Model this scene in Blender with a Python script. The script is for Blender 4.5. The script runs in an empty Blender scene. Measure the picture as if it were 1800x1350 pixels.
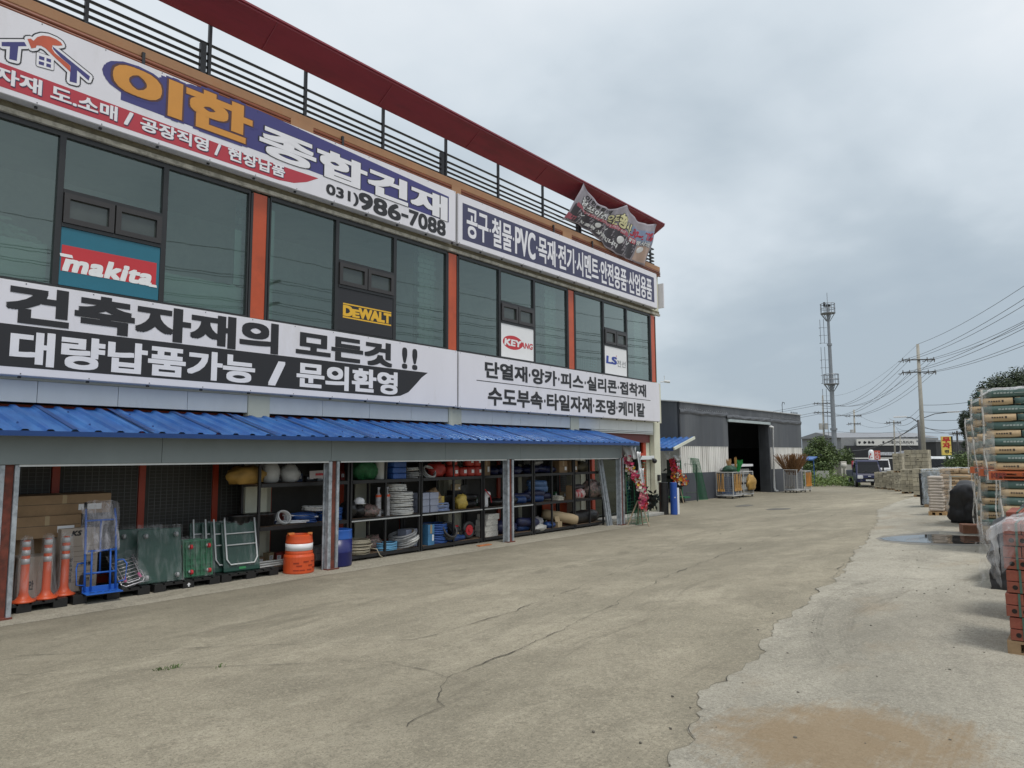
import bpy, bmesh, math, random
from mathutils import Vector, Matrix, noise
random.seed(7)
sc = bpy.context.scene
COL = sc.collection
rad = math.radians

# ------------------------------------------------------------------ camera
CAM = Vector((12.6, 0.0, 2.15))
AX = ((0.77469834, -0.06743271, -0.62872515), (0.63230953, 0.07442049, 0.77113309), (-0.00520956, -0.99494443, 0.10029177))
cam_d = bpy.data.cameras.new('camera'); cam = bpy.data.objects.new('camera', cam_d); COL.objects.link(cam)
cam_d.sensor_fit = 'HORIZONTAL'; cam_d.sensor_width = 36.0; cam_d.lens = 25.0
cam_d.clip_start = 0.05; cam_d.clip_end = 3000
cam.matrix_world = Matrix((
    (AX[0][0], -AX[0][1], -AX[0][2], CAM.x),
    (AX[1][0], -AX[1][1], -AX[1][2], CAM.y),
    (AX[2][0], -AX[2][1], -AX[2][2], CAM.z), (0, 0, 0, 1)))
sc.camera = cam

# ------------------------------------------------------------------ sky, sun, exposure
SUN_EL, SUN_AZ = rad(65), rad(62)          # azimuth from +Y towards +X
w = bpy.data.worlds.new('World'); sc.world = w; w.use_nodes = True
nt = w.node_tree; N = nt.nodes; L = nt.links
for n in list(N): N.remove(n)
def wn(t, **k):
    n = N.new(t)
    for a, b in k.items(): setattr(n, a, b)
    return n
out = wn('ShaderNodeOutputWorld'); bg = wn('ShaderNodeBackground'); bg.inputs[1].default_value = 0.1
L.new(bg.outputs[0], out.inputs[0])
sky = wn('ShaderNodeTexSky', sky_type='NISHITA', sun_disc=False)
sky.sun_elevation = SUN_EL; sky.sun_rotation = SUN_AZ; sky.air_density = 1.2; sky.dust_density = 3.0
tc = wn('ShaderNodeTexCoord'); sep = wn('ShaderNodeSeparateXYZ'); L.new(tc.outputs['Generated'], sep.inputs[0])
def wmath(op, a, b=None, c=None):
    n = wn('ShaderNodeMath', operation=op)
    for i, v in enumerate((a, b, c)):
        if v is None: continue
        if isinstance(v, (int, float)): n.inputs[i].default_value = v
        else: L.new(v, n.inputs[i])
    return n.outputs[0]
den = wmath('ADD', wmath('MAXIMUM', sep.outputs['Z'], 0.0), 0.32)
u = wmath('DIVIDE', sep.outputs['X'], den); v = wmath('DIVIDE', sep.outputs['Y'], den)
cmb = wn('ShaderNodeCombineXYZ'); L.new(u, cmb.inputs[0]); L.new(v, cmb.inputs[1])
def wnoise(scale, detail, rough, dist, off):
    m = wn('ShaderNodeMapping'); m.inputs['Location'].default_value = off
    L.new(cmb.outputs[0], m.inputs[0])
    t = wn('ShaderNodeTexNoise'); t.inputs['Scale'].default_value = scale; t.inputs['Detail'].default_value = detail
    t.inputs['Roughness'].default_value = rough; t.inputs['Distortion'].default_value = dist
    L.new(m.outputs[0], t.inputs['Vector']); return t.outputs[0]
n1 = wnoise(0.9, 5.0, 0.48, 0.2, (3.1, 1.7, 0)); n2 = wnoise(3.2, 6.0, 0.55, 0.2, (0.4, 7.7, 0))
cl = wmath('ADD', wmath('MULTIPLY', n1, 0.84), wmath('MULTIPLY', n2, 0.16))
# higher sky is lighter and the band low over the far hills is greyer
el = wn('ShaderNodeMapRange'); el.inputs[1].default_value = 0.02; el.inputs[2].default_value = 0.62
el.inputs[3].default_value = -0.10; el.inputs[4].default_value = 0.13; L.new(sep.outputs['Z'], el.inputs[0])
cl = wmath('ADD', cl, el.outputs[0])
ramp = wn('ShaderNodeValToRGB'); L.new(cl, ramp.inputs[0])
cr = ramp.color_ramp
cr.elements[0].position = 0.33; cr.elements[0].color = (3.5, 4.15, 4.75, 1)
cr.elements[1].position = 0.70; cr.elements[1].color = (8.0, 8.1, 8.2, 1)
e = cr.elements.new(0.42); e.color = (4.1, 4.75, 5.3, 1)
e = cr.elements.new(0.52); e.color = (5.5, 6.1, 6.6, 1)
e = cr.elements.new(0.62); e.color = (6.5, 6.95, 7.35, 1)
mixw = wn('ShaderNodeMixRGB'); mixw.inputs[0].default_value = 0.93
L.new(sky.outputs[0], mixw.inputs[1]); L.new(ramp.outputs[0], mixw.inputs[2])
L.new(mixw.outputs[0], bg.inputs[0])

sun_d = bpy.data.lights.new('sun', 'SUN'); sun_d.energy = 1.5; sun_d.angle = rad(15); sun_d.color = (1.0, 0.95, 0.88)
sun = bpy.data.objects.new('sun', sun_d); COL.objects.link(sun)
sd = Vector((math.sin(SUN_AZ) * math.cos(SUN_EL), math.cos(SUN_AZ) * math.cos(SUN_EL) * -0.55, math.sin(SUN_EL))).normalized()
sun.rotation_euler = sd.to_track_quat('Z', 'Y').to_euler()
sky.sun_elevation = math.asin(sd.z); sky.sun_rotation = math.atan2(sd.x, sd.y)
sc.view_settings.view_transform = 'Standard'; sc.view_settings.look = 'None'
sc.view_settings.exposure = 0.32; sc.view_settings.gamma = 1.0; sc.view_settings.use_curve_mapping = False
sc.render.engine = 'CYCLES'; sc.cycles.max_bounces = 7; sc.cycles.transparent_max_bounces = 24
sc.cycles.use_denoising = True

# ------------------------------------------------------------------ measuring helpers (real distances read off the site)
def ray(px, py):
    c = ((px - 900) / 1250.0, (py - 675) / 1250.0, 1.0)
    return Vector([AX[i][0] * c[0] + AX[i][1] * c[1] + AX[i][2] * c[2] for i in range(3)])
def sm(t):
    t = min(1.0, max(0.0, t)); return t * t * (3 - 2 * t)
def gz(x, y):
    """height of the yard: level along the shop, rising gently to the storage side, dropping to the road"""
    return 0.5 * sm((x - 1.2) / 10.0) - 0.5 * sm((y - 40) / 18.0)
def onx(px, py, X):
    r = ray(px, py); t = (X - CAM.x) / r.x; p = CAM + r * t; return p.y, p.z
def fy(px, X=0.6, py=880): return onx(px, py, X)[0]
def gp(px, py):
    r = ray(px, py); prev = 0.0; t = 0.5
    while t < 400:
        p = CAM + r * t
        if p.z < gz(p.x, p.y):
            a, b = prev, t
            for _ in range(30):
                m = (a + b) / 2; q = CAM + r * m
                if q.z < gz(q.x, q.y): b = m
                else: a = m
            q = CAM + r * b; return Vector((q.x, q.y, gz(q.x, q.y)))
        prev = t; t *= 1.01
    return CAM + r * 400
def far(px, py, d): return CAM + ray(px, py) * d

# ------------------------------------------------------------------ materials
MATS = {}
def mat(name, col, rough=0.6, metal=0.0, var=0.12, scale=3.0, bump=0.0, bscale=60.0, spec=0.5, stretch=(1, 1, 1), col2=None, c2pos=(0.45, 0.6), c2scale=1.5, coat=0.0, island=0.0):
    if name in MATS: return MATS[name]
    m = bpy.data.materials.new(name); m.use_nodes = True; MATS[name] = m
    t = m.node_tree; n = t.nodes; l = t.links
    b = n['Principled BSDF']
    b.inputs['Roughness'].default_value = rough; b.inputs['Metallic'].default_value = metal
    b.inputs['Specular IOR Level'].default_value = spec
    if coat: b.inputs['Coat Weight'].default_value = coat
    c = n.new('ShaderNodeTexCoord'); mp = n.new('ShaderNodeMapping'); mp.inputs['Scale'].default_value = stretch
    l.new(c.outputs['Object'], mp.inputs[0])
    nz = n.new('ShaderNodeTexNoise'); nz.inputs['Scale'].default_value = scale; nz.inputs['Detail'].default_value = 6; nz.inputs['Roughness'].default_value = 0.65
    l.new(mp.outputs[0], nz.inputs['Vector'])
    mr = n.new('ShaderNodeMapRange'); mr.inputs[1].default_value = 0.3; mr.inputs[2].default_value = 0.7
    mr.inputs[3].default_value = 1 - var; mr.inputs[4].default_value = 1 + var; l.new(nz.outputs[0], mr.inputs[0])
    base = n.new('ShaderNodeRGB'); base.outputs[0].default_value = (*col, 1); src = base.outputs[0]
    if col2:
        n2_ = n.new('ShaderNodeTexNoise'); n2_.inputs['Scale'].default_value = c2scale; n2_.inputs['Detail'].default_value = 8; n2_.inputs['Roughness'].default_value = 0.7
        l.new(mp.outputs[0], n2_.inputs['Vector'])
        r2 = n.new('ShaderNodeMapRange'); r2.inputs[1].default_value = c2pos[0]; r2.inputs[2].default_value = c2pos[1]; l.new(n2_.outputs[0], r2.inputs[0])
        mx0 = n.new('ShaderNodeMixRGB'); l.new(r2.outputs[0], mx0.inputs[0]); l.new(src, mx0.inputs[1]); mx0.inputs[2].default_value = (*col2, 1); src = mx0.outputs[0]
    if island:
        gi = n.new('ShaderNodeNewGeometry'); ri = n.new('ShaderNodeMapRange'); ri.inputs[3].default_value = 1 - island; ri.inputs[4].default_value = 1 + island; l.new(gi.outputs['Random Per Island'], ri.inputs[0])
        mi = n.new('ShaderNodeVectorMath'); mi.operation = 'SCALE'; l.new(src, mi.inputs[0]); l.new(ri.outputs[0], mi.inputs['Scale']); src = mi.outputs[0]
    mx = n.new('ShaderNodeVectorMath'); mx.operation = 'SCALE'
    l.new(src, mx.inputs[0]); l.new(mr.outputs[0], mx.inputs['Scale']); l.new(mx.outputs[0], b.inputs['Base Color'])
    if bump:
        nb = n.new('ShaderNodeTexNoise'); nb.inputs['Scale'].default_value = bscale; nb.inputs['Detail'].default_value = 5
        l.new(mp.outputs[0], nb.inputs['Vector'])
        bp = n.new('ShaderNodeBump'); bp.inputs['Strength'].default_value = bump; bp.inputs['Distance'].default_value = 0.02
        l.new(nb.outputs[0], bp.inputs['Height']); l.new(bp.outputs[0], b.inputs['Normal'])
    return m
def glass_mat(name, tint, refl=1.0, rough=0.01, body=None, bodyfac=0.0):
    m = bpy.data.materials.new(name); m.use_nodes = True; MATS[name] = m
    n = m.node_tree.nodes; l = m.node_tree.links; n.clear()
    o = n.new('ShaderNodeOutputMaterial'); tr = n.new('ShaderNodeBsdfTransparent'); tr.inputs[0].default_value = (*tint, 1)
    gl = n.new('ShaderNodeBsdfGlossy'); gl.inputs['Roughness'].default_value = rough; gl.inputs[0].default_value = (.85, .97, .93, 1)
    fr = n.new('ShaderNodeFresnel'); fr.inputs[0].default_value = 1.5
    mu = n.new('ShaderNodeMath'); mu.operation = 'MULTIPLY'; mu.inputs[1].default_value = refl; mu.use_clamp = True; l.new(fr.outputs[0], mu.inputs[0])
    first = tr.outputs[0]
    cg = n.new('ShaderNodeTexCoord'); ng = n.new('ShaderNodeTexNoise'); ng.inputs['Scale'].default_value = 1.3; l.new(cg.outputs['Object'], ng.inputs['Vector']); bg_ = n.new('ShaderNodeBump'); bg_.inputs['Strength'].default_value = .045; bg_.inputs['Distance'].default_value = .02; l.new(ng.outputs[0], bg_.inputs['Height']); l.new(bg_.outputs[0], gl.inputs['Normal'])
    if body:
        df = n.new('ShaderNodeBsdfDiffuse'); df.inputs[0].default_value = (*body, 1)
        m0 = n.new('ShaderNodeMixShader'); m0.inputs[0].default_value = bodyfac; l.new(tr.outputs[0], m0.inputs[1]); l.new(df.outputs[0], m0.inputs[2]); first = m0.outputs[0]
    mx = n.new('ShaderNodeMixShader'); l.new(mu.outputs[0], mx.inputs[0]); l.new(first, mx.inputs[1]); l.new(gl.outputs[0], mx.inputs[2]); l.new(mx.outputs[0], o.inputs[0])
    return m
def film_mat(name, opacity=0.35, col=(.75, .76, .78)):
    m = bpy.data.materials.new(name); m.use_nodes = True; MATS[name] = m
    n = m.node_tree.nodes; l = m.node_tree.links; n.clear()
    o = n.new('ShaderNodeOutputMaterial'); tr = n.new('ShaderNodeBsdfTransparent')
    b = n.new('ShaderNodeBsdfPrincipled'); b.inputs['Base Color'].default_value = (*col, 1); b.inputs['Roughness'].default_value = 0.13
    c = n.new('ShaderNodeTexCoord'); nz = n.new('ShaderNodeTexNoise'); nz.inputs['Scale'].default_value = 7; nz.inputs['Detail'].default_value = 5; nz.inputs['Distortion'].default_value = .6
    mp = n.new('ShaderNodeMapping'); mp.inputs['Scale'].default_value = (1, 1.5, .38); mp.inputs['Rotation'].default_value = (.5, 0, 0); l.new(c.outputs['Object'], mp.inputs[0]); l.new(mp.outputs[0], nz.inputs['Vector'])
    r = n.new('ShaderNodeMapRange'); r.inputs[1].default_value = .47; r.inputs[2].default_value = .74; r.inputs[3].default_value = opacity * .38; r.inputs[4].default_value = min(1, opacity * 2.2); l.new(nz.outputs[0], r.inputs[0])
    bp = n.new('ShaderNodeBump'); bp.inputs['Strength'].default_value = .8; bp.inputs['Distance'].default_value = .03; l.new(nz.outputs[0], bp.inputs['Height']); l.new(bp.outputs[0], b.inputs['Normal'])
    mx = n.new('ShaderNodeMixShader'); l.new(r.outputs[0], mx.inputs[0]); l.new(tr.outputs[0], mx.inputs[1]); l.new(b.outputs[0], mx.inputs[2]); l.new(mx.outputs[0], o.inputs[0])
    return m

# ------------------------------------------------------------------ mesh helpers
ABS = {}
class M:
    def __init__(s): s.v = []; s.f = []; s.m = []; s.k = 0
    def add(s, vs, fs):
        o = len(s.v); s.v += [tuple(p) for p in vs]
        for f in fs: s.f.append([i + o for i in f]); s.m.append(s.k)
        return s
    def box(s, x0, y0, z0, x1, y1, z1):
        return s.add([(x0, y0, z0), (x1, y0, z0), (x1, y1, z0), (x0, y1, z0), (x0, y0, z1), (x1, y0, z1), (x1, y1, z1), (x0, y1, z1)],
              [(0, 3, 2, 1), (4, 5, 6, 7), (0, 1, 5, 4), (1, 2, 6, 5), (2, 3, 7, 6), (3, 0, 4, 7)])
    def obox(s, c, h, rot=None):
        R_ = rot if rot is not None else Matrix.Identity(3); c = Vector(c); P = []
        for z in (-1, 1):
            for x, y in ((-1, -1), (1, -1), (1, 1), (-1, 1)): P.append(c + R_ @ Vector((x * h[0], y * h[1], z * h[2])))
        return s.add(P, [(0, 3, 2, 1), (4, 5, 6, 7), (0, 1, 5, 4), (1, 2, 6, 5), (2, 3, 7, 6), (3, 0, 4, 7)])
    def cyl(s, a, b, r0, r1=None, n=10, caps=True):
        r1 = r0 if r1 is None else r1; a = Vector(a); b = Vector(b); d = (b - a).normalized()
        q = d.to_track_quat('Z', 'Y'); A = []
        for p, r in ((a, r0), (b, r1)):
            for i in range(n): t = 2 * math.pi * i / n; A.append(p + q @ Vector((math.cos(t) * r, math.sin(t) * r, 0)))
        F = [(i, (i + 1) % n, n + (i + 1) % n, n + i) for i in range(n)]
        if caps: F += [tuple(range(n - 1, -1, -1)), tuple(range(n, 2 * n))]
        return s.add(A, F)
    def tube(s, pts, r, n=6, closed=False):
        pts = [Vector(p) for p in pts]; A = []; k = len(pts); up = Vector((0, 0, 1))
        for i, p in enumerate(pts):
            a = pts[(i - 1) % k] if (closed or i) else p; b = pts[(i + 1) % k] if (closed or i < k - 1) else p
            d = (b - a).normalized(); x = d.cross(up)
            if x.length < 1e-3: x = d.cross(Vector((1, 0, 0)))
            x.normalize(); y = x.cross(d).normalized()
            rr = r[i] if isinstance(r, (list, tuple)) else r
            for j in range(n): t = 2 * math.pi * j / n; A.append(p + x * math.cos(t) * rr + y * math.sin(t) * rr)
        F = []
        for i in range(k if closed else k - 1):
            for j in range(n):
                F.append((i * n + j, i * n + (j + 1) % n, ((i + 1) % k) * n + (j + 1) % n, ((i + 1) % k) * n + j))
        if not closed: F += [tuple(range(n - 1, -1, -1)), tuple(range((k - 1) * n, k * n))]
        return s.add(A, F)
    def lathe(s, c, prof, n=20):
        c = Vector(c); A = []; k = len(prof)
        for r, z in prof:
            for i in range(n): t = 2 * math.pi * i / n; A.append(c + Vector((math.cos(t) * r, math.sin(t) * r, z)))
        F = [(i * n + j, i * n + (j + 1) % n, (i + 1) * n + (j + 1) % n, (i + 1) * n + j) for i in range(k - 1) for j in range(n)]
        F += [tuple(range(n - 1, -1, -1)), tuple(range((k - 1) * n, k * n))]
        return s.add(A, F)
    def prism(s, pts, vec):
        pts = [Vector(p) for p in pts]; n = len(pts); vec = Vector(vec)
        return s.add(pts + [p + vec for p in pts], [tuple(range(n)), tuple(range(2 * n - 1, n - 1, -1))] + [(i, n + i, n + (i + 1) % n, (i + 1) % n) for i in range(n)])
    def blob(s, c, r, amp=0.12, fq=2.0, nu=14, nv=9, flat=None, rot=None, seed=0):
        c = Vector(c); A = []
        for j in range(nv + 1):
            ph = -math.pi / 2 + math.pi * j / nv
            for i in range(nu):
                th = 2 * math.pi * i / nu; d = Vector((math.cos(ph) * math.cos(th), math.cos(ph) * math.sin(th), math.sin(ph)))
                k = 1 + amp * noise.noise(d * fq + Vector((seed * 3.1, seed * 1.7, seed)))
                q = Vector((d.x * r[0] * k, d.y * r[1] * k, d.z * r[2] * k))
                if flat is not None and q.z < -flat: q.z = -flat
                if rot is not None: q = rot @ q
                A.append(c + q)
        F = [(j * nu + i, j * nu + (i + 1) % nu, (j + 1) * nu + (i + 1) % nu, (j + 1) * nu + i) for j in range(nv) for i in range(nu)]
        return s.add(A, F)
    def quad(s, a, b, c, d): return s.add([a, b, c, d], [(0, 1, 2, 3)])
    def grid(s, fn, nu, nv):
        A = [fn(i / nu, j / nv) for j in range(nv + 1) for i in range(nu + 1)]
        return s.add(A, [(j * (nu + 1) + i, j * (nu + 1) + i + 1, (j + 1) * (nu + 1) + i + 1, (j + 1) * (nu + 1) + i) for j in range(nv) for i in range(nu)])
    def build(s, name, mats, parent=None, smooth=False, bevel=0.0, thick=0.0, origin=None):
        me = bpy.data.meshes.new(name)
        off = Vector(ABS.get(parent.name, (0, 0, 0))) if parent else Vector(origin or (0, 0, 0))
        me.from_pydata([(p[0] - off.x, p[1] - off.y, p[2] - off.z) for p in s.v], [], s.f)
        if not isinstance(mats, (list, tuple)): mats = [mats]
        for m in mats: me.materials.append(m)
        if len(mats) > 1: me.polygons.foreach_set('material_index', s.m)
        if smooth: me.polygons.foreach_set('use_smooth', [True] * len(me.polygons))
        me.update()
        o = bpy.data.objects.new(name, me); COL.objects.link(o)
        if parent: o.parent = parent; ABS[o.name] = tuple(off)
        else: o.location = off; ABS[o.name] = tuple(off)
        if thick:
            md = o.modifiers.new('solid', 'SOLIDIFY'); md.thickness = thick; md.offset = 0
        if bevel:
            md = o.modifiers.new('bevel', 'BEVEL'); md.width = bevel; md.segments = 2; md.limit_method = 'ANGLE'
        return o
def thing(name, label, cat, loc=(0, 0, 0), group=None):
    o = bpy.data.objects.new(name, None); COL.objects.link(o); o.empty_display_size = 0.1
    o.location = loc; ABS[o.name] = tuple(loc)
    return tag(o, label, cat, group)
def tag(o, label, cat, group=None):
    o['label'] = label; o['category'] = cat
    if group: o['group'] = group
    return o
def structure(o): o['kind'] = 'structure'; return o
def dup(root, loc, rotz=None, label=None, group=None):
    r = root.copy(); COL.objects.link(r); r.location = loc
    if rotz is not None: r.rotation_euler = (0, 0, rotz)
    if label: r['label'] = label
    if group: r['group'] = group
    ABS[r.name] = tuple(loc)
    for ch in list(root.children):
        c = ch.copy(); COL.objects.link(c); c.parent = r
        for g_ in list(ch.children):
            d = g_.copy(); COL.objects.link(d); d.parent = c
    return r
def rotz(a): return Matrix.Rotation(a, 3, 'Z')

_glyph = {}
def glyphs(s, spacing=1.0):
    if (s, spacing) in _glyph: return _glyph[(s, spacing)]
    c = bpy.data.curves.new('lettering_outline', 'FONT'); c.body = s; c.size = 1; c.space_character = spacing; c.fill_mode = 'FRONT'; c.resolution_u = 4
    o = bpy.data.objects.new('lettering_outline', c); COL.objects.link(o)
    bpy.context.view_layer.update()
    me = bpy.data.meshes.new_from_object(o.evaluated_get(bpy.context.evaluated_depsgraph_get()))
    vs = [(p.co.x, p.co.y) for p in me.vertices]; fs = [tuple(f.vertices) for f in me.polygons]
    bpy.data.objects.remove(o); bpy.data.curves.remove(c); bpy.data.meshes.remove(me)
    x0 = min(p[0] for p in vs); x1 = max(p[0] for p in vs); y0 = min(p[1] for p in vs); y1 = max(p[1] for p in vs)
    _glyph[(s, spacing)] = ([((p[0] - x0), (p[1] - y0)) for p in vs], fs, x1 - x0, y1 - y0)
    return _glyph[(s, spacing)]
def letters(mb, s, fn, W, H, bold=0.03, shear=0.0, spacing=1.0, copies=None, boldy=None):
    """lay the writing s into the rectangle W x H; fn(u, v, k) turns metres along and up it into a point, k = 0..1 a hair's lift"""
    vs, fs, w_, h_ = glyphs(s, spacing)
    sx, sy = W / w_, H / h_
    n = copies or (1 if bold <= 0 else 12)
    sq = ((1, 1), (-1, -1), (1, -1), (-1, 1), (1, 0), (-1, 0), (0, 1), (0, -1)); n = 8 if (n > 1 and bold < .1 and copies is None) else n
    for k in range(n):
        a = 2 * math.pi * k / n
        dx, dy = sq[k] if n == 8 and bold < .1 else (math.cos(a), math.sin(a))
        rx = dx * bold if n > 1 else 0; ry = dy * (bold if boldy is None else boldy) if n > 1 else 0
        mb.add([fn((p[0] + rx) * sx + shear * p[1] * sy, (p[1] + ry) * sy, k / max(1, n)) for p in vs], fs)
def facade_text(mb, s, y0, y1, z0, z1, X, bold=0.03, shear=0.0, slope=0.0, spacing=1.0, copies=None, boldy=None):
    letters(mb, s, lambda u, v, k: (X + 0.0022 * k, y0 + u, z0 + v + slope * u), y1 - y0, z1 - z0, bold, shear, spacing, copies, boldy)
ORD = ['first', 'second', 'third', 'fourth', 'fifth', 'sixth', 'seventh', 'eighth', 'ninth', 'tenth', 'eleventh', 'twelfth', 'thirteenth', 'fourteenth']

# ================================================================== GROUND
def concrete(name, c1, c2, c3, sand=False, rough=.9, shed=False):
    m = bpy.data.materials.new(name); m.use_nodes = True; t = m.node_tree; n = t.nodes; l = t.links; b = n['Principled BSDF']
    b.inputs['Roughness'].default_value = rough; b.inputs['Specular IOR Level'].default_value = .25
    c = n.new('ShaderNodeTexCoord')
    def nz(s, d=6, r=.65, dist=0, st=(1, 1, 1), loc=(0, 0, 0)):
        mp = n.new('ShaderNodeMapping'); mp.inputs['Scale'].default_value = st; mp.inputs['Location'].default_value = loc; l.new(c.outputs['Object'], mp.inputs[0])
        q = n.new('ShaderNodeTexNoise'); q.inputs['Scale'].default_value = s; q.inputs['Detail'].default_value = d; q.inputs['Roughness'].default_value = r; q.inputs['Distortion'].default_value = dist
        l.new(mp.outputs[0], q.inputs['Vector']); return q.outputs[0]
    def rng(s, a, b_, x, y):
        q = n.new('ShaderNodeMapRange'); q.inputs[1].default_value = a; q.inputs[2].default_value = b_; q.inputs[3].default_value = x; q.inputs[4].default_value = y; l.new(s, q.inputs[0]); return q.outputs[0]
    def mix(f, a, col, mode='MIX'):
        q = n.new('ShaderNodeMixRGB'); q.blend_type = mode
        if isinstance(f, float): q.inputs[0].default_value = f
        else: l.new(f, q.inputs[0])
        if isinstance(a, tuple): q.inputs[1].default_value = (*a, 1)
        else: l.new(a, q.inputs[1])
        if isinstance(col, tuple): q.inputs[2].default_value = (*col, 1)
        else: l.new(col, q.inputs[2])
        return q.outputs[0]
    x = mix(rng(nz(.22, 5), .38, .64, 0, 1), c1, c2)
    x = mix(rng(nz(1.1, 7, .7, .4, (1, .55, 1)), .47, .62, 0, .8), x, c3)
    x = mix(rng(nz(.5, 8, .75, .8, (1, .4, 1), (7, 3, 0)), .50, .66, 0, .62), x, tuple(v * .62 for v in c2))
    x = mix(rng(nz(3.3, 8, .8, .3), .50, .66, 0, .65), x, tuple(v * .58 for v in c1))
    # worn aggregate: pale and dark grains
    x = mix(rng(nz(38, 4, .8), .50, .64, 0, .5), x, tuple(min(1, v * 1.5) for v in c1))
    x = mix(rng(nz(27, 5, .85, 0, (1, 1, 1), (3, 9, 0)), .52, .64, 0, .62), x, tuple(v * .45 for v in c1))
    x = mix(rng(nz(85, 2, .8), .54, .64, 0, .55), x, tuple(v * .34 for v in c2))
    x = mix(rng(nz(.16, 6, .7, .6, (1, .5, 1), (2, 8, 0)), .48, .62, 0, .38), x, tuple(v * .55 for v in c2))
    x = mix(rng(nz(.7, 9, .8, 1.2, (1, .35, 1), (12, 5, 0)), .56, .64, 0, .5), x, (.16, .145, .11))
    vo = n.new('ShaderNodeTexVoronoi'); vo.inputs['Scale'].default_value = 9; l.new(c.outputs['Object'], vo.inputs['Vector'])
    x = mix(rng(vo.outputs['Distance'], .03, .06, .75, 0), x, (.06, .055, .05))
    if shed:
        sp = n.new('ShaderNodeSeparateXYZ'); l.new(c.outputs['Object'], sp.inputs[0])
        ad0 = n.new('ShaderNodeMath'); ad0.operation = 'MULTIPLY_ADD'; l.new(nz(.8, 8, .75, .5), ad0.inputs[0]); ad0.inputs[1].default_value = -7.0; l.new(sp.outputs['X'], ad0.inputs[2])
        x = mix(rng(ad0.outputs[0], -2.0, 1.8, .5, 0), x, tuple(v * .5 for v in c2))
    if sand:
        sp = n.new('ShaderNodeSeparateXYZ'); l.new(c.outputs['Object'], sp.inputs[0])
        def mth(op, a, b_=None):
            q = n.new('ShaderNodeMath'); q.operation = op
            for i, v_ in enumerate((a, b_)):
                if v_ is None: continue
                if isinstance(v_, (int, float)): q.inputs[i].default_value = v_
                else: l.new(v_, q.inputs[i])
            return q.outputs[0]
        # a drift of washed sand lying across the slab near (11.45, 4.55)
        dx = mth('SUBTRACT', sp.outputs['X'], 11.38); dy = mth('SUBTRACT', sp.outputs['Y'], 4.55)
        ca, sa = math.cos(rad(-38)), math.sin(rad(-38))
        uu = mth('ADD', mth('MULTIPLY', dx, ca), mth('MULTIPLY', dy, sa)); vv = mth('SUBTRACT', mth('MULTIPLY', dy, ca), mth('MULTIPLY', dx, sa))
        d2 = mth('ADD', mth('POWER', mth('ABSOLUTE', mth('DIVIDE', uu, .55)), 2.0), mth('POWER', mth('ABSOLUTE', mth('DIVIDE', vv, .78)), 2.0))
        d2 = mth('ADD', d2, mth('MULTIPLY', mth('SUBTRACT', nz(2.2, 8, .75, .6), .5), 3.4))
        d2 = mth('ADD', d2, mth('MULTIPLY', mth('SUBTRACT', nz(26, 4, .75, 0, (1, .10, 1)), .5), 1.8))
        x = mix(rng(d2, .35, 1.5, .72, 0), x, (.28, .195, .105))
        x = mix(rng(nz(.8, 6, .7, .2, (1, .5, 1), (4, 4, 0)), .56, .7, 0, .35), x, (.33, .25, .16))
    l.new(x, b.inputs['Base Color'])
    bp = n.new('ShaderNodeBump'); bp.inputs['Strength'].default_value = .8; bp.inputs['Distance'].default_value = .018
    ad = n.new('ShaderNodeMath'); ad.operation = 'ADD'; l.new(nz(35, 6, .8), ad.inputs[0]); l.new(nz(6, 4, .6), ad.inputs[1])
    l.new(ad.outputs[0], bp.inputs['Height']); l.new(bp.outputs[0], b.inputs['Normal'])
    return m
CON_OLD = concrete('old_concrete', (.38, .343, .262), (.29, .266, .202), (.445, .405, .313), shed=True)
CON_NEW = concrete('newer_concrete', (.445, .42, .352), (.375, .353, .29), (.505, .477, .397), sand=True)
CON_CURB = concrete('curb_concrete', (.36, .335, .27), (.31, .29, .235), (.40, .37, .30))
def axis(parts):
    o = []
    for a, b, st in parts:
        x = a
        while x < b - 1e-6: o.append(x); x += st
    o.append(parts[-1][1]); return o
gxs = axis([(-900, -100, 100), (-100, -10, 10), (-10, 22, .5), (22, 60, 6), (60, 900, 105)])
gys = axis([(-300, -20, 35), (-20, 65, .8), (65, 140, 8), (140, 1500, 136)])
def ground_sheet(name, xs, ys, lift, m):
    b = M(); nx = len(xs)
    b.v = [(x, y, gz(x, y) + lift) for y in ys for x in xs]
    b.f = [(j * nx + i, j * nx + i + 1, (j + 1) * nx + i + 1, (j + 1) * nx + i) for j in range(len(ys) - 1) for i in range(nx - 1)]
    b.m = [0] * len(b.f)
    return structure(b.build(name, m, smooth=True))
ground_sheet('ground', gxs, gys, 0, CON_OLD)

# the newer pour on the storage side, its ragged edge read along the yard
edge_px = [(1170, 1349), (1183, 1322), (1210, 1312), (1193, 1288), (1228, 1262), (1232, 1215), (1268, 1198), (1290, 1183), (1322, 1160), (1343, 1135), (1365, 1105), (1392, 1083), (1402, 1068), (1420, 1050),
           (1452, 1030), (1470, 1018), (1492, 985), (1500, 972), (1522, 950), (1530, 935), (1545, 915), (1540, 897), (1570, 885), (1590, 878), (1612, 872), (1600, 868), (1580, 862), (1560, 858)]
edge = [gp(*p) for p in edge_px]
edge = [Vector((10.4, -1.0, 0)), Vector((10.75, 1.2, 0)), Vector((10.5, 2.6, 0))] + [e for e in edge if e.y > 3.4]
def jag(pts, amp, step):
    o = []
    for a, b in zip(pts, pts[1:]):
        n_ = max(1, int((b - a).length / step))
        for i in range(n_):
            p = a.lerp(b, i / n_); k = noise.noise(Vector((p.x * 3, p.y * 3, .3))) * amp + noise.noise(Vector((p.x * 11, p.y * 11, .7))) * amp * .5
            o.append(Vector((p.x + k, p.y + k * .5, 0)))
    o.append(pts[-1]); return o
edge_j = jag(edge, .09, .07)
edge_j.sort(key=lambda p: p.y)
b = M(); cols = 14
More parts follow.
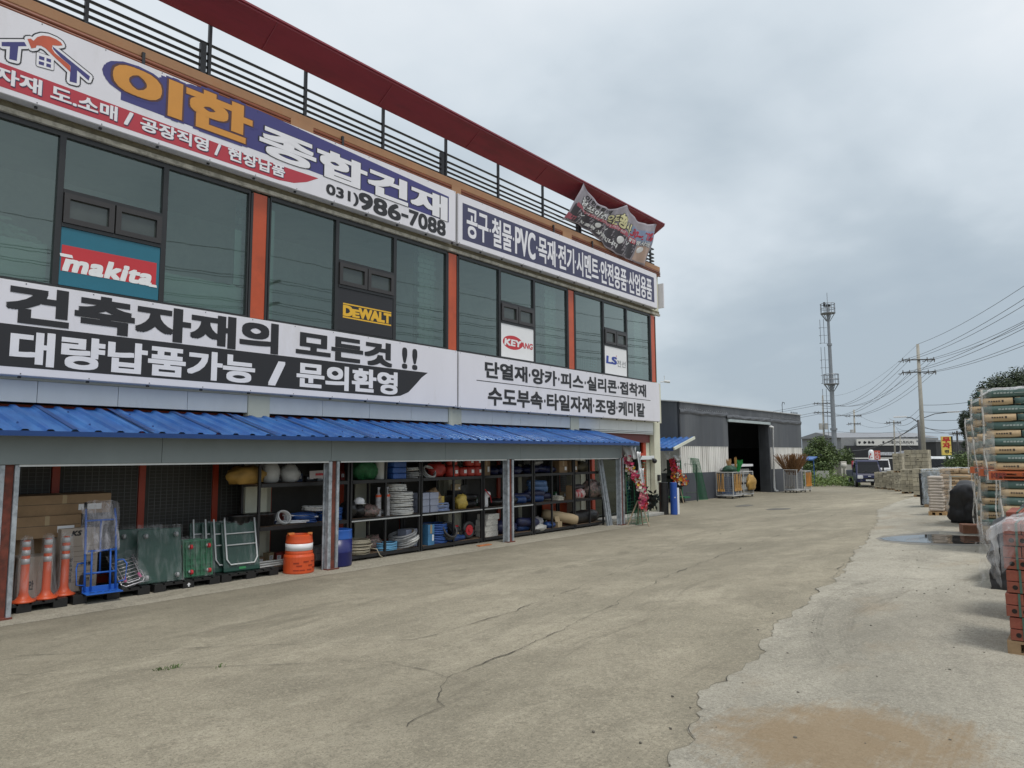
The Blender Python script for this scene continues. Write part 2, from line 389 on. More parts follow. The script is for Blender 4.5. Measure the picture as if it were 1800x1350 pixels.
for p in edge_j:
    for i in range(cols + 1):
        t = i / cols; x = p.x + (30 - p.x) * t ** 2.2; b.v.append((x, p.y, gz(x, p.y) + .004))
b.f = [(j * (cols + 1) + i, j * (cols + 1) + i + 1, (j + 1) * (cols + 1) + i + 1, (j + 1) * (cols + 1) + i) for j in range(len(edge_j) - 1) for i in range(cols)]
b.m = [0] * len(b.f)
structure(b.build('newer_concrete_ground', CON_NEW, smooth=True))

crack_m = mat('crack_dark', (.055, .05, .042), .95, var=.3, scale=20)
def crack(pts, w0, lift=.008, amp=.06, step=.07):
    P = jag([Vector((p.x, p.y, 0)) for p in pts], amp, step); b = M(); n_ = len(P)
    for i, p in enumerate(P):
        d = (P[min(n_ - 1, i + 1)] - P[max(0, i - 1)]).normalized(); s = Vector((-d.y, d.x, 0))
        w_ = w0 * max(.22, .2 + 1.5 * noise.noise(Vector((p.x * 3, p.y * 3, 2))) + .5 * noise.noise(Vector((p.x * 13, p.y * 13, 5)))) * min(1, .15 + min(i, n_ - 1 - i) * .25)
        for q in (p - s * w_ * .72, p + s * w_ * .72): b.v.append((q.x, q.y, gz(q.x, q.y) + lift))
    b.f = [(2 * i, 2 * i + 2, 2 * i + 3, 2 * i + 1) for i in range(n_ - 1)]; b.m = [0] * len(b.f)
    return structure(b.build('ground_crack', crack_m))
crack(edge_j, .0055, amp=.012, step=.06)
for px, w_ in [([(0, 1155), (220, 1145), (420, 1136), (560, 1132), (690, 1127), (730, 1125), (760, 1117), (800, 1105), (850, 1090), (900, 1076), (1000, 1040), (1100, 1000), (1200, 958), (1330, 920), (1420, 895)], .009),
               ([(0, 1188), (150, 1184), (280, 1177), (400, 1172), (520, 1168), (600, 1163), (680, 1164), (740, 1178), (790, 1192), (850, 1168), (900, 1148), (980, 1110), (1060, 1072), (1180, 1010), (1290, 968), (1390, 935), (1480, 900)], .010),
               ([(790, 1192), (768, 1208), (765, 1220), (769, 1235), (775, 1243), (740, 1260), (715, 1280)], .012),
               ([(1286, 1182), (1220, 1170), (1160, 1160), (1100, 1152), (1060, 1149)], .006), ([(1500, 975), (1475, 1000), (1462, 1020)], .01),
               ([(775, 1243), (800, 1258), (815, 1270)], .005), ([(1240, 893), (1300, 905), (1400, 892)], .012)]:
    crack([gp(*p) for p in px], w_)
# darker patches on the yard by the warehouse
b = M()
for cx_, cy_, rx, ry in ((gp(1308, 889).x, gp(1308, 889).y, .28, .7), (gp(1368, 895).x, gp(1368, 895).y, .5, .6)):
    o_ = len(b.v); b.v.append((cx_, cy_, gz(cx_, cy_) + .007))
    for i in range(26):
        t = 2 * math.pi * i / 26; k = 1 + .35 * noise.noise(Vector((math.cos(t) * 1.5 + cx_, math.sin(t) * 1.5, 0)))
        x, y = cx_ + math.cos(t) * rx * k, cy_ + math.sin(t) * ry * k; b.v.append((x, y, gz(x, y) + .007))
    for i in range(26): b.f.append((o_, o_ + 1 + i, o_ + 1 + (i + 1) % 26)); b.m.append(0)
structure(b.build('ground_patch', mat('patch', (.12, .115, .10), .9, var=.3, scale=3)))
# puddle in front of the stacks
def outline_sheet(name, px, lift, m, amp=.05, smooth_=True):
    P = [gp(*p) for p in px]; P = P + [P[0]]; Q = []
    for a, b_ in zip(P, P[1:]):
        for i in range(6):
            p = a.lerp(b_, i / 6); k = noise.noise(Vector((p.x * 2, p.y * 2, 5))) * amp; Q.append((p.x + k, p.y + k))
    zc = sum(gz(*q) for q in Q) / len(Q) + lift
    b = M(); b.v = [(q[0], q[1], gz(*q) + lift) for q in Q]; b.f = [list(range(len(Q)))]; b.m = [0]
    return structure(b.build(name, m))
pud = mat('puddle_water', (.035, .034, .032), .03, var=.1, spec=.5)
damp = mat('damp_concrete', (.20, .188, .16), .6, var=.25, scale=2)
outline_sheet('damp_ground', [(1538, 947), (1552, 943), (1572, 941), (1590, 939), (1610, 938), (1625, 936), (1640, 934), (1655, 934), (1670, 935), (1690, 936), (1712, 938), (1735, 939), (1790, 942), (1790, 961), (1740, 960), (1700, 960), (1660, 959), (1620, 958), (1590, 957), (1565, 954), (1548, 951)], .006, damp)
outline_sheet('puddle_water', [(1546, 947), (1560, 945), (1578, 943), (1596, 942), (1615, 941), (1632, 940), (1650, 940), (1668, 941), (1685, 942), (1708, 943), (1730, 944), (1770, 947), (1770, 956), (1735, 957), (1700, 957), (1660, 956), (1625, 955), (1595, 954), (1570, 952), (1555, 950)], .010, pud, .03)
# smooth slab edge under the lean-to
b = M()
ys = axis([(-9, 20.4, .3)])
for y in ys:
    k = .05 * noise.noise(Vector((0, y * 2, 0)))
    for x in (-.45, .6, 1.35, 1.62 + k): b.v.append((x, y, gz(x, y) + (.022 if x < 1.5 else .004)))
b.f = [(j * 4 + i, j * 4 + i + 1, (j + 1) * 4 + i + 1, (j + 1) * 4 + i) for j in range(len(ys) - 1) for i in range(3)]; b.m = [0] * len(b.f)
structure(b.build('pavement', CON_CURB))
grass_m = mat('weed_green', (.075, .13, .03), .7, var=.4, scale=20)
def tuft(px, py, n_, h, label):
    c = gp(px, py); b = M()
    for i in range(n_):
        a = random.uniform(0, 6.28); r = random.uniform(.0, .05); p = Vector((c.x + math.cos(a) * r, c.y + math.sin(a) * r * 2, c.z))
        d = Vector((random.uniform(-.7, .7), random.uniform(-.7, .7), random.uniform(.5, 1))) * h; s = Vector((-d.y, d.x, 0)).normalized() * .005
        b.add([p - s, p + s, p + d * .6 + s * .7 + Vector((0, 0, .01)), p + d], [(0, 1, 2, 3)])
    tag(b.build('weed', grass_m, origin=c), label, 'weed', 'weeds in the yard crack')
tuft(278, 1179, 16, .038, 'small green weed growing in the long ground crack, nearer the shed'); tuft(305, 1175, 20, .048, 'bushier green weed in the long ground crack, further along the same crack')
tuft(385, 1173, 8, .03, 'tiniest sprig of weed in the long ground crack')
# loose stones and chips scattered on the newer pour
stone_m = mat('stone_chip', (.13, .12, .10), .9, var=.4, scale=8)
b = M()
for i in range(110):
    x = random.uniform(9.8, 12.4); y = random.uniform(3.6, 16); r = random.uniform(.003, .010)
    b.blob((x, y, gz(x, y) + .006), (r * 1.3, r, r * .7), .4, 2, 6, 4, seed=i)
o = b.build('gravel', stone_m); o['kind'] = 'stuff'

# ================================================================== SHOP BUILDING
cream = mat('cream_paint', (.62, .62, .50), .6, var=.06, scale=2, col2=(.5, .49, .38), c2pos=(.55, .8), c2scale=1.2)
white_panel = mat('white_panel', (.66, .69, .70), .45, var=.05, scale=2, col2=(.5, .51, .48), c2pos=(.58, .8), c2scale=1.4, stretch=(1, 1, .5))
orange = mat('orange_panel', (.46, .075, .022), .30, var=.16, scale=1.2, spec=.55, bump=.06, bscale=3, col2=(.34, .06, .02), c2scale=1.5, c2pos=(.52, .75))
tan = mat('tan_cornice', (.33, .175, .085), .5, var=.12, scale=1.5, col2=(.30, .13, .05), c2pos=(.55, .75), c2scale=3)
brown = mat('brown_moulding', (.19, .055, .025), .45, var=.15, scale=3)
maroon = mat('maroon_metal', (.20, .018, .030), .40, var=.14, scale=.7, spec=.45, stretch=(3, .5, 3), col2=(.13, .016, .024), c2scale=1.6, c2pos=(.5, .75))
maroon_edge = mat('maroon_edge', (.22, .03, .045), .35, var=.06)
frame_m = mat('charcoal_frame', (.018, .019, .021), .4, var=.1)
sash_m = mat('sash_frame', (.035, .032, .032), .35, var=.1)
soffit_m = mat('pale_soffit', (.45, .43, .37), .7, var=.1, col2=(.25, .24, .2), c2scale=4)
room_w = mat('room_wall', (.55, .58, .56), .8, var=.25, scale=.5)
room_f = mat('room_floor', (.2, .2, .19), .8)
glass = glass_mat('tinted_glass', (.60, .75, .71), 3.0, .012, (.20, .26, .26), .14)
red_frame = mat('red_frame', (.42, .045, .015), .4, var=.08)
dark_glass = glass_mat('dark_glass', (.25, .32, .31), 1.2)
bld = thing('shop_building', 'long two-storey building supply shop with green tinted windows and orange pillars', 'building', (0, 0, 0))
Y0, Y1, ZP = -9.0, 24.38, 9.2
b = M()
b.box(-12, Y0, 0, -11.7, Y1 - .02, ZP)            # rear
b.box(-11.7, Y0, 0, -.14, Y0 + .25, ZP); b.box(-11.7, Y1 - .26, 0, -.14, Y1 - .02, ZP)
b.box(-11.7, Y0 + .25, 4.35, -.16, Y1 - .26, 4.7); b.box(-11.7, Y0 + .25, 7.62, -.16, Y1 - .26, 9.0)
b.box(-.16, Y0, 7.6, -.01, Y1, 8.97)               # spandrel behind the upper signs
b.box(-.16, Y0, 3.34, -.01, Y1, 4.84)              # spandrel behind the lower signs
b.build('wall', cream, bld)
b = M(); b.box(-3.2, Y0 + .25, 4.7, -3.0, Y1 - .26, 7.62); b.build('partition', room_w, bld)
b = M(); b.box(-11.6, Y0 + .3, 4.702, -.2, Y1 - .3, 4.712); b.build('floor_finish', room_f, bld)
COLS = [-8.75, -3.25, 2.165, 7.345, 12.86, 18.27, 23.68]
CW = .345
for y in COLS:
    b = M(); b.box(-.16, y + .022, 4.86, .0, y + CW - .022, 7.38); b.build('pillar', orange, bld)
    b = M(); b.box(-.12, y - .03, 4.86, .012, y + .02, 7.36); b.box(-.12, y + CW - .02, 4.86, .012, y + CW + .03, 7.36); b.build('pillar_edge', frame_m, bld)
    b = M(); b.box(-.16, y + .04, 0, .022, y + .50, 3.336); b.build('ground_floor_column', cream, bld)
for a, c in zip(COLS, COLS[1:]):
    ya, yb = a + .502, c + .038
    b = M(); n_ = 4
    for i in range(n_):
        p = ya + (yb - ya) * i / n_; q = ya + (yb - ya) * (i + 1) / n_
        b.box(-.1, p + .004, 3.0, .0, q - .004, 3.335)
    b.build('white_band', white_panel, bld, bevel=.004)
# ground floor: dark recessed shop front with red frames
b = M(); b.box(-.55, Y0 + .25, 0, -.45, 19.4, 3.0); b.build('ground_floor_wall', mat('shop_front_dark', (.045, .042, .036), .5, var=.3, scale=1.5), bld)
b = M()
for y in (3.0, 4.25, 5.6, 6.95, 8.1, 9.9, 11.7, 13.6, 15.3, 16.9, 18.2): b.box(-.449, y, 0, -.40, y + .11, 2.95)
b.box(-.449, Y0 + .3, 2.7, -.41, 19.4, 2.99); b.box(-.449, Y0 + .3, .0, -.415, 19.4, .22)
b.build('shop_front_frame', red_frame, bld)
for y in (7.75, 10.3, 12.95, 15.9): b = M(); b.box(-.40, y, 0, -.36, y + .42, 1.9); b.build('shop_front_panel', cream, bld)
# cornice
b = M(); b.box(-.2, Y0, 9.185, .05, Y1 + .1, 9.37); b.box(-3, Y1 - .05, 9.17, -.2, Y1 + .1, 9.37); b.box(-.2, Y0, 8.972, .03, Y1 + .02, 9.168)
b.build('cornice', tan, bld, bevel=.012)
b = M()
for z in (8.995, 9.06, 9.125): b.cyl((.06, Y0, z), (.06, Y1 + .05, z), .030, n=8)
b.box(.031, Y0, 8.975, .045, Y1, 9.18)
b.build('cornice_moulding', brown, bld, smooth=True)
b = M()
for y in (5.1, 9.4, 17.4, 19.6):
    b.box(.06, y, 8.985, .105, y + .05, 9.25)
b.build('cornice_bracket', frame_m, bld)
b = M()
for y, l_ in ((8.1, .55), (12.9, .35), (17.9, .5)): b.box(.04, y, 8.98, .096, y + l_, 9.182)
b.build('cornice_patch', tan, bld)
# pale dirty strip under the upper signs
b = M(); b.box(-.02, Y0, 7.42, .07, Y1 - .02, 7.5); b.build('window_head', soffit_m, bld, bevel=.006)
b = M(); b.box(-.02, Y0, 7.502, .03, Y1 - .02, 7.598); b.build('head_gap', mat('dark_gap', (.16, .145, .10), .9, var=.3, scale=6), bld)  # darker strip between the window head and the upper signs
# windows of the upper floor
BAY = [(-8.35, -3.30), (-2.85, 2.12), (2.56, 7.30), (7.74, 12.82), (13.255, 18.23), (18.665, 23.64)]
MUL = [None, None, (3.99, 5.65), (9.40, 11.07), (14.93, 16.51), (20.36, 21.91)]
for (ya, yb), mu in zip(BAY, MUL):
    if mu is None: mu = (ya + (yb - ya) * .33, ya + (yb - ya) * .66)
    m0, m1 = mu
    f = M(); f.box(-.1, ya, 7.33, .01, yb, 7.418); f.box(-.1, ya, 4.845, .01, yb, 4.89)
    f.box(-.1, ya - .0, 4.89, .008, ya + .03, 7.33); f.box(-.1, yb - .03, 4.89, .008, yb, 7.33)
    for y in (m0, m1): f.box(-.1, y - .045, 4.89, .012, y + .045, 7.33)
    f.box(-.08, m0 + .045, 6.41, .02, m1 - .045, 6.47); f.box(-.08, m0 + .045, 5.85, .022, m1 - .045, 5.91)
    wnd = f.build('window', frame_m, bld)
    g_ = M()
    for p, q, z0, z1 in ((ya + .03, m0 - .045, 4.89, 7.33), (m1 + .045, yb - .03, 4.89, 7.33), (m0 + .045, m1 - .045, 6.47, 7.33)):
        g_.quad((-.04, p, z0), (-.04, q, z0), (-.04, q, z1), (-.04, p, z1))
    g_.build('pane', glass, wnd)
    b = M(); b.box(-.06, m0 + .05, 4.89, -.03, m1 - .05, 5.85); b.build('infill_panel', frame_m, wnd)
    mid = (m0 + m1) / 2
    for p, q in ((m0 + .055, mid - .012), (mid + .012, m1 - .055)):
        s_ = M(); z0, z1 = 5.915, 6.405; t_ = .085
        s_.box(-.05, p, z0, .045, q, z0 + t_); s_.box(-.05, p, z1 - t_, .045, q, z1); s_.box(-.05, p, z0 + t_, .045, p + t_, z1 - t_); s_.box(-.05, q - t_, z0 + t_, .045, q, z1 - t_)
        s_.box(-.012, p + t_, z0 + t_, -.006, q - t_, z1 - t_); 
        so = s_.build('opening_sash', sash_m, wnd)
        so.data.materials.append(mat('sash_glass', (.05, .062, .058), .08, var=.1, spec=.8))
        for i in range(24, 30): so.data.polygons[i].material_index = 1
# white brick piers seen inside behind the glass
brick_w = mat('white_inner_brick', (.50, .58, .52), .8, var=.06)
for y in (7.33, 12.2, 17.55, 23.1):
    b = M()
    for r in range(22):
        z = 4.72 + r * .13
        for c in range(3): b.box(-.5, y - .0 + c * .2 + (.0 if r % 2 else -.05), z, -.36, y + .19 + c * .2 + (0 if r % 2 else -.05), z + .118)
    b.box(-.56, y - .02, 4.72, -.51, y + .55, 7.6)
    b.build('inner_pier', brick_w, bld)
# maroon roof edge above the terrace
yA = Y0 - 1; yB = 23.95
b = M()
Pr = [(-.04, 10.42), (.52, 10.79), (.52, 10.84), (-.06, 10.50)]
b.add([(x, yA, z) for x, z in Pr] + [(x, yB + (x if x > 0 else 0) * .15, z) for x, z in Pr], [(0, 1, 2, 3), (7, 6, 5, 4), (0, 4, 5, 1), (1, 5, 6, 2), (2, 6, 7, 3), (3, 7, 4, 0)])
b.build('roof_edge', maroon, bld)
b = M()
for i in range(11): y_ = yA + 2.2 + i * 3.05; b.add([(.0, y_, 10.4235), (.52, y_, 10.783), (.52, y_ + .025, 10.783), (.0, y_ + .025, 10.4235), (.0, y_, 10.43), (.52, y_, 10.789), (.52, y_ + .025, 10.789), (.0, y_ + .025, 10.43)], [(0, 1, 2, 3), (7, 6, 5, 4), (0, 4, 5, 1), (3, 2, 6, 7)])
b.build('roof_edge_seam', maroon_edge, bld)
b = M(); b.box(.50, yA, 10.835, .55, yB + .06, 10.875); b.build('roof_edge_trim', maroon_edge, bld)
# entrance at the far end
dr = M()
for y0_, y1_, z0, z1 in ((19.75, 19.93, .12, 2.93), (23.22, 23.42, .12, 2.93), (21.55, 21.7, .12, 2.1), (19.93, 23.22, 2.08, 2.22), (19.93, 23.22, 2.62, 2.93)): dr.box(-.3, y0_, z0, -.16, y1_, z1)
door = dr.build('door', red_frame, bld, bevel=.01)
b = M(); b.box(-.25, 19.93, .14, -.235, 21.55, 2.08); b.box(-.25, 21.7, .14, -.235, 23.22, 2.08); b.box(-.25, 19.93, 2.22, -.235, 23.22, 2.62); b.build('door_glass', dark_glass, door)
b = M(); b.tube([(-.13, 22.0, .95), (-.09, 22.0, 1.0), (-.09, 22.0, 1.4), (-.13, 22.0, 1.45)], .018); b.build('handle', mat('steel', (.5, .5, .5), .3, 1), door)
b = M(); b.box(-.159, 19.5, 2.60, -.10, 23.6, 2.88); b.build('lintel', mat('maroon_lintel', (.13, .02, .02), .5), bld)
b = M(); b.box(-.16, 19.5, 2.90, .02, 23.66, 2.93); b.box(-.16, 19.5, 2.95, .03, 23.66, 2.985); b.build('shutter_head', white_panel, bld)
b = M(); b.box(-.14, 21.3, 1.98, .02, 23.7, 2.12); b.build('door_closer_box', white_panel, bld, bevel=.01)
b = M(); b.box(-.2, 19.6, .0, .42, 23.62, .1); b.build('door_step', mat('grey_step', (.33, .33, .31), .8, var=.2, scale=6), bld, bevel=.015)
b = M(); b.box(-.234, 22.72, 1.15, -.23, 23.1, 1.55); b.build('door_notice', mat('paper_white', (.75, .76, .76), .7), door)
b = M(); b.box(-.56, 19.4, 0, -.36, 19.7, 3.0); b.box(-3.0, 19.4, 0, -2.9, Y1 - .3, 3.0); b.box(-.36, 23.42, 0, -.17, 23.7, 2.95); b.build('entrance_wall', cream, bld)
b = M()
b.cyl((.02, 23.55, 2.0), (.1, 23.55, 2.0), .03); b.blob((.13, 23.5, 1.93), (.09, .09, .09), 0)
tag(b.build('security_camera', mat('black_plastic', (.012, .012, .014), .35), smooth=True, origin=(.02, 23.55, 1.9)), 'black dome security camera mounted on the wall beside the red entrance door', 'camera')
b = M(); b.box(.022, 23.88, 1.2, .09, 24.03, 1.42); tag(b.build('card_reader', mat('black_plastic', (.012, .012, .014), .35), bevel=.01, origin=(.02, 23.9, 1.2)), 'black card reader box on the cream end column by the entrance', 'card reader')
b = M(); b.cyl((.0, 24.36, 4.9), (.12, 24.5, 4.92), .02); b.cyl((.12, 24.45, 4.93), (.3, 24.56, 4.9), .05); b.cyl((.1, 24.5, 4.95), (.1, 24.5, 5.15), .012)
tag(b.build('security_camera', white_panel, origin=(0, 24.4, 4.9)), 'small pale bullet camera on the upper far corner of the shop', 'camera')

# rooftop railing
rail_m = mat('black_rail', (.015, .016, .02), .45, var=.1)
rl = thing('roof_railing', 'black horizontal bar railing along the roof terrace of the shop', 'railing', (-.1, 0, 9.37))
b = M()
for z in (9.46, 9.585, 9.715, 9.86, 10.06): b.tube([(-.1, Y0, z), (-.1, Y1 - .1, z)], .028, 6); b.tube([(-.1, Y1 - .1, z), (-4, Y1 - .1, z)], .021, 6)
b.build('rail_bars', rail_m, rl)
for i, y in enumerate([-8.6, -6.4, -4.3, -2.2, -.05, 2.1, 4.24, 6.39, 8.54, 10.71, 12.84, 14.96, 17.08, 19.15, 21.3, 23.95]):
    b = M(); b.box(-.10, y - .03, 9.372, -.042, y + .03, 10.47 if y < 23 else 9.98)
    if y in (6.39, 12.84, 19.15, -.05): b.box(-.14, y - .17, 9.372, -.06, y - .06, 10.03)
    b.build('post', rail_m, rl)

# faint tyre tracks curving over the newer pour
tm = bpy.data.materials.new('tyre_rubber'); tm.use_nodes = True; MATS['tyre_rubber'] = tm; n = tm.node_tree.nodes; l = tm.node_tree.links; n.clear()
o_ = n.new('ShaderNodeOutputMaterial'); tr = n.new('ShaderNodeBsdfTransparent'); df = n.new('ShaderNodeBsdfDiffuse'); df.inputs[0].default_value = (.10, .095, .09, 1); c_ = n.new('ShaderNodeTexCoord'); q_ = n.new('ShaderNodeTexNoise'); q_.inputs['Scale'].default_value = 7; q_.inputs['Detail'].default_value = 8; q_.inputs['Roughness'].default_value = .8
l.new(c_.outputs['Object'], q_.inputs['Vector']); r_ = n.new('ShaderNodeMapRange'); r_.inputs[1].default_value = .42; r_.inputs[2].default_value = .7; r_.inputs[3].default_value = 0; r_.inputs[4].default_value = .20; l.new(q_.outputs[0], r_.inputs[0]); mx = n.new('ShaderNodeMixShader'); l.new(r_.outputs[0], mx.inputs[0]); l.new(tr.outputs[0], mx.inputs[1]); l.new(df.outputs[0], mx.inputs[2]); l.new(mx.outputs[0], o_.inputs[0])
for path in ([(1560, 1010), (1480, 1040), (1440, 1075), (1432, 1105), (1440, 1140), (1462, 1170)], [(1600, 1035), (1530, 1060), (1492, 1085), (1486, 1110), (1494, 1140), (1515, 1165)]):
    P = [gp(*p) for p in path]; Q = []
    for i in range(len(P) - 1):
        for k in range(8): Q.append(P[i].lerp(P[i + 1], k / 8))
    b = M()
    for off in (-.055, -.02, .015, .05):
        o0 = len(b.v)
        for i, p in enumerate(Q):
            d = (Q[min(len(Q) - 1, i + 1)] - Q[max(0, i - 1)]); d.z = 0; d.normalize(); s_ = Vector((-d.y, d.x, 0))
            for w_ in (-.012, .012): a = p + s_ * (off + w_); b.v.append((a.x, a.y, gz(a.x, a.y) + .0075))
        for i in range(len(Q) - 1): b.f.append((o0 + 2 * i, o0 + 2 * i + 2, o0 + 2 * i + 3, o0 + 2 * i + 1)); b.m.append(0)
    structure(b.build('tyre_track', tm))

# ================================================================== SIGNS
sign_w = mat('sign_white', (.70, .695, .755), .42, var=.035, scale=.9, col2=(.62, .61, .64), c2scale=1.6, c2pos=(.55, .75), bump=.06, bscale=2.2, stretch=(1, 1, .4))
sign_side = mat('sign_side', (.55, .55, .57), .4, metal=0, var=.06)
navy = mat('sign_navy', (.045, .043, .18), .45, var=.04); navy2 = mat('sign_navy_dark', (.045, .045, .105), .45, var=.05)
amber = mat('sign_amber', (.58, .26, .045), .45, var=.04); crimson = mat('sign_crimson', (.42, .035, .055), .45, var=.04)
ink = mat('sign_ink', (.016, .016, .02), .45, var=.05); lilac = mat('letter_white', (.74, .74, .79), .45, var=.03)
coral = mat('sign_coral', (.50, .095, .045), .45)
def sheet(mb, pts, X):   # flat panel cut to pts (Y, Z)
    mb.add([(X, y, z) for y, z in pts], [tuple(range(len(pts)))])
def sign_box(name, label, y0, y1, z0, z1, X0=.055, X1=.262):
    r = thing(name, label, 'sign', (X1, (y0 + y1) / 2, z0))
    b = M(); b.box(X0, y0, z0, X1 - .012, y1, z1); b.build('sign_body', sign_side, r, bevel=.006)
    b = M(); b.box(X1 - .011, y0 + .012, z0 + .012, X1, y1 - .012, z1 - .012); b.build('sign_face', sign_w, r)
    return r
SX = .264
def build_letters(parent, name, m, items, X=SX, **k):
    b = M()
    for it in items:
        kk = dict(k); 
        if len(it) > 5: kk.update(it[5])
        facade_text(b, *it[:5], X, **kk)
    return b.build(name, m, parent)
# --- great upper sign with the shop's name
s1 = sign_box('shop_sign', 'long white upper sign with hammer logo, amber and white shop name and phone number', 1.6, 12.88, 7.6, 8.95)
b = M(); sheet(b, [(4.72, 8.16), (12.62, 8.06), (12.62, 8.73), (7.3, 8.96), (5.9, 8.93), (5.55, 8.80), (4.72, 8.5)], SX); b.build('navy_field', navy, s1)
T_AMB = [('이', 4.64, 5.69, 8.21, 8.83), ('한', 5.88, 7.07, 8.205, 8.89)]
T_WHT = [('종합건재', 7.36, 12.5, 8.125, 8.70, dict(slope=-.008))]
b = M()
for s_, a, c, z0, z1 in T_AMB: facade_text(b, s_, a, c, z0, z1, SX + .001, bold=.155, boldy=.13)
b.build('name_surround', navy, s1)
b = M()
for s_, a, c, z0, z1 in T_AMB: facade_text(b, s_, a, c, z0, z1, SX + .005, bold=.068, boldy=.066)
b.build('name_outline', mat('sign_umber', (.08, .035, .04), .5), s1)
build_letters(s1, 'amber_lettering', amber, T_AMB, X=SX + .009, bold=.045, boldy=.042)
b = M()
for it in T_WHT: facade_text(b, *it[:5], SX + .005, bold=.064, boldy=.052, **it[5])
b.build('white_outline', ink, s1)
build_letters(s1, 'white_lettering', lilac, T_WHT, X=SX + .009, bold=.046, boldy=.036)
b = M(); sheet(b, [(1.62, 7.70), (7.75, 7.685), (8.1, 7.73), (8.4, 7.84), (8.69, 8.01), (7.03, 7.985), (1.62, 8.09)], SX); b.build('red_stripe', crimson, s1)
T_STR = [('건축자재', 2.3, 3.56, 7.765, 8.0), ('도.소매', 3.70, 4.67, 7.765, 8.0), ('/', 4.80, 4.92, 7.765, 7.99), ('공장직영', 5.06, 6.26, 7.765, 7.99), ('/', 6.40, 6.50, 7.765, 7.98), ('현장납품', 6.66, 7.87, 7.765, 8.0)]
b = M()
for it in T_STR: facade_text(b, it[0], it[1] + .012, it[2] + .012, it[3] - .012, it[4] - .012, SX + .003, bold=.034)
b.build('stripe_shadow', navy2, s1)
build_letters(s1, 'stripe_lettering', lilac, T_STR, X=SX + .007, bold=.03)
build_letters(s1, 'phone_lettering', ink, [('031)', 8.90, 9.74, 7.675, 7.96), ('986', 9.78, 10.98, 7.67, 8.03), ('-', 11.04, 11.22, 7.82, 7.865), ('7088', 11.28, 12.49, 7.67, 8.03)], X=SX + .003, bold=.03)
# hammer and house logo
def lp(pts): return [onx(x / 7.5, y / 7.5, SX) for x, y in pts]
L_T = lp([(20, 555), (320, 555), (350, 610), (240, 612), (220, 805), (120, 780), (130, 615), (20, 610)])
L_H = lp([(360, 515), (405, 512), (440, 540), (490, 490), (560, 470), (650, 482), (740, 520), (800, 560), (822, 598), (770, 605), (690, 598), (682, 640), (720, 700), (925, 870), (925, 950), (700, 740), (600, 640), (540, 605), (480, 600), (470, 630), (410, 640)])
L_R = lp([(690, 612), (1185, 1010), (1165, 1065), (1015, 930), (1010, 1100), (915, 1075), (930, 870), (800, 760), (700, 650)])
L_W = lp([(500, 705), (692, 768), (690, 912), (495, 858)])
def fat(mb, poly, r, X):
    for k in range(14):
        a = 2 * math.pi * k / 14; sheet(mb, [(y + math.cos(a) * r, z + math.sin(a) * r) for y, z in poly], X + k * .00012)
for nm, r, X, m in (('logo_outline', .062, SX + .001, ink), ('logo_edge', .042, SX + .004, lilac)):
    b = M()
    for P in (L_T, L_H, L_R, L_W): fat(b, P, r if P is not L_W else r * .45, X)
    b.build(nm, m, s1)
b = M()
for P in (L_T, L_R): sheet(b, P, SX + .007)
for q in ([(515, 735), (585, 757), (582, 800), (512, 780)], [(612, 765), (672, 785), (670, 828), (610, 808)], [(510, 805), (580, 826), (577, 868), (508, 848)], [(610, 835), (670, 852), (668, 897), (607, 878)]): sheet(b, lp(q), SX + .007)
b.build('logo_house', navy, s1)
b = M(); sheet(b, L_H, SX + .0085); b.build('logo_hammer', coral, s1)
# --- far upper sign
s2 = sign_box('goods_sign', 'white framed navy sign listing tools, hardware and PVC on the far upper floor', 12.96, 23.78, 7.6, 8.93)
b = M(); sheet(b, [(13.13, 7.74), (23.55, 7.80), (23.55, 8.74), (13.13, 8.72)], SX); b.build('navy_field', navy2, s2)
wl = ['공구', '·', '철물', '·', 'PVC', '·', '목재', '·', '전기', '·', '시멘트', '·', '안전용품', '·', '산업용품']
def run(words, y0, y1, z0, z1, dot=.13, wt=None):
    ws = [dot if x == '·' else (wt or {}).get(x, len(x)) for x in words]; gap = .14; tot = sum(ws) + gap * (len(ws) - 1); k = (y1 - y0) / tot; y = y0; o = []
    for x, w_ in zip(words, ws):
        if x == '·': zc = (z0 + z1) / 2; o.append(('·', y, y + w_ * k, zc - .05, zc + .05, dict(bold=.0)))
        else: o.append((x, y, y + w_ * k, z0, z1))
        y += (w_ + gap) * k
    return o
build_letters(s2, 'white_lettering', lilac, run(wl, 13.3, 23.35, 7.86, 8.62, wt={'PVC': 2.2}), X=SX + .004, bold=.032, boldy=.02)
b = M(); b.box(-.3, Y1 + .03, 7.75, .2, Y1 + .09, 8.7)
tag(b.build('side_sign', sign_w, origin=(0, Y1 + .06, 7.75)), 'narrow white sign edge fixed round the far upper corner', 'sign')
# --- lower signs
s3 = sign_box('slogan_sign', 'long white lower sign with heavy black slogan over a black swoosh band', 1.6, 12.955, 3.375, 4.80)
b = M(); sheet(b, [(1.75, 3.50), (10.75, 3.505), (11.05, 3.54), (11.3, 3.64), (11.55, 3.86), (11.72, 4.02), (11.92, 4.15), (1.75, 4.13)], SX); b.build('black_band', ink, s3)
build_letters(s3, 'slogan_lettering', ink, [('건축자재의', 3.33, 7.80, 4.18, 4.73), ('모든것', 8.28, 10.75, 4.19, 4.69), ('!', 11.1, 11.24, 4.20, 4.66, dict(bold=.012, boldy=.03)), ('!', 11.42, 11.56, 4.20, 4.66, dict(bold=.012, boldy=.03))], X=SX + .003, bold=.042, boldy=.045)
build_letters(s3, 'band_lettering', lilac, [('대량납품가능', 3.40, 7.33, 3.555, 4.04), ('/', 7.68, 7.97, 3.56, 4.0), ('문의환영', 8.30, 10.93, 3.565, 4.05)], X=SX + .004, bold=.036)
